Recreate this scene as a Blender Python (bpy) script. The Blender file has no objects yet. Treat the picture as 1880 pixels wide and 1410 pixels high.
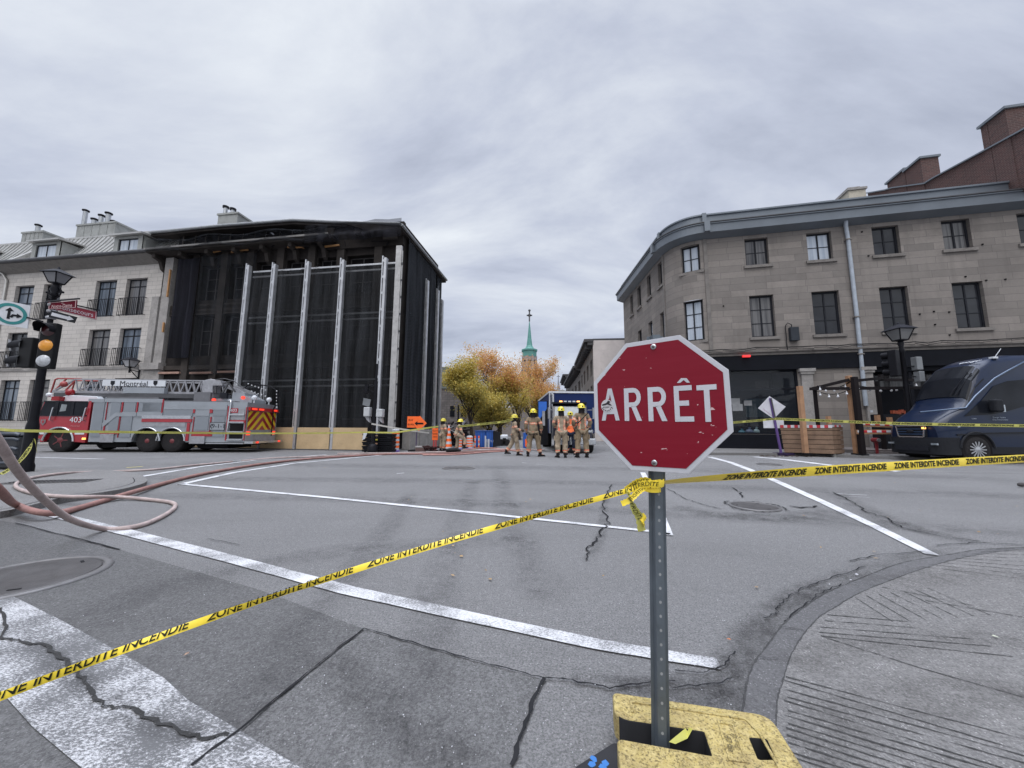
import bpy, bmesh, math, random
from mathutils import Vector, Matrix, noise as mnoise
random.seed(7)
R = math.radians
scn = bpy.context.scene
COL = scn.collection

F_PX, CX, CY = 665.0, 940.0, 705.0
PITCH, ROLL, CAM_H = R(7.03), R(0.34), 1.0
_F = Vector((0, math.cos(PITCH), math.sin(PITCH)))
_R0 = Vector((1, 0, 0)); _U0 = Vector((0, -math.sin(PITCH), math.cos(PITCH)))
_RT = _R0*math.cos(ROLL) + _U0*math.sin(ROLL)
_UP = _U0*math.cos(ROLL) - _R0*math.sin(ROLL)
camd = bpy.data.cameras.new('camera')
cam = bpy.data.objects.new('camera', camd); COL.objects.link(cam)
mw = Matrix((( _RT.x, _UP.x, -_F.x, 0), (_RT.y, _UP.y, -_F.y, 0), (_RT.z, _UP.z, -_F.z, CAM_H), (0, 0, 0, 1)))
cam.matrix_world = mw
camd.sensor_width = 36.0
camd.lens = 36.0*F_PX/1880.0
camd.clip_start = 0.05; camd.clip_end = 5000
scn.camera = cam

scn.view_settings.view_transform = 'Standard'
scn.view_settings.look = 'None'
scn.view_settings.exposure = 0.0
scn.view_settings.gamma = 1.0
SUN_EL, SUN_ROT = R(55), R(200)
w = bpy.data.worlds.new('World'); scn.world = w; w.use_nodes = True
nt = w.node_tree; N = nt.nodes; L = nt.links; N.clear()
out = N.new('ShaderNodeOutputWorld')
sky = N.new('ShaderNodeTexSky'); sky.sky_type = 'NISHITA'; sky.sun_disc = False
sky.sun_elevation = SUN_EL; sky.sun_rotation = SUN_ROT
bg1 = N.new('ShaderNodeBackground'); bg1.inputs[1].default_value = 0.1
L.new(sky.outputs[0], bg1.inputs[0])
tc = N.new('ShaderNodeTexCoord'); sp = N.new('ShaderNodeSeparateXYZ'); L.new(tc.outputs['Generated'], sp.inputs[0])
def wm(op, a, b=None, clamp=False):
 n = N.new('ShaderNodeMath'); n.operation = op; n.use_clamp = clamp
 for i, v in enumerate((a, b)):
  if v is None: continue
  if isinstance(v, (int, float)): n.inputs[i].default_value = v
  else: L.new(v, n.inputs[i])
 return n.outputs[0]
zc = wm('MAXIMUM', sp.outputs[2], 0.0); zd = wm('ADD', zc, 0.22)
cx_ = wm('DIVIDE', sp.outputs[0], zd); cy_ = wm('DIVIDE', sp.outputs[1], zd)
cb = N.new('ShaderNodeCombineXYZ'); L.new(cx_, cb.inputs[0]); L.new(cy_, cb.inputs[1])
mp = N.new('ShaderNodeMapping'); L.new(cb.outputs[0], mp.inputs[0])
mp.inputs['Rotation'].default_value = (0, 0, R(-38)); mp.inputs['Scale'].default_value = (0.62, 1.15, 1)
mp.inputs['Location'].default_value = (3.1, 1.4, 0.6)
n1 = N.new('ShaderNodeTexNoise'); n1.inputs['Scale'].default_value = 1.25; n1.inputs['Detail'].default_value = 8.0
n1.inputs['Roughness'].default_value = 0.58; n1.inputs['Distortion'].default_value = 0.35
L.new(mp.outputs[0], n1.inputs['Vector'])
n2 = N.new('ShaderNodeTexNoise'); n2.inputs['Scale'].default_value = 0.55; n2.inputs['Detail'].default_value = 3.0
L.new(mp.outputs[0], n2.inputs['Vector'])
mixn = wm('ADD', wm('MULTIPLY', n1.outputs[0], 0.6), wm('MULTIPLY', n2.outputs[0], 0.4))
cr = N.new('ShaderNodeValToRGB'); L.new(mixn, cr.inputs[0])
e = cr.color_ramp.elements
e[0].position = 0.36; e[0].color = (0.345, 0.385, 0.495, 1)
e[1].position = 0.585; e[1].color = (0.88, 0.925, 0.985, 1)
m_ = cr.color_ramp.elements.new(0.47); m_.color = (0.585, 0.632, 0.755, 1)
bg2 = N.new('ShaderNodeBackground'); L.new(cr.outputs[0], bg2.inputs[0])
mr = N.new('ShaderNodeMapRange'); mr.interpolation_type = 'SMOOTHSTEP'
mr.inputs['From Min'].default_value = 0.80; mr.inputs['From Max'].default_value = 0.92
mr.inputs['To Min'].default_value = 1.0; mr.inputs['To Max'].default_value = 7.0
L.new(sp.outputs[2], mr.inputs['Value']); L.new(mr.outputs[0], bg2.inputs[1])
mx = N.new('ShaderNodeMixShader'); mx.inputs[0].default_value = 0.93
L.new(bg1.outputs[0], mx.inputs[1]); L.new(bg2.outputs[0], mx.inputs[2]); L.new(mx.outputs[0], out.inputs[0])
sd = bpy.data.lights.new('sun', 'SUN'); sd.energy = 1.5; sd.angle = R(50); sd.color = (1.0, 0.97, 0.93)
so = bpy.data.objects.new('sun', sd); COL.objects.link(so)
so.rotation_euler = (R(35), 0, R(-20))

def ray(px, py):
 return _F*F_PX + _RT*(px-CX) + _UP*(CY-py)
def G(px, py, z=0.0):
 d = ray(px, py); t = (z-CAM_H)/d.z
 return Vector((d.x*t, d.y*t, z))
def atY(px, py, Y):
 d = ray(px, py); t = Y/d.y
 return Vector((d.x*t, Y, CAM_H+d.z*t))
def proj(P):
 v = Vector(P)-Vector((0, 0, CAM_H)); k = F_PX/v.dot(_F)
 return CX+v.dot(_RT)*k, CY-v.dot(_UP)*k
class Frame:
 """local frame: x along, y inward (away), z up"""
 def __init__(s, O, ang):
  s.O = Vector((O[0], O[1], 0)); s.a = ang
  s.u = Vector((math.cos(ang), math.sin(ang), 0)); s.n = Vector((-math.sin(ang), math.cos(ang), 0))
 def uz(s, px, py, d=0.0):
  r = ray(px, py); o = s.O+s.n*d; c = Vector((0, 0, CAM_H))
  t = (o-c).dot(s.n)/r.dot(s.n); P = c+r*t
  return (P-s.O).dot(s.u), P.z
 def ud(s, px, py, z=0.0):
  P = G(px, py, z)-s.O
  return P.dot(s.u), P.dot(s.n)
 def dz(s, px, py, u=0.0):
  """on the plane x = u (a face running inward)"""
  r = ray(px, py); o = s.O+s.u*u; c = Vector((0, 0, CAM_H))
  t = (o-c).dot(s.u)/r.dot(s.u); P = c+r*t
  return (P-s.O).dot(s.n), P.z
 def win(s, xl, xr, yt, yb, d=0.0):
  ym = (yt+yb)/2; xm = (xl+xr)/2
  return s.uz(xl, ym, d)[0], s.uz(xr, ym, d)[0], s.uz(xm, yb, d)[1], s.uz(xm, yt, d)[1]
 def W(s, u, d, z=0.0):
  return s.O+s.u*u+s.n*d+Vector((0, 0, z))

_MATS = {}
def _nt(name):
 m = bpy.data.materials.new(name); m.use_nodes = True; t = m.node_tree
 b = t.nodes['Principled BSDF']; return m, t, t.nodes, t.links, b
def nmath(N, L, op, a, b=None, clamp=False):
 n = N.new('ShaderNodeMath'); n.operation = op; n.use_clamp = clamp
 for i, v in enumerate((a, b)):
  if v is None: continue
  if isinstance(v, (int, float)): n.inputs[i].default_value = v
  else: L.new(v, n.inputs[i])
 return n.outputs[0]
def nmix(N, L, fac, a, b):
 n = N.new('ShaderNodeMix'); n.data_type = 'RGBA'
 for i, v in ((0, fac), (6, a), (7, b)):
  if isinstance(v, (int, float)): n.inputs[i].default_value = v
  elif isinstance(v, (tuple, list)): n.inputs[i].default_value = (v[0], v[1], v[2], 1)
  else: L.new(v, n.inputs[i])
 return n.outputs[2]
def nnoise(N, L, vec, scale, detail=4, rough=0.55, dist=0.0):
 n = N.new('ShaderNodeTexNoise'); n.inputs['Scale'].default_value = scale; n.inputs['Detail'].default_value = detail
 n.inputs['Roughness'].default_value = rough; n.inputs['Distortion'].default_value = dist
 if vec is not None: L.new(vec, n.inputs['Vector'])
 return n.outputs[0]
def nramp(N, L, v, p0, p1):
 n = N.new('ShaderNodeMapRange'); n.inputs['From Min'].default_value = p0; n.inputs['From Max'].default_value = p1
 L.new(v, n.inputs['Value']); return n.outputs[0]
def nbump(N, L, b, h, strength=0.3, dist=0.01):
 n = N.new('ShaderNodeBump'); n.inputs['Strength'].default_value = strength; n.inputs['Distance'].default_value = dist
 L.new(h, n.inputs['Height']); L.new(n.outputs[0], b.inputs['Normal'])
def M(name, col, rough=0.6, metal=0.0, var=0.12, scale=4.0, bump=0.0, dirt=0.0, coat=0.0, dirtcol=(0.05, 0.045, 0.04), emit=0.0, spec=0.5, fine=0.0):
 if name in _MATS: return _MATS[name]
 if max(col) < .06 and not coat and spec == .5: spec = .16
 m, t, N, L, b = _nt(name)
 tc = N.new('ShaderNodeTexCoord').outputs['Object']
 n = nnoise(N, L, tc, scale)
 f = nramp(N, L, n, 0.3, 0.7)
 c = nmix(N, L, f, tuple(x*(1-var) for x in col), tuple(min(1, x*(1+var)) for x in col))
 if fine > 0:
  f2 = nramp(N, L, nnoise(N, L, tc, scale*14, 2), 0.35, 0.65)
  c = nmix(N, L, nmath(N, L, 'MULTIPLY', f2, fine), c, tuple(x*0.45 for x in col))
 if dirt > 0:
  d = nramp(N, L, nnoise(N, L, tc, scale*1.7, 6, 0.7, 0.6), 0.48, 0.72)
  c = nmix(N, L, nmath(N, L, 'MULTIPLY', d, dirt), c, dirtcol)
 L.new(c, b.inputs['Base Color'])
 b.inputs['Roughness'].default_value = rough; b.inputs['Metallic'].default_value = metal
 b.inputs['Specular IOR Level'].default_value = spec
 if coat: b.inputs['Coat Weight'].default_value = coat; b.inputs['Coat Roughness'].default_value = 0.08
 if bump > 0: nbump(N, L, b, nnoise(N, L, tc, scale*8, 4), bump, 0.01)
 if emit > 0:
  b.inputs['Emission Color'].default_value = (*col, 1); b.inputs['Emission Strength'].default_value = emit
 _MATS[name] = m; return m
def brick_mat(name, c1, c2, mortar, bw, bh, ms=0.01, rough=0.85, squash=1.0, offs=0.5, stain=0.25, bump=0.4, stainscale=0.35, staincol=(0.05, 0.045, 0.04), streak=True):
 m, t, N, L, b = _nt(name)
 uv = N.new('ShaderNodeTexCoord').outputs['UV']
 ob = N.new('ShaderNodeTexCoord').outputs['Object']
 br = N.new('ShaderNodeTexBrick'); br.inputs['Scale'].default_value = 1.0
 br.inputs['Brick Width'].default_value = bw; br.inputs['Row Height'].default_value = bh
 br.inputs['Mortar Size'].default_value = ms; br.inputs['Mortar Smooth'].default_value = 0.3; br.inputs['Bias'].default_value = 0.0
 br.offset = offs; br.squash = squash; br.squash_frequency = 3
 br.inputs['Color1'].default_value = (*c1, 1); br.inputs['Color2'].default_value = (*c2, 1); br.inputs['Mortar'].default_value = (*mortar, 1)
 L.new(uv, br.inputs['Vector'])
 c = br.outputs['Color']
 f = nramp(N, L, nnoise(N, L, ob, 9.0, 6, 0.7), 0.25, 0.75)
 c = nmix(N, L, nmath(N, L, 'MULTIPLY', f, 0.30), c, tuple(x*0.5 for x in c1))
 s = nramp(N, L, nnoise(N, L, ob, stainscale, 7, 0.65, 0.8), 0.45, 0.75)
 c = nmix(N, L, nmath(N, L, 'MULTIPLY', s, stain), c, staincol)
 if streak:
  mp = N.new('ShaderNodeMapping'); mp.inputs['Scale'].default_value = (2.2, 2.2, 0.12); L.new(ob, mp.inputs[0])
  s2 = nramp(N, L, nnoise(N, L, mp.outputs[0], 1.0, 5, 0.6), 0.55, 0.8)
  c = nmix(N, L, nmath(N, L, 'MULTIPLY', s2, stain*0.9), c, staincol)
 L.new(c, b.inputs['Base Color']); b.inputs['Roughness'].default_value = rough
 h = nmath(N, L, 'SUBTRACT', nmath(N, L, 'MULTIPLY', f, 0.3), br.outputs['Fac'])
 nbump(N, L, b, h, bump, 0.012)
 return m
def glass_mat(name, col=(0.02, 0.025, 0.03), rough=0.04, var=0.5, curtain=None, cw=0.5):
 """dark window pane: mirror-like coat over what shows behind it"""
 m, t, N, L, b = _nt(name)
 tc = N.new('ShaderNodeTexCoord').outputs['Object']
 f = nramp(N, L, nnoise(N, L, tc, 1.3, 3), 0.35, 0.65)
 c = nmix(N, L, f, col, tuple(x*(1+var)+0.004 for x in col))
 if curtain:
  mp = N.new('ShaderNodeMapping'); mp.inputs['Scale'].default_value = (7, 7, 0.25); L.new(tc, mp.inputs[0])
  k = nramp(N, L, nnoise(N, L, mp.outputs[0], 1.0, 2), 0.35, 0.6)
  c = nmix(N, L, nmath(N, L, 'MULTIPLY', k, cw), c, curtain)
 L.new(c, b.inputs['Base Color']); b.inputs['Roughness'].default_value = 0.35
 b.inputs['Coat Weight'].default_value = .75; b.inputs['Coat Roughness'].default_value = rough; b.inputs['Coat IOR'].default_value = 1.5; b.inputs['Specular IOR Level'].default_value = .1
 nbump(N, L, b, nnoise(N, L, tc, 0.9, 1), 0.04, 0.05)
 return m

ORG = {}
class MB:
 def __init__(s, T=None):
  s.v = []; s.f = []; s.m = []; s.sm = []; s.uv = []; s.T = T; s.k = 0
 def _a(s, pts):
  i = len(s.v)
  for p in pts: s.v.append(tuple(s.T(p)) if s.T else tuple(p))
  return i
 def face(s, pts, uv=None, smooth=False):
  i = s._a(pts); s.f.append(tuple(range(i, i+len(pts)))); s.m.append(s.k); s.sm.append(smooth); s.uv.append(uv); return s
 def faces(s, pts, fs, smooth=False):
  i = s._a(pts)
  for f in fs: s.f.append(tuple(i+j for j in f)); s.m.append(s.k); s.sm.append(smooth); s.uv.append(None)
  return s
 def box(s, x0, x1, y0, y1, z0, z1):
  if x0 > x1: x0, x1 = x1, x0
  if y0 > y1: y0, y1 = y1, y0
  if z0 > z1: z0, z1 = z1, z0
  P = [(x0,y0,z0),(x1,y0,z0),(x1,y1,z0),(x0,y1,z0),(x0,y0,z1),(x1,y0,z1),(x1,y1,z1),(x0,y1,z1)]
  return s.faces(P, [(0,3,2,1),(4,5,6,7),(0,1,5,4),(1,2,6,5),(2,3,7,6),(3,0,4,7)])
 def obox(s, c, sx, sy, sz, rot=None):
  Mx = rot.to_matrix() if rot is not None and hasattr(rot, 'to_matrix') else (rot or Matrix.Identity(3))
  c = Vector(c); P = []
  for dz in (-.5, .5):
   for dx, dy in ((-.5,-.5),(.5,-.5),(.5,.5),(-.5,.5)): P.append(c+Mx @ Vector((dx*sx, dy*sy, dz*sz)))
  return s.faces(P, [(0,3,2,1),(4,5,6,7),(0,1,5,4),(1,2,6,5),(2,3,7,6),(3,0,4,7)])
 def bar(s, a, b, w, h=None, up=(0, 0, 1)):
  a = Vector(a); b = Vector(b); h = h or w; d = (b-a); ln = d.length
  if ln < 1e-6: return s
  d.normalize(); u = Vector(up)
  if abs(d.dot(u)) > 0.98: u = Vector((0, 1, 0))
  x = d.cross(u).normalized(); y = x.cross(d).normalized()
  P = []
  for q in (a, b):
   for i, j in ((-1,-1),(1,-1),(1,1),(-1,1)): P.append(q+x*i*w/2+y*j*h/2)
  return s.faces(P, [(0,3,2,1),(4,5,6,7),(0,1,5,4),(1,2,6,5),(2,3,7,6),(3,0,4,7)])
 def cyl(s, a, b, r0, r1=None, n=12, caps=True, smooth=True):
  r1 = r0 if r1 is None else r1
  return s.tube([a, b], [r0, r1], n, caps, smooth)
 def tube(s, pts, r, n=8, caps=True, smooth=True, flat=1.0):
  pts = [Vector(p) for p in pts]; rr = r if isinstance(r, (list, tuple)) else [r]*len(pts)
  d0 = (pts[1]-pts[0]).normalized(); u = Vector((0, 0, 1))
  if abs(d0.dot(u)) > 0.95: u = Vector((1, 0, 0))
  x = d0.cross(u).normalized(); V = []; F = []
  for i, p in enumerate(pts):
   if i == 0: d = pts[1]-pts[0]
   elif i == len(pts)-1: d = pts[-1]-pts[-2]
   else: d = (pts[i+1]-p).normalized()+(p-pts[i-1]).normalized()
   if d.length < 1e-9: d = d0
   d.normalize(); x = (x-d*x.dot(d)).normalized(); y = d.cross(x)
   for k in range(n):
    a = 2*math.pi*k/n; V.append(p+x*math.cos(a)*rr[i]+y*math.sin(a)*rr[i]*flat)
  for i in range(len(pts)-1):
   for k in range(n):
    k2 = (k+1) % n; F.append((i*n+k, i*n+k2, (i+1)*n+k2, (i+1)*n+k))
  s.faces(V, F, smooth)
  if caps:
   s.faces(V[:n], [tuple(reversed(range(n)))]); s.faces(V[-n:], [tuple(range(n))])
  return s
 def prism(s, poly, a, b, axis='y'):
  """extrude a 2-D outline; axis y: outline is (x,z); z: (x,y); x: (y,z)"""
  def P(p, t):
   return {'y': (p[0], t, p[1]), 'z': (p[0], p[1], t), 'x': (t, p[0], p[1])}[axis]
  n = len(poly); V = [P(p, a) for p in poly]+[P(p, b) for p in poly]
  F = [tuple(range(n)), tuple(reversed(range(n, 2*n)))]+[(i, n+i, n+(i+1) % n, (i+1) % n) for i in range(n)]
  return s.faces(V, F)
 def lathe(s, prof, c=(0, 0, 0), n=16, smooth=True, ax=None):
  V = []; F = []; c = Vector(c); Mx = ax if ax is not None else Matrix.Identity(3)
  for r, z in prof:
   for k in range(n):
    a = 2*math.pi*k/n; V.append(c+Mx @ Vector((r*math.cos(a), r*math.sin(a), z)))
  for i in range(len(prof)-1):
   for k in range(n): k2 = (k+1) % n; F.append((i*n+k, i*n+k2, (i+1)*n+k2, (i+1)*n+k))
  s.faces(V, F, smooth)
  if prof[0][0] > 1e-4: s.faces(V[:n], [tuple(reversed(range(n)))])
  if prof[-1][0] > 1e-4: s.faces(V[-n:], [tuple(range(n))])
  return s
 def sphere(s, c, r, n=12, m=8, sq=(1, 1, 1), z0=-1.0):
  prof = []
  c = Vector(c); V = []; F = []
  for i in range(m+1):
   ph = -math.pi/2+math.pi*i/m
   for k in range(n):
    a = 2*math.pi*k/n
    V.append(c+Vector((math.cos(ph)*math.cos(a)*r*sq[0], math.cos(ph)*math.sin(a)*r*sq[1], max(math.sin(ph), z0)*r*sq[2])))
  for i in range(m):
   for k in range(n): k2 = (k+1) % n; F.append((i*n+k, i*n+k2, (i+1)*n+k2, (i+1)*n+k))
  return s.faces(V, F, True)
 def build(s, name, mat, parent=None, bevel=0.0, boxuv=False, fixn=True, seg=2):
  me = bpy.data.meshes.new(name)
  me.from_pydata([tuple(v) for v in s.v], [], s.f)
  for q in (mat if isinstance(mat, (list, tuple)) else [mat]): me.materials.append(q)
  me.polygons.foreach_set('material_index', s.m); me.polygons.foreach_set('use_smooth', s.sm)
  if boxuv or any(u is not None for u in s.uv):
   ul = me.uv_layers.new(name='UVMap')
   for p, u in zip(me.polygons, s.uv):
    nx, ny, nz = (abs(q) for q in p.normal)
    for j, li in enumerate(p.loop_indices):
     if u is not None: ul.data[li].uv = u[j]; continue
     c = me.vertices[me.loops[li].vertex_index].co
     ul.data[li].uv = (c.x, c.y) if nz >= nx and nz >= ny else ((c.y, c.z) if nx > ny else (c.x, c.z))
  me.update()
  o = bpy.data.objects.new(name, me); COL.objects.link(o)
  if parent is not None: o.parent = parent
  if bevel > 0:
   bm = bmesh.new(); bm.from_mesh(me); bmesh.ops.remove_doubles(bm, verts=bm.verts, dist=1e-5)
   bm.to_mesh(me); bm.free()
   md = o.modifiers.new('b', 'BEVEL'); md.width = bevel; md.segments = seg; md.limit_method = 'ANGLE'; md.angle_limit = R(40)
   md.harden_normals = False
  return o
def tag(o, label=None, cat=None, group=None, kind=None):
 if label: o['label'] = label
 if cat: o['category'] = cat
 if group: o['group'] = group
 if kind: o['kind'] = kind
 return o
def thing(name, label, cat, loc=(0, 0, 0), rz=0.0, group=None):
 o = bpy.data.objects.new(name, None); COL.objects.link(o); o.empty_display_size = 0.2
 o.location = loc; o.rotation_euler = (0, 0, rz); return tag(o, label, cat, group)
def fthing(name, label, cat, fr, group=None):
 return thing(name, label, cat, tuple(fr.O), fr.a, group)
def copy_tree(o, parent=None):
 c = o.copy(); COL.objects.link(c); c.parent = parent
 for ch in [x for x in COL.objects if x.parent == o]: copy_tree(ch, c)
 return c
def text_mesh(txt, size=1.0, shear=0.0, spacing=1.0, align='CENTER', extrude=0.0, offset=0.0):
 cu = bpy.data.curves.new('t', 'FONT'); cu.body = txt; cu.size = size; cu.shear = shear; cu.space_character = spacing
 cu.align_x = align; cu.align_y = 'CENTER'; cu.resolution_u = 3; cu.offset = offset
 o = bpy.data.objects.new('t', cu); COL.objects.link(o)
 dg = bpy.context.evaluated_depsgraph_get(); me = bpy.data.meshes.new_from_object(o.evaluated_get(dg))
 V = [tuple(v.co) for v in me.vertices]; F = [tuple(p.vertices) for p in me.polygons]
 bpy.data.objects.remove(o); bpy.data.curves.remove(cu); bpy.data.meshes.remove(me)
 return V, F
def add_text(mb, txt, size, place, **kw):
 """place(x, y) -> 3-D point"""
 V, F = text_mesh(txt, size, **kw)
 mb.faces([place(v[0], v[1]) for v in V], F); return mb
def catenary(a, b, sag, n=16):
 a = Vector(a); b = Vector(b)
 return [a.lerp(b, i/n)-Vector((0, 0, sag*4*(i/n)*(1-i/n))) for i in range(n+1)]
def smooth_path(pts, n=8):
 pts = [Vector(p) for p in pts]; out = []
 for i in range(len(pts)-1):
  p0 = pts[max(i-1, 0)]; p1 = pts[i]; p2 = pts[i+1]; p3 = pts[min(i+2, len(pts)-1)]
  for k in range(n):
   t = k/n; out.append(0.5*((2*p1)+(p2-p0)*t+(2*p0-5*p1+4*p2-p3)*t*t+(3*p1-p0-3*p2+p3)*t**3))
 out.append(pts[-1]); return out
# ================================================================ GROUND
def asphalt_mat(name, base, spk=0.6, patch=0.32, tint=(1.0, .985, .985)):
 m, t, N, L, b = _nt(name)
 tc = N.new('ShaderNodeTexCoord').outputs['Object']
 f1 = nramp(N, L, nnoise(N, L, tc, 105, 4, 0.85), 0.42, 0.58)
 f2 = nramp(N, L, nnoise(N, L, tc, 0.55, 5, 0.6, 0.5), 0.3, 0.7)
 f3 = nramp(N, L, nnoise(N, L, tc, 60, 5, 0.8), 0.40, 0.60)
 c0 = tuple(base*x for x in tint)
 c = nmix(N, L, f2, tuple(x*(1-patch) for x in c0), tuple(x*(1+patch*0.7) for x in c0))
 c = nmix(N, L, nmath(N, L, 'MULTIPLY', f3, 0.6), c, tuple(x*0.42 for x in c0))
 c = nmix(N, L, nmath(N, L, 'MULTIPLY', f1, spk), c, tuple(min(1, x*2.3) for x in c0))
 f5 = nramp(N, L, nnoise(N, L, tc, 22, 6, 0.8), 0.40, 0.60)
 c = nmix(N, L, nmath(N, L, 'MULTIPLY', f5, 0.30), c, tuple(x*0.5 for x in c0))
 v = N.new('ShaderNodeTexVoronoi'); v.inputs['Scale'].default_value = 75; L.new(tc, v.inputs['Vector'])
 s = nmath(N, L, 'LESS_THAN', v.outputs['Distance'], 0.20)
 sv = nmath(N, L, 'GREATER_THAN', nnoise(N, L, tc, 30, 0), 0.55)
 c = nmix(N, L, nmath(N, L, 'MULTIPLY', nmath(N, L, 'MULTIPLY', s, sv), 0.55), c, tuple(min(1, x*3.0) for x in c0))
 st = N.new('ShaderNodeMapping'); st.inputs['Scale'].default_value = (0.25, 1.6, 1); st.inputs['Rotation'].default_value = (0, 0, R(12)); L.new(tc, st.inputs[0])
 f4 = nramp(N, L, nnoise(N, L, st.outputs[0], 1.0, 5, 0.6), 0.5, 0.75)
 c = nmix(N, L, nmath(N, L, 'MULTIPLY', f4, 0.22), c, tuple(x*0.55 for x in c0))
 L.new(c, b.inputs['Base Color']); b.inputs['Roughness'].default_value = 0.85; b.inputs['Specular IOR Level'].default_value = 0.35
 nbump(N, L, b, nmath(N, L, 'ADD', f1, f3), 0.5, 0.004)
 return m
def worn_mat(name, base, cover=0.5, scale=60, white=0.72):
 m, t, N, L, b = _nt(name)
 tc = N.new('ShaderNodeTexCoord').outputs['Object']
 st = N.new('ShaderNodeMapping'); st.inputs['Scale'].default_value = (.55, 1, 1); st.inputs['Rotation'].default_value = (0, 0, .5); L.new(tc, st.inputs[0])
 n = nmath(N, L, 'ADD', nmath(N, L, 'MULTIPLY', nnoise(N, L, st.outputs[0], scale, 5, 0.85), 0.62), nmath(N, L, 'MULTIPLY', nnoise(N, L, tc, 3.2, 5, .6), 0.38))
 p = 0.5+(0.5-cover)*0.22
 f = nramp(N, L, n, p-0.045, p+0.045); f = nmath(N, L, 'MINIMUM', nmath(N, L, 'MAXIMUM', f, 0.0), 1.0)
 c = nmix(N, L, f, (base, base, base*1.03), (white, white, white*1.02))
 L.new(c, b.inputs['Base Color']); b.inputs['Roughness'].default_value = 0.8
 nbump(N, L, b, n, 0.4, 0.004)
 return m
m_asph = asphalt_mat('asphalt', 0.145)
m_asph2 = asphalt_mat('asphalt_dark', 0.105, 0.5)
m_asph3 = asphalt_mat('asphalt_patch', 0.118, 0.55)
m_conc = asphalt_mat('concrete_walk', 0.175, 0.4, 0.22, (1.0, 0.97, 0.95))
m_conc2 = asphalt_mat('concrete_kerb', 0.125, 0.3, 0.2, (1.0, 0.98, 1.0))
m_crack = M('crack_dark', (0.02, 0.02, 0.022), 0.95, var=0.3)
m_line = worn_mat('paint_worn', 0.14, 0.55, 130, 0.55)
m_line2 = worn_mat('paint_fresh', 0.15, 0.72, 110, 0.56)
m_line3 = worn_mat('paint_very_worn', 0.10, 0.40, 120, 0.5)

def sheet(name, pts, z, mat, kind='structure', thick=0.0):
 mb = MB()
 P = [(p[0], p[1], z) for p in pts]
 area = sum(P[i][0]*P[(i+1) % len(P)][1]-P[(i+1) % len(P)][0]*P[i][1] for i in range(len(P)))
 if area < 0: P = P[::-1]
 mb.face(P)
 if thick > 0:
  n = len(P)
  for i in range(n):
   a, b = P[i], P[(i+1) % n]
   mb.face([(a[0], a[1], z-thick), (b[0], b[1], z-thick), b, a])
 o = mb.build(name, mat); tag(o, kind=kind)
 bm = bmesh.new(); bm.from_mesh(o.data); bmesh.ops.triangulate(bm, faces=[f for f in bm.faces if len(f.verts) > 4]); bm.to_mesh(o.data); bm.free()
 return o
gp = lambda *ps: [tuple(G(x, y))[:2] for x, y in ps]
mb = MB(); mb.face([(-1500, -300, -0.012), (1500, -300, -0.012), (1500, 2500, -0.012), (-1500, 2500, -0.012)])
tag(mb.build('ground', M('far_ground', (0.12, 0.12, 0.125), 0.9)), kind='structure')
mb = MB(); mb.face([(-70, -8, 0), (60, -8, 0), (60, 60, 0), (-70, 60, 0)])
tag(mb.build('road', m_asph), kind='structure')
sheet('road_dark_patch', gp((-260, 900), (20, 960), (220, 1010), (480, 1085), (668, 1156), (520, 1275), (330, 1425), (60, 1700), (-500, 1900), (-700, 1200)), 0.004, m_asph2)
sheet('road_patch', gp((672, 1157), (835, 1205), (1000, 1250), (965, 1340), (930, 1440), (880, 1700), (200, 1700), (345, 1422), (540, 1268)), 0.004, m_asph3)

def ribbon(mb, pts, wd, z, jag=0.0, sub=1, wvar=0.0, seed=0):
 rnd = random.Random(seed)
 P = [Vector((p[0], p[1], 0)) for p in pts]; Q = []
 for i in range(len(P)-1):
  for k in range(sub):
   q = P[i].lerp(P[i+1], k/sub)
   if jag and (i or k): d = (P[i+1]-P[i]).normalized(); q = q+Vector((-d.y, d.x, 0))*rnd.uniform(-jag, jag)
   Q.append(q)
 Q.append(P[-1]); Lf = []; Rt = []
 for i, q in enumerate(Q):
  d = (Q[min(i+1, len(Q)-1)]-Q[max(i-1, 0)]).normalized(); n = Vector((-d.y, d.x, 0))
  ww = wd if not isinstance(wd, (list, tuple)) else wd[0]+(wd[1]-wd[0])*i/(len(Q)-1)
  ww *= 1+rnd.uniform(-wvar, wvar)
  Lf.append(q+n*ww/2); Rt.append(q-n*ww/2)
 for i in range(len(Q)-1):
  mb.face([(Rt[i].x, Rt[i].y, z), (Rt[i+1].x, Rt[i+1].y, z), (Lf[i+1].x, Lf[i+1].y, z), (Lf[i].x, Lf[i].y, z)])
 return mb
def line_obj(name, pts, wd, mat, z=0.008, **kw):
 mb = MB(); ribbon(mb, gp(*pts), wd, z, **kw); return tag(mb.build(name, mat), kind='structure')
line_obj('crosswalk_line', [(92, 944), (235, 979), (440, 1032), (640, 1086), (900, 1143), (1100, 1186), (1320, 1222)], (0.125, 0.078), m_line, sub=6, wvar=0.05)
line_obj('box_junction_line', [(330, 889), (600, 914), (900, 945), (1190, 976), (1230, 982)], (0.10, 0.065), m_line2, sub=4, wvar=0.03)
line_obj('box_junction_edge', [(330, 890), (430, 868), (540, 851), (700, 836)], 0.13, m_line2)
line_obj('box_junction_edge', [(1180, 868), (1198, 905), (1227, 984)], (0.11, 0.09), m_line2)
line_obj('box_junction_side', [(250, 877), (370, 857), (480, 844), (600, 835)], 0.13, m_line2)
line_obj('lane_line', [(55, 840), (190, 843)], 0.12, m_line2)
line_obj('curved_lane_line', [(1302, 839), (1340, 849), (1372, 861), (1430, 886), (1510, 922), (1610, 969), (1712, 1020)], (0.2, 0.085), m_line2, sub=5, wvar=0.04)
line_obj('stop_line', [(1385, 839), (1440, 844), (1545, 857), (1650, 866)], (0.32, 0.28), m_line2)
mb = MB()
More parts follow.
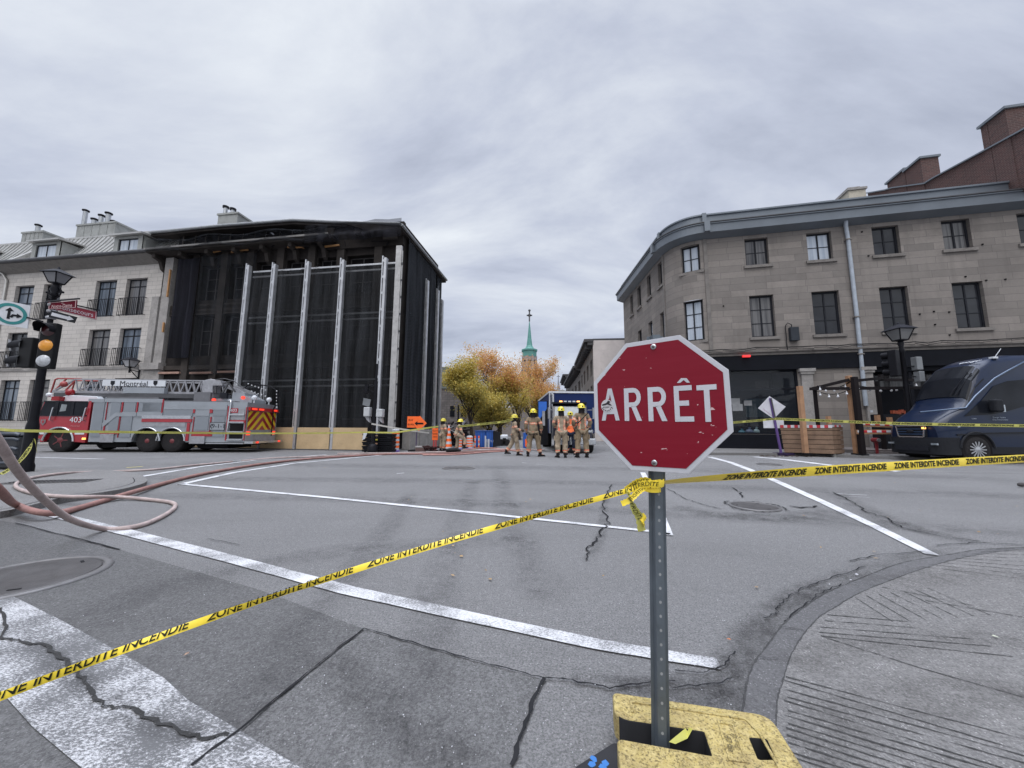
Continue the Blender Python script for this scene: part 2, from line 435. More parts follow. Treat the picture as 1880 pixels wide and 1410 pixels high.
for pts, w_ in (([(728, 870), (742, 869)], .05), ([(1535, 907), (1592, 910)], .022), ([(1548, 912), (1597, 914)], .012), ([(958, 850), (975, 851)], .04), ([(985, 853), (1000, 853)], .03)):
 ribbon(mb, gp(*pts), w_, 0.008)
tag(mb.build('road_paint_dabs', m_line2), kind='structure')
mb = MB(); ribbon(mb, gp((232, 859), (262, 857)), 0.09, 0.008)
tag(mb.build('yellow_road_mark', M('yellow_mark', (0.55, 0.5, 0.16), 0.8)), kind='structure')
sheet('crosswalk_bar', gp((16, 1093), (120, 1146), (228, 1206), (300, 1248), (345, 1290), (430, 1340), (560, 1420), (160, 1424), (60, 1340), (0, 1272), (-220, 1080), (-120, 1040)), 0.008, m_line3)

mb = MB(); z = 0.011
def crack(pts, w_, jag=0.012, sub=8, seed=1): ribbon(mb, gp(*pts), w_, z, jag, sub, 0.5, seed)
crack([(668, 1157), (590, 1218), (500, 1293), (430, 1352), (350, 1412)], .008, .004, 6, 2)
crack([(668, 1157), (720, 1172), (835, 1207), (930, 1232), (1000, 1250)], .006, .005, 6, 3)
crack([(1000, 1250), (975, 1300), (960, 1350), (938, 1412)], .012, .005, 6, 4)
crack([(1000, 1249), (1050, 1254), (1118, 1268), (1180, 1258), (1240, 1255)], .007, .006, 6, 5)
crack([(28, 962), (120, 985), (220, 1011)], .012, .006, 6, 6)
crack([(1124, 890), (1112, 915), (1108, 935), (1116, 962), (1100, 985), (1082, 1010), (1077, 1030)], .014, .03, 7, 7)
crack([(1225, 898), (1262, 918), (1300, 930), (1330, 936)], .012, .02, 6, 8)
crack([(1345, 896), (1360, 905), (1362, 914)], .02, .02, 4, 9)
crack([(1450, 930), (1475, 934), (1500, 930)], .03, .04, 5, 10)
crack([(1530, 905), (1570, 925), (1590, 940), (1625, 952), (1660, 970), (1720, 985), (1800, 996)], .014, .03, 6, 11)
crack([(1720, 1003), (1780, 998), (1880, 1002)], .01, .02, 6, 12)
crack([(1700, 1014), (1620, 1020), (1560, 1032)], .007, .012, 6, 13)
crack([(1590, 1042), (1530, 1062), (1480, 1080), (1445, 1100), (1432, 1115), (1425, 1128), (1402, 1138)], .007, .012, 6, 14)
crack([(1545, 1075), (1500, 1095), (1480, 1112), (1440, 1145)], .006, .008, 6, 15)
crack([(1240, 1235), (1290, 1240), (1330, 1225), (1350, 1200)], .005, .006, 6, 16)
crack([(1235, 1268), (1300, 1262), (1345, 1250)], .005, .008, 6, 17)
crack([(380, 990), (440, 1002)], .006, .01, 4, 18)
crack([(1600, 866), (1700, 868), (1880, 870)], .02, .02, 6, 19)
tag(mb.build('road_cracks', m_crack), kind='structure')
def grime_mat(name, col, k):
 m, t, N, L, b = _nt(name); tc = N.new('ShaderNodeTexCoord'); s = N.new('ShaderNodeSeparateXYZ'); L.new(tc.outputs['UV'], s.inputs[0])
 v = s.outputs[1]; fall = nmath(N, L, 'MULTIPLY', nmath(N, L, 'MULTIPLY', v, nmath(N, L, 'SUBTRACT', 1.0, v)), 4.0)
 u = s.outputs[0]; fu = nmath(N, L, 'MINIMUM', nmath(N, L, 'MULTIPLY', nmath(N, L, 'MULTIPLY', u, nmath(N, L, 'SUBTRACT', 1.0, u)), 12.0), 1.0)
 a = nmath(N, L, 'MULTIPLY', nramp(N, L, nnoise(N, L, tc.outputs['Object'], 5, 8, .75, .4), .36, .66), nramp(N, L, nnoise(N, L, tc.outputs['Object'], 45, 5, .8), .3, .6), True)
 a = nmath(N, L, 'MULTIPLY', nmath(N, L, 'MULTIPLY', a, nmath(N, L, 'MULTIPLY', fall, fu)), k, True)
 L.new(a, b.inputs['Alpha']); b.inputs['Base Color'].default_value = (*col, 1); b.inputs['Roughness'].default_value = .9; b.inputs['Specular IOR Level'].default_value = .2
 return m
def stain(mb, pts, wd, z):
 P = smooth_path([Vector((p[0], p[1], 0)) for p in gp(*pts)], 6); n = len(P)-1; E = []
 for i, q in enumerate(P):
  d = (P[min(i+1, n)]-P[max(i-1, 0)]).normalized(); nn = Vector((-d.y, d.x, 0))*wd/2; E.append((q+nn, q-nn))
 for i in range(n):
  a, b = E[i], E[i+1]; mb.face([(a[1].x, a[1].y, z), (b[1].x, b[1].y, z), (b[0].x, b[0].y, z), (a[0].x, a[0].y, z)], uv=[(i/n, 0), ((i+1)/n, 0), ((i+1)/n, 1), (i/n, 1)])
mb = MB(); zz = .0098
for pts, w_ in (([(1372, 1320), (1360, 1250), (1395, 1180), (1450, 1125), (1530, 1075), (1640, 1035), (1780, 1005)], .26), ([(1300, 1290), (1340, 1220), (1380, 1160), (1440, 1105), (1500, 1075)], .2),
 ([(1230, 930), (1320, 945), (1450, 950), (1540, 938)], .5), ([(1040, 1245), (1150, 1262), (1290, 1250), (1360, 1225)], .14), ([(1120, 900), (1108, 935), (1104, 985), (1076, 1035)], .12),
 ([(60, 1180), (150, 1260), (250, 1325), (380, 1360)], .10), ([(880, 1420), (700, 1300), (600, 1200)], .22), ([(1060, 1270), (1130, 1262), (1280, 1285), (1420, 1310), (1500, 1400)], .16), ([(1530, 905), (1640, 960), (1800, 1000)], .35)): stain(mb, pts, w_, zz); zz += .0002  # road dirt, plus a strip round the ballast block painting its contact shadow
tag(mb.build('road_grime_contact_shade', grime_mat('grime_and_shade', (.035, .033, .034), .5)), kind='structure')
mb = MB(); zz = .0052
for pts, w_ in (([(-100, 905), (400, 912), (900, 925), (1300, 948), (2000, 985)], .55), ([(-100, 872), (500, 880), (1000, 886), (1500, 900), (2000, 915)], .8), ([(300, 850), (700, 856), (1200, 862), (1900, 880)], 1.2),
 ([(760, 1420), (800, 1100), (840, 960), (870, 880)], .32), ([(1010, 1120), (960, 1000), (930, 930), (915, 860)], .4), ([(380, 1420), (560, 1150), (690, 1000), (760, 900)], .3), ([(100, 1180), (300, 1080), (640, 1010), (1000, 990)], .4)): stain(mb, pts, w_, zz); zz += .0003
tag(mb.build('tyre_stains', grime_mat('tyre_polish', (.06, .058, .062), .36)), kind='structure')
mb = MB(); zz = .0226
for pts, w_ in (([(1450, 1240), (1560, 1200), (1750, 1180), (1900, 1190)], .22), ([(1480, 1420), (1560, 1330), (1750, 1290), (1950, 1290)], .25), ([(1600, 1080), (1750, 1062), (1950, 1070)], .35)): stain(mb, pts, w_, zz); zz += .0002
tag(mb.build('pavement_stains', grime_mat('pave_stain', (.07, .065, .062), .4)), kind='structure')
mb = MB(); z = 0.0135
crack([(0, 1120), (10, 1150), (2, 1175), (30, 1180), (80, 1190), (105, 1205), (140, 1240), (165, 1270), (190, 1303), (240, 1308), (270, 1325), (330, 1350), (365, 1362), (420, 1356)], .011, .008, 5, 21)
tag(mb.build('crosswalk_crack', asphalt_mat('crack_open', 0.035, 0.3)), kind='structure')

m_iron = M('cast_iron', (0.105, 0.10, 0.10), 0.5, 0.55, 0.2, 8, bump=0.3, dirt=0.3)
m_iron2 = M('cast_iron_rim', (0.16, 0.155, 0.155), 0.5, 0.4, 0.2, 8)
def manhole(px, py, r, label):
 c = G(px, py); t = thing('manhole_cover', label, 'manhole cover', (c.x, c.y, 0.0), R(random.uniform(0, 90)), 'iron manhole covers in the road')
 mb = MB(); mb.lathe([(r*1.0, 0.006), (r*1.0, 0.017), (r*1.12, 0.017), (r*1.13, 0.005)], n=40); mb.build('rim', m_iron2, t)
 mb = MB(); mb.lathe([(r*0.975, 0.006), (r*0.975, 0.014), (r*0.94, 0.0155), (r*0.5, 0.0155), (r*0.48, 0.0145), (0.001, 0.0145)], n=40)
 mb.build('lid', m_iron, t)
 for a in (0.3, 2.4, 4.5):
  mb = MB(); mb.obox((r*.78*math.cos(a), r*.78*math.sin(a), .0165), r*.16, r*.045, .003, Matrix.Rotation(a+1.2, 3, 'Z')); mb.build('pry_slot', m_crack, t)
manhole(1385, 931, 0.26, 'round iron manhole cover ringed by cracked asphalt, right of the red octagonal sign')
manhole(842, 860, 0.36, 'distant manhole cover in the middle of the road in front of the firefighters')
manhole(42, 1063, 0.36, 'large smooth manhole cover beside the worn crosswalk bar, cut off by the left edge')
manhole(1412, 853, 0.28, 'small sunken cover between the curved white line and the wide stop line')
mb = MB(); random.seed(5)
c = G(1385, 931)
for k in range(26):
 a = 2*math.pi*k/26;
 if random.random() < .25: continue
 r0 = .31+random.uniform(0, .05)
 ribbon(mb, [(c.x+r0*math.cos(a), c.y+r0*math.sin(a)), (c.x+(r0+.02)*math.cos(a+.2), c.y+(r0+.02)*math.sin(a+.2)), (c.x+(r0-.01)*math.cos(a+.35), c.y+(r0-.01)*math.sin(a+.35))], random.uniform(.008, .03), .0125, .01, 3, .5, k)
tag(mb.build('manhole_collar_cracks', m_crack), kind='structure')

kerb_o = smooth_path([G(1990, 1003), G(1880, 1008), G(1800, 1012), G(1740, 1022), G(1660, 1036), G(1590, 1062), G(1520, 1092), G(1480, 1118), G(1440, 1150), G(1410, 1190), G(1385, 1225), G(1372, 1262), G(1366, 1300), G(1352, 1380), G(1345, 1500)], 5)
kerb_i = smooth_path([G(1990, 1018), G(1880, 1014), G(1810, 1022), G(1745, 1035), G(1690, 1052), G(1640, 1070), G(1580, 1095), G(1530, 1125), G(1500, 1145), G(1472, 1180), G(1452, 1215), G(1438, 1262), G(1428, 1300), G(1425, 1380), G(1425, 1500)], 5)
mb = MB()
for i in range(len(kerb_o)-1):
 a, b, c, d = kerb_o[i], kerb_o[i+1], kerb_i[i+1], kerb_i[i]
 za = 0.014
 mb.face([(a.x, a.y, za), (b.x, b.y, za), (c.x, c.y, za+.006), (d.x, d.y, za+.006)])
 mb.face([(a.x, a.y, 0), (b.x, b.y, 0), (b.x, b.y, za), (a.x, a.y, za)])
tag(mb.build('kerb', m_conc2), kind='structure')
ext = [(p.x, p.y) for p in kerb_i]+[(kerb_i[-1].x+.2, -3), (12, -3), (12, kerb_i[0].y)]
sheet('pavement', ext, 0.0215, m_conc)
mb = MB(); z = 0.024
ribbon(mb, [(p.x, p.y) for p in kerb_i], .005, .0225, .0015, 2, .5, 3)
ribbon(mb, [(p.x, p.y) for p in kerb_o], .006, .0155, .0015, 2, .7, 4)
for (a, b) in (((1433, 1158), (1480, 1167)), ((1565, 1072), (1612, 1083)), ((1392, 1216), (1430, 1220))): ribbon(mb, gp(a, b), .005, .0245, .003, 5, .4, 9)
gr = [((1520, 1137), (1670, 1150)), ((1515, 1148), (1690, 1162)), ((1505, 1160), (1790, 1183)), ((1505, 1170), (1820, 1196)), ((1508, 1177), (1862, 1216)),
      ((1510, 1178), (1700, 1240)), ((1700, 1240), (1900, 1298))]
for k in range(13):
 j = random.uniform(-4, 4); gr.append(((1440+k*1.0+j, 1250+k*13+j), (1900+k*14+j*8, 1380+k*19+j)))
for k in range(9):
 gr.append(((1690+k*16, 1046-k*4.0), (1960, 1078-k*9)))
for k in range(7):
 gr.append(((1570+k*22, 1104-k*3), (1640+k*30, 1150-k*2)))
gr += [((1700, 1110), (1900, 1145)), ((1620, 1085), (1790, 1120))]
for i, (a, b) in enumerate(gr): ribbon(mb, gp(a, b), (.0055, .004), .0235, .0012, 18, .8, i)
tag(mb.build('pavement_grooves', asphalt_mat('groove', 0.06, 0.35)), kind='structure')

lp = smooth_path([G(-300, 985), G(-120, 968), G(0, 952), G(60, 938), G(110, 925), G(190, 913), G(240, 903), G(268, 892), G(262, 881), G(235, 873), G(170, 868), G(80, 866), G(0, 866), G(-300, 870)], 5)
sheet('left_pavement', [(p.x, p.y) for p in lp], 0.075, m_conc, thick=0.08)
mb = MB()
ins = [p+(G(60, 900)-p).normalized()*0.16 for p in lp[:40]]
for i in range(len(ins)-1):
 ribbon(mb, [(ins[i].x, ins[i].y), (ins[i+1].x, ins[i+1].y)], .012, .0785)
tag(mb.build('left_kerb_joint', m_crack), kind='structure')
c = G(95, 884, .08)
t = thing('drain_grate', 'dark slotted iron grate set in the left pavement inside the hose loop', 'drain grate', (c.x, c.y, .0795), R(15))
mb = MB(); mb.box(-.55, .55, -.2, .2, 0, .006); mb.build('plate', m_iron2, t)
mb = MB()
for i in range(20):
 for j in range(3): mb.box(-.52+i*.054, -.52+i*.054+.022, -.17+j*.12, -.17+j*.12+.09, .0085, .010)
mb.build('slots', m_crack, t)
m_walk = asphalt_mat('far_walk', 0.17, 0.3, 0.2, (1.0, 0.97, 0.95))
def raised(name, pts, h=.12, mat=None):
 return sheet(name, pts, h, mat or m_walk, thick=h)
# ================================================================ FACADE TOOLS
def wall_mb(T, U, Z, ops, depth=0.22, usub=(), back=True):
 """wall with real openings; T maps (u, d, z) (d = inward) into the thing's frame. ops = (u0,u1,z0,z1)"""
 mb = MB(T)
 us = sorted(set([round(x, 4) for x in [U[0], U[1]]+[o[i] for o in ops for i in (0, 1)]+list(usub) if U[0]-1e-4 <= x <= U[1]+1e-4]))
 zs = sorted(set([round(x, 4) for x in [Z[0], Z[1]]+[o[i] for o in ops for i in (2, 3)] if Z[0]-1e-4 <= x <= Z[1]+1e-4]))
 for i in range(len(us)-1):
  run = None
  for j in range(len(zs)-1):
   um, zm = (us[i]+us[i+1])/2, (zs[j]+zs[j+1])/2
   if any(o[0] < um < o[1] and o[2] < zm < o[3] for o in ops): continue
   a, b, c, d = us[i], us[i+1], zs[j], zs[j+1]
   mb.face([(a, 0, c), (b, 0, c), (b, 0, d), (a, 0, d)], uv=[(a, c), (b, c), (b, d), (a, d)])
 for (a, b, c, d) in ops:
  D = depth
  mb.face([(a, 0, c), (a, 0, d), (a, D, d), (a, D, c)], uv=[(0, c), (0, d), (D, d), (D, c)])
  mb.face([(b, 0, d), (b, 0, c), (b, D, c), (b, D, d)], uv=[(0, d), (0, c), (D, c), (D, d)])
  mb.face([(a, 0, d), (b, 0, d), (b, D, d), (a, D, d)], uv=[(a, 0), (b, 0), (b, D), (a, D)])
  mb.face([(b, 0, c), (a, 0, c), (a, D, c), (b, D, c)], uv=[(b, 0), (a, 0), (a, D), (b, D)])
 return mb
ident = lambda p: p
def add_window(parent, T, op, fmat, gmat, cols=2, rows=(.5,), d=0.14, fw=.07, sill=None, lintel=None, muntin=.035, name='window', sash=0.0, ov=.08, gd=0.03):
 """frame (with bars) as a part, glass as its sub-part, optional sill"""
 a, b, c, z1 = op
 mb = MB(T); e = .004
 mb.box(a+e, a+fw, d, d+.06, c+e, z1-e); mb.box(b-fw, b-e, d, d+.06, c+e, z1-e)
 mb.box(a+fw, b-fw, d+.002, d+.058, z1-fw, z1-e); mb.box(a+fw, b-fw, d+.002, d+.058, c+e, c+fw*1.1)
 for k in range(1, cols):
  u = a+(b-a)*k/cols; wd = fw*.8 if cols == 2 else muntin
  mb.box(u-wd/2, u+wd/2, d+.004, d+.056, c+fw*1.1, z1-fw)
 for r in rows:
  zz = c+(z1-c)*r; mb.box(a+fw, b-fw, d+.012, d+.048, zz-muntin/2, zz+muntin/2)
 f = mb.build(name, fmat, parent)
 g = MB(T); y = d+gd
 g.face([(a+fw*.5, y, c+fw*.5), (b-fw*.5, y, c+fw*.5), (b-fw*.5, y, z1-fw*.5), (a+fw*.5, y, z1-fw*.5)])
 g.build('pane', gmat, f)
 if sill is not None:
  s = MB(T); s.box(a-ov, b+ov, -.09, .10, c-.14, c+.002); s.build('sill', sill, f)
 return f
def rail_balcony(parent, T, a, b, z0, z1, out=.16, mat=None, n=None, bw=.018):
 mb = MB(T); y = -out
 n = n or max(5, int((b-a)/.11))
 for z in (z0+.05, z1): mb.box(a, b, y-.012, y+.012, z-.014, z+.014)
 for i in range(n+1):
  u = a+(b-a)*i/n; mb.box(u-bw/2, u+bw/2, y-bw/2, y+bw/2, z0, z1)
 for u in (a, b):
  for z in (z0+.05, z1): mb.box(u-.012, u+.012, y, .01, z-.014, z+.014)
 return mb.build('balcony_railing', mat, parent)

m_black = M('black_metal', (0.012, 0.012, 0.015), 0.45, 0.3, 0.2, 6)
m_blackf = M('black_frame', (0.016, 0.017, 0.022), 0.5, 0, 0.2, 6)
m_roofm = M('roof_metal', (0.46, 0.45, 0.43), 0.35, 0.45, 0.16, 1.6, dirt=0.25, dirtcol=(0.12, 0.11, 0.10))
m_roofd = M('roof_metal_dull', (0.30, 0.305, 0.29), 0.55, 0.2, 0.12, 1.2, dirt=0.35)
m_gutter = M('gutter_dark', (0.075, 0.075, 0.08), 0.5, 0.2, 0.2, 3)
m_pale = brick_mat('pale_stone', (0.60, 0.56, 0.52), (0.52, 0.485, 0.455), (0.27, 0.25, 0.235), 0.62, 0.235, 0.009, stain=0.2, squash=1.3)
m_palecut = M('cut_stone', (0.33, 0.31, 0.295), 0.85, 0, 0.15, 2.2, bump=0.25, dirt=0.35, fine=0.3)
g_blue = glass_mat('glass_sky', (0.03, 0.04, 0.055), 0.05, 0.8, (0.20, 0.24, 0.30), 0.55)
g_dark = glass_mat('glass_dark', (0.012, 0.013, 0.017), 0.08, 0.6)
g_curt = glass_mat('glass_curtain', (0.03, 0.03, 0.034), 0.08, 0.6, (0.16, 0.155, 0.155), 0.8)
g_lit = glass_mat('glass_blind', (0.30, 0.35, 0.42), 0.05, 0.2, (0.52, 0.56, 0.62), 0.8)

# ================================================================ STREET LINE ON THE LEFT (Notre-Dame side)
FL = Frame(G(600, 826.5)*1.065, R(-8.5))            # facade line; x runs right, y inward
uL = lambda px, y=700, d=0: FL.uz(px, y, d)[0]
zL = lambda px, py, d=0: FL.uz(px, py, d)[1]
UA, UB, UC = uL(-420), uL(287, 600), uL(735, 620)
raised('left_far_pavement', [tuple(FL.W(UA, -1.15))[:2], tuple(FL.W(uL(690), -1.0))[:2], tuple(FL.W(uL(725), -.35))[:2], tuple(FL.W(UC+.4, 3))[:2], tuple(FL.W(UC+.5, 14))[:2], tuple(FL.W(UA, 14))[:2]], .015)

def build_left():
 ZG = zL(140, 481)                          # gutter level
 t = fthing('stone_house', 'pale stone apartment house with metal mansard roof and dormers behind the fire truck', 'building', FL)
 wins = []
 for (xl, xr, yt, yb, row) in ((24, 58, 524, 590, 2), (76, 109, 521, 588, 2), (173, 211, 515, 577, 2), (229, 267, 511, 575, 2),
                                  (10, 46, 611, 673, 1), (66, 97, 608, 672, 1), (160, 199, 603, 669, 1), (217, 256, 600, 667, 1),
                                  (-4, 31, 698, 772, 0), (49, 86, 697, 772, 0), (149, 189, 694, 770, 0), (206, 247, 692, 768, 0),
                                  (-70, -30, 530, 594, 2), (-80, -36, 616, 680, 1), (-90, -46, 702, 778, 0),
                                  (-160, -118, 538, 600, 2), (-168, -126, 622, 686, 1)):
  a, b, c, d = FL.win(xl, xr, yt, yb); wins.append((a, b, c, d, row))
 rz = {}
 for r_ in (0, 1, 2):
  g = [w_ for w_ in wins if w_[4] == r_]; rz[r_] = (sum(w_[2] for w_ in g)/len(g), sum(w_[3] for w_ in g)/len(g))
 wins = [(a, b, rz[r_][0], rz[r_][1], r_) for a, b, c, d, r_ in wins]
 mb = wall_mb(None, (UA, UB), (0.03, ZG-.02), [w_[:4] for w_ in wins], .25)
 mb.build('wall', m_pale, t)
 for i, (a, b, c, d, r_) in enumerate(wins):
  add_window(t, None, (a, b, c, d), m_blackf, [g_blue, g_dark, g_blue, g_curt][(i*7+r_) % 4], 2, (.80,), d=.16, fw=.06, muntin=.06)
  rail_balcony(t, None, a-.12, b+.12, c-.05, c+.95*(d-c)*.47, mat=m_black)
 zb = zL(150, 676)
 mb = MB(); mb.box(UA, UB-.02, -.06, .02, zb-.09, zb+.03); mb.build('string_course', m_palecut, t)
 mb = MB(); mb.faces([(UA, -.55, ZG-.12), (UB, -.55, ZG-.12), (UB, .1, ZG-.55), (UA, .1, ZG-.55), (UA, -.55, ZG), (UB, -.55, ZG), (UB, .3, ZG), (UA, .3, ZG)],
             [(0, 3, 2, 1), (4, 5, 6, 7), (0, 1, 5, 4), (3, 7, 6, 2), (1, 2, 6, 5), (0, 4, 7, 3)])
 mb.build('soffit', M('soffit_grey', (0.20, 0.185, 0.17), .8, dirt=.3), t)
 mb = MB(); mb.tube([(UA, -.60, ZG+.0), (UB, -.60, ZG+.0)], .10, 8); mb.build('gutter', m_gutter, t)
 mb = MB()
 dp = uL(8, 560); mb.tube([(dp-.9, -.5, ZG-.1), (dp-.3, -.1, ZG-.5), (dp, -.08, ZG-.9), (dp+.02, -.08, .1)], .06, 8); mb.build('downspout', m_roofm, t)
 ZR = zL(215, 432, 1.5)
 prof = []
 for k in range(9):
  q = k/8; prof.append((-.5+2.0*q**0.62*(1-.25*(1-q)), ZG+.06+(ZR-ZG)*(q**1.55)))
 mb = MB()
 for k in range(8):
  (y0, z0), (y1, z1) = prof[k], prof[k+1]
  mb.face([(UA, y0, z0), (UB+.1, y0, z0), (UB+.1, y1, z1), (UA, y1, z1)], smooth=True)
 mb.face([(UA, prof[-1][0], ZR), (UB+.1, prof[-1][0], ZR), (UB+.1, 9, ZR+.4), (UA, 9, ZR+.4)])
 roof = mb.build('roof', m_roofm, t)
 mb = MB(); u = UA
 while u < UB:
  pts = [(u, y-.01, z+.012) for y, z in prof]
  for k in range(8): mb.bar(pts[k], pts[k+1], .025, .05)
  mb.bar((u, prof[-1][0], ZR), (u, prof[-1][0]+.5, ZR+.06), .04, .08)
  mb.obox((u+.12, -.38, ZG+.17), .03, .05, .05); u += .36
 mb.build('standing_seams', m_roofd, t)
 mb = MB(); mb.box(UA, UB+.1, 1.42, 1.62, ZR-.08, ZR+.05); mb.build('ridge_flashing', m_roofm, t)
 for (xl, xr, yt, yb) in ((64, 101, 449, 485), (216, 252, 438, 470), (-98, -52, 462, 497)):
  a, b, c, d = FL.win(xl, xr, yt, yb, 0.05)
  f = MB(); ow = .3
  ya = 0.05
  poly = [(a-ow, c-.1), (a-ow, d+.12), (b+ow, d+.12), (b+ow, c-.1)]
  f = wall_mb(lambda p: (p[0], p[1]+ya, p[2]), (a-ow, b+ow), (c-.12, d+.14), [(a, b, c, d)], .12)
  f.box(a-ow, a-ow+.04, ya+.01, 2.0, c-.1, d+.13); f.box(b+ow-.04, b+ow, ya+.01, 2.0, c-.1, d+.13)
  dm = f.build('dormer', m_roofd, t, boxuv=True)
  f = MB(); f.faces([(a-ow-.15, ya-.22, d+.14), (b+ow+.15, ya-.22, d+.14), (b+ow+.15, 2.6, d+.42), (a-ow-.15, 2.6, d+.42), (a-ow-.15, ya-.22, d+.24), (b+ow+.15, ya-.22, d+.24), (b+ow+.15, 2.6, d+.52), (a-ow-.15, 2.6, d+.52)],
                 [(0, 3, 2, 1), (4, 5, 6, 7), (0, 1, 5, 4), (1, 2, 6, 5), (3, 7, 6, 2), (0, 4, 7, 3)]); f.build('dormer_roof', m_roofm, dm)
  w_ = add_window(t, lambda p: (p[0], p[1]+ya, p[2]), (a, b, c, d), m_blackf, g_lit, 2, (), d=.05, fw=.06)
 up = uL(20, 470)
 mb = MB(); mb.prism([(-.35, ZG+.05), (1.8, ZR+.1), (3.2, ZR+.45), (3.2, ZR-.4), (-.35, ZG-.2)], up-.25, up+.05, 'x'); mb.build('party_wall', m_roofm, t)
 def chim(xl, xr, yt, yb, flues, d=3.0, dep=1.6):
  a, c = FL.uz(xl, yb, d); b, z1 = FL.uz(xr, yt, d)
  m2 = MB(); m2.box(a, b, d, d+dep, ZR-.2, z1-.12); m2.box(a-.05, b+.05, d-.05, d+dep+.05, z1-.12, z1)
  for k in range(1, 5): m2.box(a+(b-a)*k/5-.012, a+(b-a)*k/5+.012, d-.02, d, ZR, z1-.12)
  ch = m2.build('chimney', m_roofd, t)
  for (px, ytop, r) in flues:
   fu, fz = FL.uz(px, ytop, d+.5)
   m3 = MB(); m3.cyl((fu, d+.5, z1-.02), (fu, d+.5, fz-.12), r, n=12); fl = m3.build('flue', M('steel_flue', (.45, .46, .47), .3, .8), ch)
   m3 = MB(); m3.lathe([(r*1.05, fz-.12), (r*1.5, fz-.08), (r*1.5, fz), (r*.6, fz+.06)], (fu, d+.5, 0), 12); m3.build('flue_cap', m_black, fl)
 chim(139, 213, 406, 432, ((158, 386, .13), (174, 402, .14), (187, 395, .13), (200, 391, .14), (209, 406, .13)))
 chim(38, 80, 423, 445, ((71, 413, .13),), 3.0)
 lu, lz = FL.uz(240, 665, -.45)
 lt = thing('wall_lantern', 'black lantern on an iron wall bracket between the pale stone house and the dark netting', 'wall lamp', tuple(FL.W(uL(256, 685), 0, zL(256, 685))), FL.a)
 q = lu-uL(256, 685); qz = lz-zL(256, 685)
 m3 = MB(); m3.box(-.04, .04, -.04, 0, -.35, .3); m3.bar((0, -.03, .05), (q, -.45, .12), .035); m3.bar((0, -.03, -.3), (q, -.4, .08), .03); m3.cyl((q, -.45, -.05), (q, -.45, .25), .05, .03, 8); m3.build('bracket', m_black, lt)
 lantern(lt, (q, -.45, .25), .30)
def lantern(par, c, s, gm=None):
 """four-sided tapered street lantern, s = half width at the top"""
 c = Vector(c); mb = MB(); b0, t0, h = s*.42, s*.78, s*1.15
 P = [c+Vector((sx*b0, sy*b0, 0)) for sx, sy in ((-1,-1),(1,-1),(1,1),(-1,1))]; Q = [c+Vector((sx*t0, sy*t0, h)) for sx, sy in ((-1,-1),(1,-1),(1,1),(-1,1))]
 g = MB(); g.faces([p.lerp(c, .04) for p in P]+[p*1 for p in Q], [(0,1,5,4),(1,2,6,5),(2,3,7,6),(3,0,4,7)])
 for i in range(4):
  mb.bar(P[i], Q[i], s*.1); mb.bar(P[i], P[(i+1) % 4], s*.1); mb.bar(Q[i], Q[(i+1) % 4], s*.1)
 mb.lathe([(0.02, -.22*s), (s*.3, -.12*s), (s*.42, 0)], c, 8)
 fr = mb.build('lantern_frame', m_black, par)
 pane = g.build('glass', gm or M('lantern_glass', (0.42, 0.42, 0.44), 0.15, 0, 0.25, 6), fr)
 m2 = MB(); e = s*1.02
 E = [c+Vector((sx*e, sy*e, h-.02*s)) for sx, sy in ((-1,-1),(1,-1),(1,1),(-1,1))]; K = [c+Vector((sx*s*.3, sy*s*.3, h+.52*s)) for sx, sy in ((-1,-1),(1,-1),(1,1),(-1,1))]
 m2.faces(E+K, [(0,1,5,4),(1,2,6,5),(2,3,7,6),(3,0,4,7),(4,5,6,7),(0,3,2,1)])
 m2.lathe([(s*.2, 0), (s*.1, .12*s), (s*.13, .2*s), (.01, .34*s)], c+Vector((0, 0, h+.52*s)), 8)
 m2.build('lantern_roof', M('lantern_black', (0.02, 0.021, 0.028), .5, .2), par)
build_left()

# ================================================================ BURNT CORNER BUILDING BEHIND NETTING
m_burn = M('burnt_stone', (0.035, 0.030, 0.028), 0.9, 0, 0.3, 1.5, bump=0.3, dirt=0.6, dirtcol=(0.012, 0.011, 0.012), fine=.3)
m_burn2 = M('burnt_stone_lighter', (0.052, 0.045, 0.041), 0.9, 0, 0.3, 1.2, bump=0.3, dirt=0.5, dirtcol=(0.02, 0.018, 0.018))
m_char = M('charred', (0.012, 0.011, 0.012), 0.95, 0, 0.4, 2)
m_alu = M('scaffold_aluminium', (0.50, 0.505, 0.52), 0.4, 0.5, 0.15, 3, dirt=.2)
m_ply = M('plywood', (0.52, 0.38, 0.22), 0.75, 0, 0.12, 1.3, dirt=0.22, dirtcol=(0.28, 0.19, 0.10), fine=.2)
m_wood = M('raw_timber', (0.42, 0.22, 0.09), 0.75, 0, 0.2, 5)
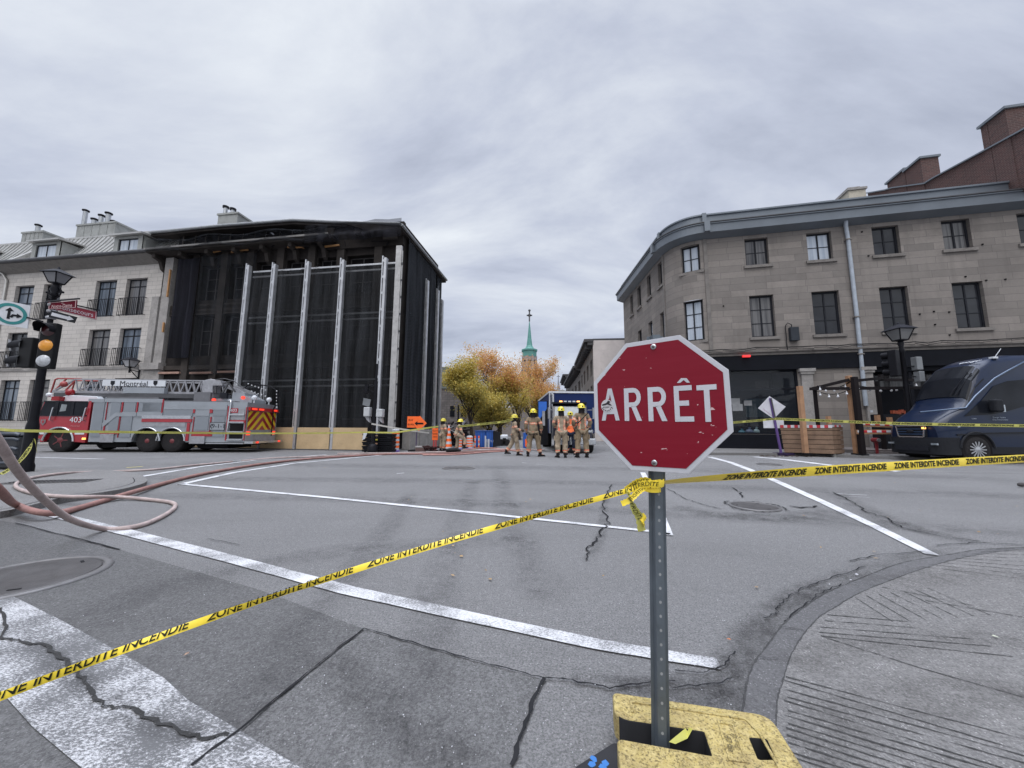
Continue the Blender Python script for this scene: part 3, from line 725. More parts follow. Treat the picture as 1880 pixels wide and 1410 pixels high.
def net_mat(name, dens, col):
 m, t, N, L, b = _nt(name)
 tc = N.new('ShaderNodeTexCoord').outputs['Object']
 mp = N.new('ShaderNodeMapping'); mp.inputs['Rotation'].default_value = (0, R(38), 0); L.new(tc, mp.inputs[0])
 ck = N.new('ShaderNodeTexWave'); ck.inputs['Scale'].default_value = 5.5; ck.bands_direction = 'Z'; L.new(mp.outputs[0], ck.inputs['Vector'])
 f = nramp(N, L, nnoise(N, L, tc, .6, 4), .3, .7)
 mp2 = N.new('ShaderNodeMapping'); mp2.inputs['Scale'].default_value = (3.5, 3.5, .12); L.new(tc, mp2.inputs[0])
 fold_shade = nramp(N, L, nnoise(N, L, mp2.outputs[0], 1, 3), .35, .7)
 a = nmath(N, L, 'ADD', nmath(N, L, 'MULTIPLY', ck.outputs['Fac'], .16), nmath(N, L, 'ADD', dens-.16, nmath(N, L, 'MULTIPLY', f, .12)), True)
 c = nmix(N, L, fold_shade, col, tuple(x*3.6 for x in col))  # light and dark of hanging folds are put into the net colour
 L.new(c, b.inputs['Base Color']); b.inputs['Roughness'].default_value = .9; b.inputs['Specular IOR Level'].default_value = .1
 L.new(a, b.inputs['Alpha']); return m
m_net = net_mat('debris_net', .76, (0.010, 0.0105, 0.0115))
m_net2 = net_mat('debris_net_thin', .60, (0.008, 0.008, 0.010))
m_netside = net_mat('debris_net_side', .93, (0.013, 0.014, 0.016))

def build_burnt():
 CO = FL.W(UC, 0); t = thing('burnt_building', 'fire gutted corner building with charred walls, torn eaves and sagging roof edge', 'building', tuple(CO))
 def TF(p): q = FL.W(p[0], p[1], p[2])-CO; return (q.x, q.y, q.z)          # p = (u on facade, inward, z)
 SA = math.atan2(1.0, .16); FS = Frame(CO, SA)                               # side: x runs away up the street, y = -outward ... inward is to the left
 SL = 4.6
 def TS(p): q = FS.W(p[0], p[1], p[2])-CO; return (q.x, q.y, q.z)
 ZE = zL(600, 432); ZT = zL(480, 410, .9); zc = zL(735, 425)
 cols = [uL(x, 600) for x in (352, 404, 452, 508, 566, 620, 690)]
 ops = []
 for k in range(len(cols)-1):
  a, b = cols[k]+.28, cols[k+1]-.28
  for (y1, y0) in ((480, 545), (575, 650)): ops.append((a, b, zL(500, y0), zL(500, y1)))
  ops.append((a, b, zL(500, 770), zL(500, 695)))
 mb = wall_mb(TF, (UB, UC), (0.03, ZE-.1), ops, .4); mb.build('wall', m_burn, t, boxuv=True)
 for k, o in enumerate(ops):
  rows = (.33, .66)
  add_window(t, TF, o, M('charred_frame', (0.09, 0.085, 0.085), .9), m_char, 2, rows, d=.3, fw=.06, muntin=.03)
 mb = MB(TF)
 for u in cols: mb.box(u-.2, u+.2, -.16, .02, .03, ZE-.4)
 for (ya, yb_) in ((553, 563), (566, 573), (668, 676), (556, 570)): mb.box(UB+.6, UC-.1, -.1, .015, zL(500, yb_), zL(500, ya))
 mb.build('pilasters', m_burn2, t)
 a, b = uL(283, 600), uL(312, 600); zt = zL(300, 478)
 m2 = MB(TF); m2.box(a, (a+b)/2-.06, -.28, .05, zL(290, 672), zL(290, 548)); m2.box((a+b)/2, b, -.22, .05, zL(290, 672), zt)
 m2.box(a-.1, b+.05, -.36, .05, zL(290, 680), zL(290, 668)); m2.box(a, b, -.24, .05, .03, zL(290, 681))
 m2.build('pale_pilaster', m_palecut, t)
 sops = []
 for k in range(3):
  s0 = .7+k*1.5
  for (y1, y0) in ((480, 545), (575, 650), (695, 770)): sops.append((s0, s0+.8, zL(500, y0), zL(500, y1)))
 mb = wall_mb(TS, (0, SL), (0.03, ZE+.25), sops, .3); mb.build('side_wall', m_burn, t, boxuv=True)
 for o in sops: add_window(t, TS, o, m_char, m_char, 2, (.5,), d=.2)
 mb = MB(TF)
 u0 = UB+.02; mb.face([(u0, 0.0, .03), (u0, 7, .03), (u0, 7, ZE), (u0, 0.0, ZE)])
 p3 = FS.W(SL, 0)-FL.O;
 mb.build('flank', m_burn, t)
 eb = [(UB-.25, zL(278, 459, -.75)), (uL(605, 430, -.75), zL(605, 431, -.75))]
 mb = MB(TF)
 (a, za), (b, zb) = eb
 mb.faces([(a, -.75, za-.12), (b, -.75, zb-.12), (b, .1, zb-.12), (a, .1, za-.12), (a, -.8, za+.06), (b, -.8, zb+.06), (b, .1, zb+.06), (a, .1, za+.06)],
             [(0, 3, 2, 1), (4, 5, 6, 7), (0, 1, 5, 4), (1, 2, 6, 5), (3, 7, 6, 2), (0, 4, 7, 3)])
 mb.build('lower_eave', m_burn2, t)
 mb = MB(TF); mb.bar((a, -.84, za+.02), (b, -.84, zb+.02), .09, .09); mb.build('eave_gutter', M('eave_metal', (0.20, 0.19, 0.18), .5, .3, dirt=.4), t)
 for k in range(7):
  q = (k+.2)/6.6; u = a+(b-a)*q; zz = za+(zb-za)*q-.12
  mb = MB(TF); mb.prism([(0.0, zz), (-.62, zz), (-.62, zz-.22), (-.3, zz-.3), (-.16, zz-.7), (0, zz-.8)], u-.1, u+.1, 'x')
  mb.build('bracket', m_burn2, t)
 zu0, zu1 = zL(280, 432, .6), zL(540, 409, .6)
 c0 = uL(606, 430)
 mb = MB(TF); mb.faces([(UB, .55, ZE-.5), (c0, .55, ZE-.3), (c0, .6, zu1-.1), (UB, .6, zu0-.05)], [(0, 1, 2, 3)])
 mb.build('attic_wall', m_char, t)
 mb = MB(TF)
 for k in range(13):
  q = (k+.5)/13; u = UB+(c0-UB)*q; mb.bar((u, .5, za+(zb-za)*q), (u+random.uniform(-.1, .1), .5, zu0+(zu1-zu0)*q-.1), random.uniform(.03, .07))
 for k in range(4):
  q = k/3.6; mb.bar((UB+.5+q*3, .48, za+(zb-za)*q*.5+.3), (UB+2.6+q*3, .46, za+(zb-za)*q*.5+.62), .05)
 mb.build('attic_studs', m_burn2, t)
 mb = MB(TF)
 for (x0, x1, y0, y1) in ((479, 494, 418, 424), (487, 492, 429, 432), (496, 504, 427, 431)):
  p = [FL.uz(x0, y0, .48), FL.uz(x1-4, y0, .48), FL.uz(x1, y1, .48), FL.uz(x0+5, y1, .48)]
  mb.face([(q[0], .48, q[1]) for q in reversed(p)])
 mb.build('roof_hole', M('pale_sheet', (.62, .65, .72), .7), t)
 up = [(uL(277, 430, 0.3), .3, zL(277, 427, .3)), (uL(410, 414, 0.1), .1, zL(410, 414, .1)), (uL(540, 404, -.1), -.1, zL(540, 404, -.1)), (uL(608, 407, -.45), -.45, zL(608, 407, -.45)), (uL(736, 411, -.75), -.75, zL(736, 411, -.75))]
 mb = MB(TF)
 for i in range(len(up)-1):
  (u0, y0, z0), (u1, y1, z1) = up[i], up[i+1]
  mb.faces([(u0, y0, z0-.22), (u1, y1, z1-.22), (u1, y1+1.4, z1-.22), (u0, y0+1.4, z0-.22), (u0, y0, z0), (u1, y1, z1), (u1, y1+4, z1+.25), (u0, y0+4, z0+.25)],
                 [(0, 3, 2, 1), (4, 5, 6, 7), (0, 1, 5, 4), (1, 2, 6, 5), (0, 4, 7, 3)])
 mb.build('roof', m_burn, t)
 mb = MB(TF); mb.tube([(u, y-.05, z-.03) for u, y, z in up], .08, 8); mb.build('upper_gutter', M('upper_metal', (0.30, 0.31, 0.32), .45, .4, dirt=.35), t)
 s1 = FS.dz(736, 411);
 ue, ye, ze = up[-1]
 A = FL.W(ue, ye, ze)
 r = ray(819, 513); tt = (ze-.25-CAM_H)/r.z; B = Vector((r.x*tt, r.y*tt, ze-.25))
 mb = MB(lambda p: Vector(p)-CO)
 inw = Vector((-1, .16, 0)).normalized()
 V = [A-Vector((0, 0, .22)), B-Vector((0, 0, .22)), B+inw*2.2-Vector((0, 0, .22)), A+inw*1.6-Vector((0, 0, .22)), A, B, B+inw*3.2+Vector((0, 0, .3)), A+inw*3.0+Vector((0, 0, .3))]
 mb.faces(V, [(0, 3, 2, 1), (4, 5, 6, 7), (0, 1, 5, 4), (1, 2, 6, 5), (3, 7, 6, 2), (0, 4, 7, 3)]); mb.build('side_cornice', m_burn, t)
 mb = MB(lambda p: Vector(p)-CO); mb.tube([A+Vector((.04, -.02, -.05)), B+Vector((.04, 0, -.05))], .07, 8)
 mb.build('side_gutter', M('upper_metal', (0.30, 0.31, 0.32)), t)
 for k in range(9):
  q = (k+.5)/9; P = A.lerp(B, q)-Vector((0, 0, .22)); P += inw*.35
  mb = MB(lambda p: Vector(p)-CO); mb.obox(P+inw*.35-Vector((0, 0, .16)), .7, .12, .3, Matrix.Rotation(math.atan2(inw.y, inw.x), 3, 'Z')); mb.build('side_bracket', m_burn2, t)
 mb = MB(TF)
 mb.box(c0, UC+.02, -.2, .02, ZE-.9, ZE+.3); mb.box(c0+.1, c0+.6, -.55, -.2, ZE-.35, ZE+.05)
 for q in (.42, .62, .78): mb.box(c0+(UC-c0)*q, c0+(UC-c0)*q+.34, -.6, -.2, ZE-.35, ZE+.05)
 mb.build('frieze', m_burn, t)
 random.seed(12)
 mb = MB(TF)
 for k in range(26):
  u = UB+.5+random.random()*(UC-UB-1); z = ZE-.3-random.random()*.5
  mb.bar((u, -.25-random.random()*.3, z), (u+random.uniform(-.9, .9), -.25-random.random()*.3, z+random.uniform(-.35, .2)), random.uniform(.02, .06))
 mb.build('charred_debris', m_char, t)
 for (x0, y0, x1, y1) in ((313, 495, 307, 545), (381, 466, 405, 460), (425, 463, 456, 459), (528, 454, 558, 455), (594, 453, 623, 450), (301, 592, 299, 610)):
  p = FL.uz(x0, y0, -.3); q = FL.uz(x1, y1, -.3)
  mb = MB(TF); mb.bar((p[0], -.3, p[1]), (q[0], -.3, q[1]), .07); mb.build('exposed_timber', m_wood, t)
 for (x0, x1, y) in ((292, 330, 685), (349, 389, 685), (400, 437, 683)):
  p = FL.uz(x0, y, -.2); q = FL.uz(x1, y, -.2)
  mb = MB(TF); mb.box(p[0], q[0], -.25, -.05, p[1]-.05, p[1]+.05); mb.build('shop_lintel', M('salmon_trim', (.36, .22, .17), .7), t)
 a, _ = FL.uz(399, 412, 3.2); b, z1 = FL.uz(437, 390, 3.2)
 m2 = MB(TF); m2.box(a, b, 3.2, 4.6, ZE, z1-.1); m2.box(a-.06, b+.06, 3.14, 4.66, z1-.1, z1+.02); ch = m2.build('chimney', m_roofd, t)
 for px, py in ((415, 379), (428, 383)):
  fu, fz = FL.uz(px, py, 3.8); m2 = MB(TF); m2.cyl((fu, 3.8, z1), (fu, 3.8, fz-.1), .12); fl = m2.build('flue', M('steel_flue', (.45, .46, .47), .3, .8), ch)
  m2 = MB(TF); m2.cyl((fu, 3.8, fz-.12), (fu, 3.8, fz), .19); m2.build('flue_cap', m_black, fl)
 return CO, TF, TS, FS, SL, ZE, cols
CO, TF, TS, FS, SL, ZE, cols = build_burnt()

def upright(Wp, top, label, w_=.10, tilt=0.0, lower=0.03, ang=0):
 t = thing('scaffold_upright', label, 'scaffold', (Wp.x, Wp.y, .0), ang, 'aluminium scaffold uprights around the burnt building')
 mb = MB()
 mb.box(-w_*.9, -w_*.35, -.05, .05, lower, top); mb.box(w_*.35, w_*1.5, -.09, .09, lower, top-.12)
 mb.build('twin_rails', m_alu, t)
 mb = MB(); z = top-.25; mb.box(-w_*.35, w_*.35, -.02, .02, lower, top-.05); mb.build('web', m_gutter, t)
 mb = MB()
 while z > .3:
  mb.obox((0, -.04, z), w_*1.0, .04, .11); z -= .78
 mb.build('rosettes', m_alu, t)
 mb = MB(); mb.box(-.16, .2, -.16, .16, 0.0, lower+.0); mb.build('base_plate', m_gutter, t)
 return t
ords = ['first (leftmost)', 'second', 'third', 'fourth', 'fifth']
UP = []
for k, (px, py) in enumerate(((456, 484), (504, 482), (565, 477), (629, 474), (706, 470))):
 u, z = FL.uz(px, py, -.95); UP.append(u)
 upright(FL.W(u, -.95), z, ords[k]+' aluminium scaffold upright from the left on the front of the burnt building', lower=.03, ang=FL.a)
u, z = FL.uz(735, 450, -1.0)
P = FL.W(u, -1.0); t = thing('corner_post', 'tall flat pale metal post at the street corner of the netted building', 'scaffold', (P.x, P.y, .015), FL.a)
mb = MB(); mb.box(-.17, .1, -.06, .06, 0, z-.06); mb.box(.11, .15, -.02, .02, 0, z-.3); mb.build('plate', M('corner_metal', (.42, .41, .40), .5, .3, dirt=.3), t)
mb = MB(); zz = .5
while zz < z-.5: mb.obox((.14, -.03, zz), .05, .05, .09); zz += .8
mb.build('clamps', m_gutter, t)
CP = P
sid = []
for k, (px, pt, lab) in enumerate(((773, 500, 'nearest scaffold upright on the side street face'), (794, 520, 'second scaffold upright on the side street face'), (803, 540, 'farthest scaffold upright on the side street face'))):
 r = ray(px, 820); o = CO-FS.n*.24
 tt = (o).dot(FS.n)/r.dot(FS.n); s = (Vector((r.x*tt, r.y*tt, 0))-o).dot(FS.u)
 Wp = FS.W(s, -.24); zt = FS.uz(px, pt, -.24)[1]; sid.append((s, zt))
 upright(Wp, min(zt, ZE+.3), lab, w_=.07, lower=.03, ang=FS.a-R(90))
def net_panel(T, u0, u1, d, z0, z1, mat, label, sag=.11, name='debris_net', loc=None, nu=8, nz=14, seed=0):
 rnd = random.Random(seed); mb = MB(T); g = [[None]*(nz+1) for _ in range(nu+1)]
 ph = rnd.uniform(0, 6)
 for i in range(nu+1):
  for j in range(nz+1):
   q, r_ = i/nu, j/nz
   g[i][j] = (u0+(u1-u0)*q, d+sag*math.sin(q*math.pi)*math.sin(r_*9+ph)*.6+sag*.5*math.sin(q*19+ph), z0+(z1-z0)*r_ + (-.06*math.sin(q*math.pi) if j == nz else 0))
 for i in range(nu):
  for j in range(nz): mb.face([g[i][j], g[i+1][j], g[i+1][j+1], g[i][j+1]], smooth=True)
 o = mb.build(name, mat); tag(o, label, 'debris net', 'dark debris netting on the scaffold'); return o
edges = UP+[uL(733, 600, -.9)]
zn0 = zL(560, 785, -.9); znt = zL(560, 492, -.9)
names = ['between the first and second scaffold uprights from the left', 'between the second and third scaffold uprights from the left', 'between the third and fourth scaffold uprights from the left', 'between the fourth and fifth scaffold uprights from the left', 'between the fifth scaffold upright and the tall corner post']
for k in range(5):
 a, b = edges[k]+.02, edges[k+1]-.02
 w_ = lambda p: FL.W(p[0], p[1], p[2])
 net_panel(w_, a, b, -.88, zn0 if k < 4 else .5, znt-.02*k, m_net, 'dark green-black debris net panel '+names[k], seed=k)
net_panel(lambda p: FL.W(*p), uL(560, 430, -.9), uL(736, 430, -.95), -.97, ZE-.9, ZE+.0, m_net2, 'thin dark net hung over the upper cornice at the building corner', sag=.16, seed=9)
m_net3 = net_mat('debris_net_sheer', .42, (0.010, 0.011, 0.013))
net_panel(lambda p: FL.W(*p), uL(352, 600, -.5), UP[0]-.1, -.5, zL(400, 690), zL(400, 478), m_net3, 'sheer dark net over the open bay left of the first scaffold upright', sag=.2, seed=41)
net_panel(lambda p: FL.W(*p), UB+.1, uL(604, 440, -.9), -.95, ZE-.75, ZE-.08, m_net3, 'sheer sagging net strip under the torn lower eave of the burnt building', sag=.3, seed=42, nu=24)
net_panel(lambda p: FL.W(*p), uL(312, 600, -.35), uL(352, 600, -.35), -.35, zL(320, 660), zL(320, 482), net_mat('debris_net_solid', .98, (0.005, 0.005, 0.007)), 'opaque black sheet hung beside the pale pilaster at the left end of the burnt facade', sag=.05, seed=11)
for (py, lab) in ((490, 'top'), (577, 'middle'), (697, 'lower')):
 t = thing('ledger_rails', lab+' pair of horizontal scaffold rails seen through the debris netting', 'scaffold rail', tuple(FL.W(UP[0], -.60, 0)), FL.a, 'horizontal scaffold rails behind the netting')
 for dz in (0, -.28):
  z = zL(560, py, -.8)+dz; mb = MB(); mb.box(0, edges[-1]-UP[0]-.2, -.03, .03, z-.04, z+.04); mb.build('rail', m_alu, t)
s_ = [.05]+[q[0] for q in sid]+[SL-.02]
for k in range(4):
 net_panel(lambda p: FS.W(*p), s_[k]+.06, s_[k+1]-.02, -.16, .9, ZE-.4-k*.1, m_netside, ['dark net panel nearest the corner on the side street face', 'narrow dark net panel in the middle of the side street face', 'third dark net strip on the side street face', 'farthest dark net strip on the side street face'][k], sag=.06, seed=20+k)
hb = [uL(x, 800, -1.0) for x in (380, 434)]+[uL(x, 800, -1.0) for x in (500, 541.5, 546.5, 605.5, 611, 672)]
zp = zL(590, 785, -1.0)
def ply(a, b, lab):
 t = thing('plywood_panel', lab, 'plywood board', tuple(FL.W(a, -1.02, .015)), FL.a, 'plywood hoarding boards along the scaffold foot')
 mb = MB(); mb.box(0, b-a-.01, 0, .03, 0.02, zp-.015); mb.build('board', m_ply, t, bevel=.004)
 mb = MB(); mb.box(-.0, b-a, -.02, .06, -.01, .03); mb.build('bottom_plate', m_gutter, t)
ply(uL(300, 800, -1.02), uL(440, 800, -1.02), 'plywood board mostly hidden behind the fire truck')
ply(uL(440, 800, -1.02)+.02, uL(541, 800, -1.02), 'plywood board partly hidden by the rear of the fire truck')
ply(uL(545, 800, -1.02), uL(605, 800, -1.02), 'plywood board between the third and fourth scaffold uprights')
ply(uL(609, 800, -1.02), uL(674, 800, -1.02), 'plywood board behind the stack of black crates')
m_cb = M('barrier_concrete', (0.30, 0.285, 0.265), .9, 0, .15, 2.0, bump=.3, dirt=.4)
bx = [736, 752, 765, 780, 800]
for k in range(4):
 A = FS.W(-.1+k*1.1, -.75); B = FS.W(-.1+k*1.1+1.08, -.75)
 t = thing('concrete_block', ['stained concrete block nearest the striped barrel', 'second stained concrete block under the orange arrow sign', 'third stained concrete block under the side netting', 'farthest stained concrete block beside the orange message sign'][k], 'concrete block', tuple(A), math.atan2(B.y-A.y, B.x-A.x), 'concrete blocks along the side of the burnt building')
 ln = (B-A).length; mb = MB(); mb.box(0, ln-.03, 0.0, .4, 0, .92); mb.build('block', m_cb, t, bevel=.03)
# ================================================================ RIGHT CORNER BUILDING
m_grey = brick_mat('grey_ashlar', (0.27, 0.24, 0.217), (0.185, 0.166, 0.152), (0.11, 0.10, 0.095), 1.15, 0.34, 0.008, stain=0.5, squash=1.5, offs=.37, stainscale=.5, staincol=(.09, .078, .072))
m_greycut = M('grey_trim_stone', (0.20, 0.182, 0.168), .85, 0, .15, 2.5, bump=.3, dirt=.4, fine=.25)
m_zinc = M('blue_grey_zinc', (0.16, 0.18, 0.205), .42, .3, .1, .8, dirt=.25, dirtcol=(.14, .16, .18))
m_shop = M('shopfront_black', (0.006, 0.007, 0.011), .7, 0, .2, 2)
S0 = Vector((10.2, 18.3, 0)); A_ST = R(-12.3); RAD = 1.82
H1 = A_ST+math.pi                              # heading when walking towards smaller u
H2 = math.atan2(1, .018); TURN = H1-H2; ARC = RAD*TURN
SIDE = 8.0
def path(u):
 """-> point, outward normal"""
 if u >= 0:
  return S0+Vector((math.cos(A_ST), math.sin(A_ST), 0))*u, Vector((math.sin(A_ST), -math.cos(A_ST), 0))
 h = (math.cos(H1), math.sin(H1)); C = S0+Vector((h[1], -h[0], 0))*RAD
 s = -u
 if s <= ARC:
  a = H1-s/RAD; n = Vector((-math.sin(a), math.cos(a), 0)); return C+n*RAD, n
 a = H2; n = Vector((-math.sin(a), math.cos(a), 0)); P = C+n*RAD
 return P+Vector((math.cos(a), math.sin(a), 0))*(s-ARC), n
def TP(p):
 P, n = path(p[0]); P = P-n*p[1]; return (P.x-S0.x, P.y-S0.y, p[2])
def up_px(px, py, d=0.0, lo=-ARC-SIDE-1, hi=16):
 """u on the curved front whose point lies under the pixel, and its height"""
 r = ray(px, py); prev = None; u = hi; best = None
 while u > lo:
  P, n = path(u); P = P-n*d; c = P.x*r.y-P.y*r.x
  if prev is not None and (c > 0) != (prev > 0):
   best = u+.02*abs(c)/(abs(c)+abs(prev)); break
  prev = c; u -= .02
 if best is None: best = lo
 P, n = path(best); P = P-n*d; k = P.y/r.y
 return best, CAM_H+r.z*k
def rwin(xl, xr, yt, yb):
 ym = (yt+yb)/2; xm = (xl+xr)/2
 return up_px(xl, ym)[0], up_px(xr, ym)[0], up_px(xm, yb)[1], up_px(xm, yt)[1]
def build_right():
 t = thing('corner_building', 'three storey grey stone corner building with rounded corner, zinc cornice and black shopfronts', 'building', tuple(S0))
 top = [(1368, 1411, 436, 487), (1482, 1528, 427, 477), (1602, 1652, 412, 466), (1730, 1783, 400, 455), (1869, 1928, 386, 443), (1251, 1286, 458, 506), (1209, 1217.5, 498, 546), (1189, 1196, 527, 571), (1171, 1177.5, 550, 588), (1158, 1163, 571, 600)]
 mid = [(1378, 1423, 543, 621), (1493, 1544, 533, 614), (1618, 1671, 524, 607), (1752, 1810, 514, 600), (1893, 1955, 503, 592), (1256.5, 1293, 559, 631), (1213, 1221, 587, 636), (1191.5, 1199, 608, 650), (1172, 1179, 622, 660)]
 W1 = [rwin(*w_) for w_ in top]; W2 = [rwin(*w_) for w_ in mid]
 z1 = sum(w_[2] for w_ in W1[:6])/6, sum(w_[3] for w_ in W1[:6])/6; z2 = sum(w_[2] for w_ in W2[:6])/6, sum(w_[3] for w_ in W2[:6])/6
 W1 = [(a, b, z1[0], z1[1]) for a, b, c, d in W1]; W2 = [(a, b, z2[0], z2[1]) for a, b, c, d in W2]
 zs = up_px(1590, 641)[1]                    # top of shopfront belt
 zt = up_px(1387, 415)[1]
 ux0, ux1 = -ARC-SIDE, 16.0
 zf = up_px(1400, 678)[1]                    # fascia bottom
 so = [(up_px(1338, 740)[0], up_px(1469, 740)[0], .9, zf), (up_px(1590+18, 740)[0], 13.5, .2, zf)]
 so = [(-1.1, up_px(1469, 740)[0], up_px(1400, 797)[1], zf), so[1]]
 sub = [-ARC*k/14 for k in range(15)]
 mb = wall_mb(TP, (ux0, ux1), (0.02, zt), W1+W2+so, .3, usub=sub+[-ARC-SIDE*.5]); mb.build('wall', m_grey, t)
 for i, o in enumerate(W1): add_window(t, TP, o, m_blackf, [g_curt, g_lit, g_dark, g_curt, g_dark, g_lit, g_curt, g_curt, g_dark, g_dark][i], 2, (.5,), d=.16, fw=.085, sill=m_greycut, ov=.12)
 for i, o in enumerate(W2): add_window(t, TP, o, m_blackf, [g_curt, g_dark, g_dark, g_dark, g_dark, g_lit, g_lit, g_lit, g_dark][i], 2, (.34, .67), d=.16, fw=.085, sill=m_greycut, ov=.12)
 def sweep(name, prof, mat, a=ux0, b=ux1, par=t):
  us = sorted(set([a, b]+[u for u in sub if a < u < b])); m2 = MB(TP); n = len(prof)
  for i in range(len(us)-1):
   for j in range(n):
    p, q = prof[j], prof[(j+1) % n]
    m2.face([(us[i], -p[0], p[1]), (us[i+1], -p[0], p[1]), (us[i+1], -q[0], q[1]), (us[i], -q[0], q[1])], smooth=False)
  m2.face([(us[0], -p[0], p[1]) for p in prof]); m2.face([(us[-1], -p[0], p[1]) for p in reversed(prof)])
  return m2.build(name, mat, par)
 zf0 = up_px(1387, 418, -.45)[1]; zf1 = up_px(1387, 402, -.45)[1]; zp1 = up_px(1387, 385, -.05)[1]
 sweep('cornice', [(-.1, zf0-.02), (.02, zf0-.16), (.5, zf0), (.52, zf1-.06), (.58, zf1-.05), (.58, zf1), (-.1, zf1+.02)], m_zinc)
 sweep('parapet', [(-.3, zf1+.02), (.10, zf1+.02), (.10, zp1-.1), (.18, zp1-.08), (.18, zp1), (-.3, zp1)], m_zinc, -ARC-SIDE+.1, ux1)
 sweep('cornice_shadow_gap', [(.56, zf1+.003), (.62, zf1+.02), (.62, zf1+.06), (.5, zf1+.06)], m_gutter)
 for u in (0.05, -ARC+.0):
  m2 = MB(TP); m2.box(u-.12, u+.12, -.66, .1, zf0-.01, zf1+.04); m2.box(u-.1, u+.1, -.24, .1, zf1+.04, zp1+.03); m2.build('cornice_break', m_zinc, t)
  m2 = MB(TP); m2.box(u-.09, u+.09, -.05, .02, zs, zt-.05); m2.build('seam_pilaster', m_greycut, t)
 m2 = MB(TP); us = [ux1]+[u for u in sorted(sub, reverse=True)]+[ux0]
 P = [(TP((u, .05, 0))[0], TP((u, .05, 0))[1], zp1-.25) for u in us]; P += [(P[-1][0]+10, P[-1][1], zp1-.25), (P[0][0]+2, P[0][1]+10, zp1-.25)]
 m2 = MB(); m2.face(P); rf = m2.build('roof', M('roof_felt', (.08, .08, .085), .9), t)
 bm = bmesh.new(); bm.from_mesh(rf.data); bmesh.ops.triangulate(bm, faces=bm.faces); bm.to_mesh(rf.data); bm.free()
 sweep('belt_course', [(-.05, zs-.16), (.12, zs-.14), (.12, zs-.04), (.22, zs), (.22, zs+.06), (-.05, zs+.1)], m_greycut)
 sweep('fascia', [(-.02, zf-.04), (.10, zf-.04), (.13, zs-.17), (-.02, zs-.165)], m_shop, -ARC-.2, ux1)
 m2 = MB(TP); random.seed(3); u = -1.0; last = (u, -.28, zs+.22)
 while u < 14:
  u += .5; nx = (u, -.26, zs+.17+random.uniform(-.05, .06)); m2.bar(last, nx, .035); m2.bar((last[0], last[1], last[2]-.07), (nx[0], nx[1], nx[2]-.09+random.uniform(-.05, .05)), .022); last = nx
 m2.build('cables', m_black, t)
 o = so[0]
 f = MB(TP); f.box(o[0], o[1], .05, .12, o[3]-.14, o[3]); f.box(o[1]-.1, o[1], .05, .14, o[2], o[3]-.14); f.box(o[0], o[1]-.1, .06, .12, o[2]-.0, o[2]+.08)
 zm = up_px(1400, 714)[1]; f.box(o[0], o[1]-.1, .06, .13, zm-.05, zm+.05); fr = f.build('shop_window', m_shop, t)
 g = MB(TP); us = [x for x in sorted(set([o[0], o[1]]+[u for u in sub if o[0] < u < o[1]]))]
 for i in range(len(us)-1): g.face([(us[i], .1, o[2]), (us[i+1], .1, o[2]), (us[i+1], .1, o[3]), (us[i], .1, o[3])])
 gm = bpy.data.materials.new('shop_glass'); gm.use_nodes = True; b = gm.node_tree.nodes['Principled BSDF']
 b.inputs['Base Color'].default_value = (.03, .035, .045, 1); b.inputs['Roughness'].default_value = .03; b.inputs['Alpha'].default_value = .40; b.inputs['Coat Weight'].default_value = .35; b.inputs['Coat Roughness'].default_value = .02
 g.build('pane', gm, fr)
 sweep('plinth', [(-.05, .02), (.08, .02), (.08, o[2]-.01), (-.05, o[2]-.01)], m_shop, -ARC-.1, o[1]+.05)
 m2 = MB(TP); m2.face([(o[1], 2.6, 0.2), (o[0]-.3, 1.0, .2), (o[0]-.3, 1.0, zf+.3), (o[1], 2.6, zf+.3)]); m2.face([(o[1]+.0, .32, .2), (o[1]+.0, 2.6, .2), (o[1], 2.6, zf+.3), (o[1], .32, zf+.3)])
 m2.face([(-1.2, .32, o[2]-.02), (o[1], .32, o[2]-.02), (o[1], 2.6, o[2]-.02), (-.8, 1.0, o[2]-.02)])
 m2.build('shop_interior', M('interior_grey', (.04, .04, .046), .8, dirt=.3), t)
 m2 = MB(TP); m2.box(.3, o[1]-.3, 2.3, 2.4, zf-.7, zf-.3); m2.build('interior_soffit', M('interior_light', (.11, .105, .105), .8), t)
 m2 = MB(TP); m2.box(2.2, o[1]-.15, 2.0, 2.05, 1.7, 2.7); m2.build('interior_screen', M('interior_teal', (.05, .09, .11), .6), t)
 o = so[1]; m2 = MB(TP); m2.face([(o[0], .9, .1), (o[1], .9, .1), (o[1], .9, o[3]), (o[0], .9, o[3])]); m2.box(o[0]+.02, o[1]-.02, .05, .2, o[3]-.25, o[3]-.01)
 for q in (.0, .22, .45, .7, .93): m2.box(o[0]+(o[1]-o[0])*q+.02, o[0]+(o[1]-o[0])*q+.14, .1, .3, .1, o[3]-.26)
 m2.build('recessed_shopfront', m_shop, t)
 m2 = MB(TP); m2.face([(o[0]+.3, .85, o[3]-.95), (o[1]-.3, .85, o[3]-.95), (o[1]-.3, .85, o[3]-.3), (o[0]+.3, .85, o[3]-.3)]); m2.build('transom_pane', g_curt, t)
 for (xl, xr) in ((1474, 1495), (1588, 1606)):
  a = up_px(xl, 740)[0]; b2 = up_px(xr, 740)[0]; m2 = MB(TP); m2.box(a, b2, -.1, .02, .1, zf-.3); m2.box(a-.05, b2+.05, -.16, .02, zf-.3, zf-.18); m2.box(a-.1, b2+.1, -.2, .02, zf-.18, zf-.03); m2.build('pilaster', m_palecut, t)
 m2 = MB(TP)
 def q(px, py, d=-.12): u, z = up_px(px, py, d); return (u, d, z)
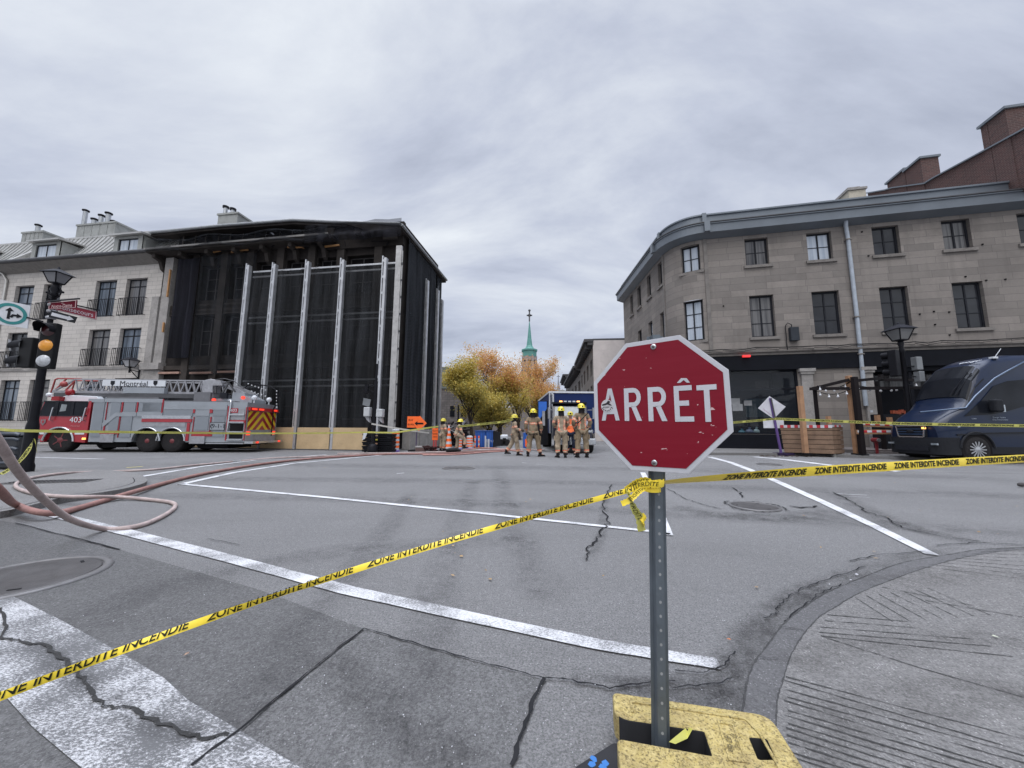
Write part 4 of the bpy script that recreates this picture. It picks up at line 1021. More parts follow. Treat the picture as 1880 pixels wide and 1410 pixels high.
 m2.tube([q(1553, 405, -.3), q(1553, 415, -.16), q(1557, 440), q(1573, 580), q(1585, 700), q(1590, 745)], .085, 8); m2.build('downspout', M('painted_pipe', (.36, .40, .45), .5), t)
 m2 = MB(TP)
 for py, px in ((440, 1557), (582, 1573), (650, 1579)): u, z = up_px(px, py, -.12); m2.box(u-.12, u+.12, -.22, -.01, z-.03, z+.03)
 m2.build('pipe_clamp', m_greycut, t)
 a, z0 = up_px(1451, 626, -.1); b2, z9 = up_px(1464, 601, -.1); m2 = MB(TP); m2.box(a, b2, -.22, .0, z0, z9); m2.build('meter_box', M('meter_grey', (.035, .04, .048), .5), t)
 m2 = MB(TP); m2.tube([(a+.1, -.12, z9), (a+.1, -.12, z9+.15), (a-.05, -.1, z9+.25), (a-.15, -.08, z9+.1), (a-.15, -.08, z0-.5)], .02, 6); m2.build('conduit', m_black, t)
 u, z = up_px(1370, 654, -.2); m2 = MB(TP); m2.box(u-.17, u+.17, -.27, -.15, z-.05, z+.05); m2.build('red_lamp', M('red_glow', (.9, .04, .04), .5, emit=.8), t)
 m2 = MB(TP)
 for px, py in ((1688, 577), (1714, 572), (1742, 573), (1716, 596), (1772, 508), (1845, 513), (1803, 449), (1582, 426), (1594, 470), (1810, 515), (1743, 615), (1328, 562)):
  u, z = up_px(px, py, 0); m2.obox((u, -.02, z), .06, .04, .06)
 m2.build('wall_anchor', m_char, t)
 return zf, zp1, t, zs
ZFASC, ZPAR, RB, ZBELT = build_right()
def sill_things():
 def at(px, py, d): u, z = up_px(px, py, d); P, n = path(u); P = P-n*d; return Vector((P.x, P.y, z)), math.atan2(-n.x, n.y)
 base = up_px(1400, 797)[1]
 for (px, w_, h_, col, lab) in ((1362, .34, .2, (.10, .26, .34), 'blue plastic bag on the shop window ledge'), (1376, .42, .26, (.16, .21, .32), 'dark blue bag in the middle of the shop window ledge'), (1389, .3, .28, (.36, .50, .52), 'pale green plastic bag at the right of the shop window ledge')):
  P, a = at(px, 792, .45); mb = MB(); random.seed(px); mb.sphere((0, 0, h_*.45), w_*.5, 10, 7, (1, .6, h_/w_*.95), -.8)
  mb.v = [(x+random.uniform(-.02, .02), y, z+random.uniform(-.02, .02)) for x, y, z in mb.v]; mb.cyl((0, 0, h_*.8), (.02, 0, h_*1.25), .03, .07, 6)
  o = mb.build('plastic_bag', M('bag%d' % px, col, .4)); o.location = (P.x, P.y, base); tag(o, lab, 'bag', 'plastic bags behind the shop window')
 P, a = at(1347, 780, .5)
 for (px, py, w_, h_, lab, dk) in ((1350, 737, .42, .32, 'large dark picture in white frame hung in the shop', 1), (1373, 740, .36, .26, 'small dark picture in white frame hung right of the larger one', 1), (1350, 748, .28, .36, 'left sheet of paper taped in the shop window', 0), (1358, 748, .26, .34, 'right sheet of paper taped in the shop window', 0)):
  d = .55 if dk else .2
  P, a = at(px, py, d); t = thing('picture_frame' if dk else 'paper_sheet', lab, 'picture' if dk else 'paper', tuple(P), a, 'framed pictures inside the shop' if dk else 'paper sheets in the shop window')
  mb = MB(); mb.box(-w_/2, w_/2, 0, .02, -h_/2, h_/2); mb.build('frame' if dk else 'sheet', M('frame_white', (.62, .62, .64), .6), t)
  if dk: mb = MB(); mb.box(-w_*.4, w_*.4, -.006, 0, -h_*.36, h_*.36); mb.build('print', M('print_dark', (.07, .075, .08), .4), t)
  else:
   mb = MB()
   for k in range(5): mb.box(-w_*.35, w_*(.35-.1*(k % 2)), -.004, -.001, h_*(.3-k*.14)-.01, h_*(.3-k*.14)+.01)
   mb.build('print', M('print_dark', (.07, .075, .08), .4), t)
sill_things()

m_red = brick_mat('red_brick', (0.115, 0.052, 0.045), (0.065, 0.032, 0.03), (0.15, 0.11, 0.10), .24, .085, .012, stain=.3, bump=.5)
FR = Frame(S0, A_ST)
u_p = FR.uz(1893, 600)[0]
def dzp(px, py): return FR.dz(px, py, u_p)
def build_brick():
 t = fthing('brick_house', 'red brick house with stepped gable chimneys rising behind the grey corner building', 'building', FR)
 zb = ZPAR-.8
 def gable(poly, x0, x1, nm, mat=m_red, T=None):
  mb = MB(T); P = [dzp(*p) for p in poly]; mb.prism(P, x0, x1, 'x'); return mb.build(nm, mat, t, boxuv=True)
 P = [dzp(1593, 355), dzp(1627, 349), dzp(1640, 345), dzp(1700, 337), dzp(1716, 327), dzp(1804, 280), dzp(1900, 228)]
 P = [(d, z) for d, z in P]; bot = [(P[-1][0], zb), (P[0][0], zb)]
 mb = MB(); mb.prism(P+bot, u_p, u_p+.5, 'x'); mb.build('gable_wall', m_red, t, boxuv=True)
 mb = MB()
 for i in range(len(P)-1): mb.bar((u_p+.25, P[i][0], P[i][1]+.03), (u_p+.25, P[i+1][0], P[i+1][1]+.03), .7, .07)
 mb.build('coping', m_zinc, t)
 def stack(pl, pr, nm, xw=.8, steps=()):
  (d0, z0), (d1, z1) = dzp(*pl), dzp(*pr); ds, de = min(d0, d1), max(d0, d1)
  zt_ = (z0+z1)/2
  mb = MB(); mb.box(u_p-.03, u_p+xw, ds, de, zb, zt_-.1); c = mb.build(nm, m_red, t, boxuv=True)
  mb = MB(); mb.box(u_p-.12, u_p+xw+.08, ds-.08, de+.08, zt_-.1, zt_+.02); mb.build('chimney_cap', m_zinc, c)
  return ds, de, zt_
 stack((1691, 290), (1662, 311), 'chimney'); stack((1661, 312), (1629, 333), 'chimney')
 stack((1846, 197), (1813, 222), 'chimney'); stack((1812, 222), (1801, 233), 'chimney')
 mb = MB(); d0, z0 = dzp(1862, 250); mb.box(u_p+.9, u_p+3.5, 1.2, 3.0, zb, z0-1.1); mb.build('front_parapet', m_red, t, boxuv=True)
 mb = MB(); mb.faces([(u_p+.4, P[0][0], P[3][1]-.2), (u_p+6, P[0][0], P[3][1]-.2), (u_p+6, P[-1][0], P[-1][1]-.3), (u_p+.4, P[-1][0], P[-1][1]-.3)], [(0, 1, 2, 3)]); mb.build('roof', m_roofd, t)
 t2 = fthing('roof_chimney', 'small cream rendered chimney on the flat roof, left of the red brick gable', 'chimney', FR)
 a, z0 = FR.uz(1557, 362, 5.0); b, z1 = FR.uz(1590, 341, 5.0)
 mb = MB(); mb.box(a+.05, b-.05, 5.0, 6.6, ZPAR-.8, z1-.2); mb.build('stack', M('cream_render', (.48, .44, .36), .8, dirt=.25), t2)
 mb = MB(); mb.box(a-.02, b+.02, 4.93, 6.67, z1-.2, z1-.06); mb.box(a+.1, b-.25, 5.1, 6.5, z1-.06, z1+.08); mb.build('cap', m_palecut, t2)
build_brick()
P0 = G(1255, 832); pv = [G(1225, 826), G(1300, 835.5), G(1480, 837), G(1600, 842), G(1700, 846), G(1900, 852), G(2300, 872)]
raised('right_far_pavement', [(p.x, p.y) for p in pv]+[(34, 24), (9.2, 60), (8.3, 60), (8.2, 22)], .10)
# ================================================================ FURTHER DOWN THE STREET
m_w = M('white_render', (.62, .56, .53), .85, 0, .1, .8, dirt=.3, dirtcol=(.30, .27, .26))
def row_house(nm, label, xa, xb, YA, YB, ytop, mat, floors, n, cornice, back=4.0, side=True):
 """house on the right side of the descending street: its front faces left"""
 A = atY(xa, 800, YA); B = atY(xb, 800, YB); A.z = B.z = 0
 an = math.atan2(B.y-A.y, B.x-A.x); ln = (B-A).length
 zt = atY(xa, ytop, YA).z
 t = thing(nm, label, 'building', tuple(A), an, 'stone town houses down the street')
 T = lambda p: (p[0], -p[1], p[2])
 ops = []
 for f in range(floors):
  z0 = zt*(.12+f*.8/floors); z1 = z0+zt*.5/floors
  for k in range(n): q = (k+.25)/n; ops.append((ln*q, ln*(q+.5/n), z0, z1))
 mb = wall_mb(T, (0, ln), (0, zt), ops, .25)
 mb.build('wall', mat, t, boxuv=True)
 mb = MB(T); mb.box(0, .3, 0.01, back, 0, zt-.1); mb.build('gable_wall', m_w, t)
 for o in ops: add_window(t, T, o, m_greycut, g_dark, 1, (.5,), d=.18, fw=.08)
 mb = MB(T); mb.box(-.1, ln+.05, -cornice, .05, zt-.22, zt+.02); mb.box(-.05, ln, -cornice*.6, .04, zt-.5, zt-.22); mb.build('cornice', M('dark_cornice', (.06, .057, .06), .7), t)
 for k in range(n*3): q = (k+.5)/(n*3)*ln; mb = MB(T); mb.box(q-.08, q+.08, -cornice*.85, -.0, zt-.75, zt-.225); mb.build('cornice_bracket', M('dark_cornice', (.06, .057, .06)), t)
 mb = MB(T); mb.box(0, .31, 0.02, back+1.5, zt-.1, zt+.06); mb.build('gable_coping', m_gutter, t)
 return t
def far_houses():
 row_house('town_house', 'grey stone town house with bracketed dark cornice beside the blank pale gable wall', 1092, 1068, 31, 43, 623, m_greycut, 3, 4, .75, 7)
 row_house('town_house', 'second grey stone town house down the street with lower dark cornice', 1069, 1046, 43.5, 62, 672, m_greycut, 3, 4, 1.0, 6)
 row_house('town_house', 'farthest small grey town house at the end of the right hand row', 1047, 1040, 63, 74, 687, m_greycut, 2, 2, 1.2, 6)
 A = atY(1093, 800, 30.9); A.z = 0; zt = atY(1093, 623, 30.9).z
 A.y -= .5; t = thing('roof_spikes', 'slanting row of small black spikes in front of the blank pale gable wall', 'railing', tuple(A))
 mb = MB()
 for k in range(8):
  q = .3+k*.62; z = zt-4.4+k*.48; mb.prism([(q-.06, z), (q+.06, z), (q, z+.42)], -.3, -.26);
 mb.build('spikes', m_black, t)
far_houses()
def gable_house():
 Y = 38; t0 = atY(806, 800, Y); t0.z = 0
 t = thing('gabled_house', 'old rubble stone house with a steep gable and chimney behind the yellowing tree', 'building', tuple(t0))
 P = lambda px, py: ((atY(px, py, Y)-t0).x, atY(px, py, Y).z)
 poly = [P(770, 800), P(770, 737), P(800, 708), P(812, 700), P(812, 680), P(820, 680), P(820, 696), P(846, 712), P(880, 740), P(880, 800)]
 poly = [(x, max(z, 0)) for x, z in poly]; poly[0] = (poly[0][0], 0); poly[-1] = (poly[-1][0], 0)
 mb = MB(); mb.prism(poly, 0, 6); mb.build('wall', brick_mat('rubble', (.20, .18, .175), (.13, .12, .12), (.10, .09, .09), .5, .25, .02, stain=.4), t, boxuv=True)
 mb = MB(); a = P(811, 679); b = P(823, 690); mb.box(a[0], b[0], -.1, 1.2, a[1]-2.0, a[1]+.3); c = mb.build('chimney', M('green_grey', (.16, .18, .17), .8), t)
 mb = MB(); p, q = P(798, 709), P(812, 698); mb.bar((p[0], -.1, p[1]), (q[0], -.1, q[1]), .3); p, q = P(820, 696), P(884, 742); mb.bar((p[0], -.1, p[1]), (q[0], -.1, q[1]), .3); mb.build('coping', m_palecut, t)
 for (x0, x1, y0, y1) in ((826, 835, 745, 765), (846, 856, 745, 765)):
  p, q = P(x0, y1), P(x1, y0); mb = MB(); mb.box(p[0], q[0], -.04, .02, p[1], q[1]); mb.build('window', g_dark, t)
 Y2 = 46; t1 = atY(860, 800, Y2); t1.z = 0
 t2 = thing('stone_house', 'long low grey house wall half hidden behind the two trees', 'building', tuple(t1))
 h = atY(900, 748, Y2).z; ln = (atY(1010, 800, Y2)-t1).x
 wo = [(1+k*2.2, 2.0+k*2.2, 1.2, 2.6) for k in range(int(ln/2.2)-1)]
 mb = wall_mb(None, (0, ln), (0, h), wo, .2); mb.box(0, ln, .25, 5, 0, h-.02); mb.build('wall', M('far_stone', (.26, .235, .23), .9, dirt=.3), t2, boxuv=True)
 for o in wo: add_window(t2, None, o, m_palecut, g_dark, 2, (.5,), d=.1)
gable_house()
def church():
 Y = 95.0; B = atY(972, 790, Y); B.z = 0; k = Y/665.0
 t = thing('church_tower', 'church bell tower with a slender green copper spire and cross above the orange tree', 'church', tuple(B))
 z = lambda py: atY(972, py, Y).z
 cop = M('green_copper', (.10, .27, .235), .6, 0, .15, .4, dirt=.3, dirtcol=(.16, .34, .30))
 st = M('tower_stone', (.30, .25, .24), .9, 0, .2, .3, dirt=.35)
 r = 14.5*k
 o8 = Matrix.Rotation(R(22.5), 3, 'Z')
 mb = MB(); mb.lathe([(r*1.0, 0), (r*1.0, z(683)), (r*1.12, z(681)), (r*1.12, z(676)), (r*.93, z(675))], n=8, smooth=False, ax=o8); mb.build('tower', st, t)
 mb = MB()
 for i in range(8):
  a = R(45*i); mb.obox((r*.84*math.cos(a+R(22.5)), r*.84*math.sin(a+R(22.5)), (z(675)+z(655))/2), r*.3, r*.3, z(655)-z(675), Matrix.Rotation(a+R(22.5), 3, 'Z'))
 mb.cyl((0, 0, z(675)), (0, 0, z(655)), r*.28, n=8); mb.build('belfry', st, t)
 for i in range(8):
  a = R(45*i); mb = MB(); c = Vector((r*.80*math.cos(a), r*.80*math.sin(a), z(659))); mb.obox(c, r*.14, r*.5, z(655)-z(661), Matrix.Rotation(a, 3, 'Z')); mb.build('arch_head', st, t)
 mb = MB(); mb.lathe([(r*.96, z(656)), (r*.96, z(646)), (r*1.08, z(645)), (r*1.08, z(642.5)), (r*.6, z(640)), (r*.40, z(635)), (r*.28, z(622)), (r*.06, z(592)), (.02, z(589))], n=8, smooth=False, ax=o8); mb.build('spire', cop, t)
 mb = MB(); mb.bar((0, 0, z(590)), (0, 0, z(571)), .35); mb.bar((-.75, 0, z(579)), (.75, 0, z(579)), .3); mb.obox((0, 0, z(579)), .8, .3, .8, Matrix.Rotation(R(45), 3, 'Y')); mb.sphere((0, 0, z(570)), .35, 8, 6)
 mb.build('cross', m_gutter, t)
 Y = 120.0; B = atY(1026, 790, Y); B.z = 0; z = lambda py: atY(1026, py, Y).z
 t = thing('small_spire', 'thin grey far off spire with a cross just above the blue box truck', 'church', tuple(B))
 mb = MB(); mb.lathe([(.62, 0), (.62, z(718)), (.35, z(708)), (.12, z(696))], n=8, smooth=False); mb.build('spire', M('spire_grey', (.22, .23, .26), .7), t)
 mb = MB(); mb.bar((0, 0, z(697)), (0, 0, z(688)), .22); mb.bar((-.55, 0, z(691)), (.55, 0, z(691)), .2); mb.build('cross', M('spire_grey', (.22, .23, .26)), t)
church()
def leaf_mat(name, cols):
 m, t, N, L, b = _nt(name)
 g = N.new('ShaderNodeNewGeometry'); cr = N.new('ShaderNodeValToRGB'); L.new(g.outputs['Random Per Island'], cr.inputs[0])
 e = cr.color_ramp.elements; e[0].color = (*cols[0], 1); e[1].color = (*cols[-1], 1)
 for i, c in enumerate(cols[1:-1]): q = e.new((i+1)/(len(cols)-1)); q.color = (*c, 1)
 L.new(cr.outputs[0], b.inputs['Base Color']); b.inputs['Roughness'].default_value = .6
 tr = N.new('ShaderNodeBsdfTranslucent'); L.new(cr.outputs[0], tr.inputs[0]); mxx = N.new('ShaderNodeMixShader'); mxx.inputs[0].default_value = .4
 L.new(b.outputs[0], mxx.inputs[1]); L.new(tr.outputs[0], mxx.inputs[2]); L.new(mxx.outputs[0], N['Material Output'].inputs[0])
 return m
m_bark = M('bark', (.045, .035, .03), .95, 0, .3, 6, bump=.5)
lf_green = leaf_mat('leaf_olive', [(.20, .19, .05), (.32, .28, .07), (.46, .38, .09), (.60, .42, .08), (.24, .22, .06)])
lf_orange = leaf_mat('leaf_orange', [(.66, .31, .12), (.74, .44, .18), (.55, .27, .12), (.70, .48, .13), (.44, .28, .08)])
lf_yellow = leaf_mat('leaf_yellow', [(.62, .45, .09), (.46, .38, .09), (.70, .52, .12), (.34, .31, .07), (.55, .43, .09)])
def tree(label, px, Y, ytop, half, seed, mats, nl=9000, trunk=.22, leafs=.12, lean=0.0, split=.55, dens=.55, fork=.2, lowz=.12, group='autumn trees down the street'):
 rnd = random.Random(seed); B = atY(px, 800, Y); B.z = 0; H = atY(px, ytop, Y).z; W_ = half*Y/665.0
 t = thing('street_tree', label, 'tree', tuple(B), 0, group)
 tr = MB(); tips = []
 def grow(p, d, ln, r, lv):
  n = 4; pts = [p]; rr = [r]
  for k in range(n):
   d = (d+Vector((rnd.uniform(-.22, .22), rnd.uniform(-.22, .22), rnd.uniform(-.05, .16)))).normalized(); p = p+d*ln/n; pts.append(p); rr.append(r*(1-.55*(k+1)/n))
   if lv >= 2 or (lv == 1 and k > 0): tips.append((p, lv, d))
  tr.tube(pts, rr, 6 if lv < 2 else 4)
  if lv < 4:
   for k in range({0: 9, 1: 5, 2: 4, 3: 3}[lv]):
    i = rnd.randint(2, n) if lv else rnd.randint(1, n)
    a = rnd.uniform(0, 6.28); sp = rnd.uniform(.35, .85) if lv else rnd.uniform(.3, .7)
    nd = (d*(1)+Vector((math.cos(a)*sp, math.sin(a)*sp, rnd.uniform(.0, .35)))).normalized()
    grow(pts[i], nd, ln*rnd.uniform(.5, .72), rr[i]*.65, lv+1)
 grow(Vector((0, 0, 0)), Vector((lean, 0, 1)).normalized(), H*.42, trunk, 0)
 mx_ = max(q[0].z for q in tips); sx = max(abs(q[0].x) for q in tips); kz = H*.97/mx_; kx = W_*.95/sx
 tr.v = [(x*(1+(kx-1)*min(1, z/(H*.4))), y*(1+(kx-1)*min(1, z/(H*.4))), z*kz) for x, y, z in tr.v]
 tips = [(Vector((p.x*(1+(kx-1)*min(1, p.z/(H*.4))), p.y*(1+(kx-1)*min(1, p.z/(H*.4))), p.z*kz)), lv, d) for p, lv, d in tips]
 tr.build('trunk', m_bark, t)
 lm = MB(); tp = [q for q in tips if q[0].z > H*lowz]
 per = max(1, nl//len(tp))
 for p, lv, d in tp:
  if rnd.random() < .26: continue
  for k in range(per):
   off = Vector((rnd.gauss(0, 1), rnd.gauss(0, 1), rnd.gauss(0, .9)))*leafs*1.35 + d*rnd.uniform(-.1, .7)
   c = p+off
   s = leafs*rnd.uniform(.5, 1.1); a = Vector((rnd.uniform(-1, 1), rnd.uniform(-1, 1), rnd.uniform(-1, 1))).normalized(); b = a.cross(Vector((rnd.uniform(-1, 1), rnd.uniform(-1, 1), rnd.uniform(-1, 1)))).normalized()
   hz = c.z/H+rnd.uniform(-.12, .12); lm.k = 1 if hz > split else 0
   lm.face([c-a*s*.5, c+b*s*.32, c+a*s*.6, c-b*s*.32])
 lm.build('crown', mats, t)
 return t
tree('bushy olive green tree with yellow patches in front of the old gabled house', 868, 27, 655, 62, 3, [lf_green, lf_yellow], 26000, .16, .15, -.05, .62, lowz=.05)
tree('tall tree with olive lower leaves and pinkish orange top left of the church spire', 917, 34, 630, 66, 11, [lf_yellow, lf_orange], 26000, .26, .15, .05, .58, lowz=.1)
tree('orange and yellow leaved tree in front of the church tower beside the blue truck', 980, 38, 650, 46, 23, [lf_yellow, lf_orange], 22000, .22, .16, 0, .45, lowz=.1)
tree('yellow orange tree filling the gap right of the tall tree near the walking firefighter', 955, 33, 672, 46, 57, [lf_yellow, lf_orange], 15000, .14, .15, 0, .7, lowz=.05)
tree('low olive green shrubby tree filling the gap behind the blue cabins', 905, 31, 725, 60, 31, [lf_green, lf_yellow], 16000, .1, .16, 0, .8, lowz=.02)
mb = MB(); A = atY(1000, 800, 85); ln = atY(1045, 800, 85).x-A.x
t = thing('stone_house', 'pale far building closing the street between the orange tree and the box truck', 'building', (A.x, A.y, 0)); mb.box(0, ln, 0, 8, 0, atY(1000, 722, 85).z); mb.build('wall', M('far_stone2', (.36, .33, .30), .9), t)
mb = MB(); mb.prism([(-.2, atY(1000, 722, 85).z), (ln+.2, atY(1000, 722, 85).z), (ln-1, atY(1000, 716, 85).z), (1, atY(1000, 716, 85).z)], -.2, 8.2); mb.build('roof', m_roofd, t)
# ================================================================ THE RED OCTAGONAL SIGN, ITS POST AND RUBBER BASE
m_red_s = None
def red_mat():
 m, t, N, L, b = _nt('sign_red'); tc = N.new('ShaderNodeTexCoord').outputs['Object']
 mp = N.new('ShaderNodeMapping'); mp.inputs['Scale'].default_value = (3, 3, 60); mp.inputs['Rotation'].default_value = (0, R(18), 0); L.new(tc, mp.inputs[0])
 a = nramp(N, L, nnoise(N, L, mp.outputs[0], 1.2, 6, .7), .4, .8)
 c = nmix(N, L, nmath(N, L, 'MULTIPLY', a, .25), (.185, .001, .012), (.25, .016, .035))
 sc = N.new('ShaderNodeMapping'); sc.inputs['Scale'].default_value = (30, 30, 90); sc.inputs['Rotation'].default_value = (0, R(-28), 0); L.new(tc, sc.inputs[0])
 k = nmath(N, L, 'MULTIPLY', nmath(N, L, 'GREATER_THAN', nnoise(N, L, sc.outputs[0], 1.0, 3, .5), .69), nmath(N, L, 'GREATER_THAN', nnoise(N, L, tc, 9, 2), .50))
 c = nmix(N, L, k, c, (.55, .38, .38)); L.new(c, b.inputs['Base Color'])
 b.inputs['Roughness'].default_value = .35; b.inputs['Coat Weight'].default_value = .12; b.inputs['Coat Roughness'].default_value = .2; b.inputs['Specular IOR Level'].default_value = .25
 nbump(N, L, b, nnoise(N, L, tc, 6, 3), .06, .01); return m
m_red_s = red_mat()
m_white_s = M('sign_white', (.50, .50, .53), .35, 0, .06, 8, dirt=.18, dirtcol=(.32, .31, .33), coat=.3)
m_galv = M('galvanised_post', (.115, .135, .155), .5, .4, .18, 7, dirt=.3, dirtcol=(.03, .034, .04))
m_steel = M('zinc_bolt', (.45, .45, .46), .35, .7, .2, 20, dirt=.3)
PB = G(1213, 1350, .115); PB.z = .05
def octagon_sign():
 Yc = PB.y; K = Yc/1.129
 ctr = Vector((.444*K+.004, 1.129*K, 0))
 FS_ = Frame(ctr-Vector((math.sin(R(39.9)), math.cos(R(39.9)), 0))*.035, R(-39.9))
 t = thing('stop_sign', 'scuffed red octagonal sign with white border reading ARRÊT on a perforated steel post', 'sign', (PB.x, PB.y, .02), 0)
 T0 = lambda p: FS_.W(p[0], p[1], p[2])-Vector((PB.x, PB.y, .02))
 top = atY(1197, 616, PB.y)
 ax = Vector((top.x-PB.x+.012, 0, top.z-.02)); L_ = ax.length
 a = R(-10); ux = Vector((math.cos(a), math.sin(a), 0)); uy = Vector((-math.sin(a), math.cos(a), 0))
 prof = [(-.0255, .016), (-.0255, .012), (-.017, .012), (-.0115, -.012), (.0115, -.012), (.017, .012), (.0255, .012), (.0255, .016), (.0145, .016), (.0090, -.008), (-.0090, -.008), (-.0145, .016)]
 mb = MB(); V = [ux*p[0]+uy*p[1] for p in prof]+[ax+ux*p[0]+uy*p[1] for p in prof]; n = len(prof)
 mb.faces(V, [(i, (i+1) % n, n+(i+1) % n, n+i) for i in range(n)]); mb.faces(V[n:], [tuple(range(n))])
 post = mb.build('post', m_galv, t)
 mb = MB(); z = .03; d = ax.normalized(); hs = M('post_hole', (.26, .27, .28), .8)
 while z < L_-.01:
  c = d*z-uy*.0122; m2 = []
  for k in range(10): q = 6.283*k/10; m2.append(c+ux*.0038*math.cos(q)+Vector((0, 0, .0046*math.sin(q))))
  mb.face(m2[::1]); z += .0395
 h = mb.build('hole_row', hs, post)
 cn = [(1155.7, 626.3), (1253.5, 613), (1337, 681), (1340.4, 797.8), (1255.7, 872.6), (1154.6, 863.8), (1093, 791), (1093, 697.8)]
 P = [FS_.uz(x, y) for x, y in cn]; cu = sum(p[0] for p in P)/8; cz = sum(p[1] for p in P)/8
 rad = sum(math.hypot(p[0]-cu, p[1]-cz) for p in P)/8
 tilt = R(0.6)
 def oct_(r): return [(cu+r*math.cos(R(22.5+45*k)+tilt), cz+r*math.sin(R(22.5+45*k)+tilt)) for k in range(8)]
 mb = MB(T0); mb.prism(oct_(rad), 0, .0035); pn = mb.build('panel', m_white_s, t, bevel=.0008)
 mb = MB(T0); mb.face([(x, -.0012, z) for x, z in oct_(rad*.932)]); mb.build('red_face', m_red_s, pn)
 C = lambda x, y: FS_.uz(1060+x/4.547, 590+y/4.547)
 def place(pts, y=-.0024, mb=None): mb.face([(u, y, z) for u, z in pts])
 def letter(kind, x0, x1, yt, yb, name):
  a_ = C(x0, (yt+yb)/2)[0]; b_ = C(x1, (yt+yb)/2)[0]; zt = C((x0+x1)/2, yt)[1]; z0 = C((x0+x1)/2, yb)[1]
  W, H = b_-a_, zt-z0; mb = MB(T0); q = lambda x, y: (a_+x*W, z0+y*H)
  sw = .27
  def poly(*p): mb.face([(q(*k)[0], -.0024, q(*k)[1]) for k in p])
  if kind == 'A':
   poly((0, 0), (.22, 0), (.50, .82), (.50, 1), (.39, 1)); poly((.78, 0), (1, 0), (.61, 1), (.50, 1), (.50, .82)); poly((.28, .20), (.72, .20), (.66, .36), (.34, .36))
  if kind == 'T': poly((.36, 0), (.64, 0), (.64, .86), (.36, .86)); poly((0, .86), (1, .86), (1, 1), (0, 1))
  if kind == 'E':
   poly((0, 0), (sw, 0), (sw, 1), (0, 1)); poly((sw, 0), (1, 0), (1, .14), (sw, .14)); poly((sw, .44), (.78, .44), (.78, .58), (sw, .58)); poly((sw, .86), (.96, .86), (.96, 1), (sw, 1))
  if kind == 'R':
   poly((0, 0), (sw, 0), (sw, 1), (0, 1)); poly((sw, .86), (.55, .86), (.55, 1), (sw, 1)); poly((sw, .42), (.55, .42), (.55, .56), (sw, .56))
   nseg = 10
   for k in range(nseg):
    t0 = -math.pi/2+math.pi*k/nseg; t1 = -math.pi/2+math.pi*(k+1)/nseg
    o = lambda t, rx, rz: (.55+rx*math.cos(t), .71+rz*math.sin(t))
    poly(o(t0, .19, .15), o(t0, .43, .29), o(t1, .43, .29), o(t1, .19, .15))
   poly((.72, 0), (1.0, 0), (.68, .44), (.40, .44))
  mb.build(name, m_white_s, pn)
 letter('A', 203, 352, 561, 828, 'letter'); letter('R', 394, 537, 556, 831, 'letter'); letter('R', 592, 748, 547, 833, 'letter')
 letter('E', 811, 970, 536, 837, 'letter'); letter('T', 1003, 1172, 529, 839, 'letter')
 mb = MB(T0);
 for pg in ([(832, 515), (868, 475), (890, 475), (890, 490), (860, 514)], [(890, 475), (914, 475), (942, 512), (915, 512), (890, 490)]):
  mb.face([(C(*p)[0], -.0024, C(*p)[1]) for p in reversed(pg)])
 mb.build('accent', m_white_s, pn)
 sc = C(250, 705); r = .0215
 mb = MB(T0); mb.face([(sc[0]+r*math.cos(6.283*k/28), -.0032, sc[1]+r*1.0*math.sin(6.283*k/28)) for k in range(28)]); st = mb.build('round_sticker', M('sticker_white', (.50, .48, .49), .6, 0, .15, 60), pn)
 mb = MB(T0); e = -.0038
 def sp(pts): mb.face([(sc[0]+x*r, e, sc[1]+y*r) for x, y in pts])
 sp([(-.85, .22), (-.1, .45), (.1, .62), (.35, .66), (.30, .45), (.75, .15), (.85, -.05), (.45, .05), (.15, .2), (-.2, .1), (-.8, .02)])
 sp([(.05, .3), (.35, .35), (.65, .62), (.30, .80), (.1, .7)])
 for k in range(7): a0 = R(200+k*22); sp([(.72*math.cos(a0), .72*math.sin(a0)), (.9*math.cos(a0), .9*math.sin(a0)), (.9*math.cos(a0+.22), .9*math.sin(a0+.22)), (.72*math.cos(a0+.22), .72*math.sin(a0+.22))])
 for k in range(5): sp([(-.6+k*.22, -.35), (-.48+k*.22, -.35), (-.48+k*.22, -.12), (-.6+k*.22, -.12)])
 mb.build('sticker_print', M('sticker_black', (.05, .045, .05), .6), st)
 mb = MB(T0); p = C(265, 652); mb.face([(p[0]+dx, -.0041, p[1]+dz) for dx, dz in ((-.0014, -.001), (.0014, -.001), (.0016, .0015), (-.001, .0018))]); mb.build('sticker_red_dot', M('dot_red', (.5, .03, .04), .6), st)
 for (x, y) in ((637, 213), (645, 1180)):
  b_ = C(x, y); c = Vector((b_[0], 0, b_[1])); rx = Matrix.Rotation(R(90), 3, 'X')
  mb = MB(T0); mb.lathe([(.0088, .002), (.0088, .0038), (.0035, .0042)], c, 20, ax=rx); w_ = mb.build('washer', m_steel, pn)
  mb = MB(T0); mb.lathe([(.0045, .003), (.0045, .0075), (.003, .0088), (.0001, .009)], c, 8, ax=rx); mb.build('bolt_head', M('bolt_dark', (.13, .12, .12), .4, .6), w_)
 return t, FS_
octagon_sign()

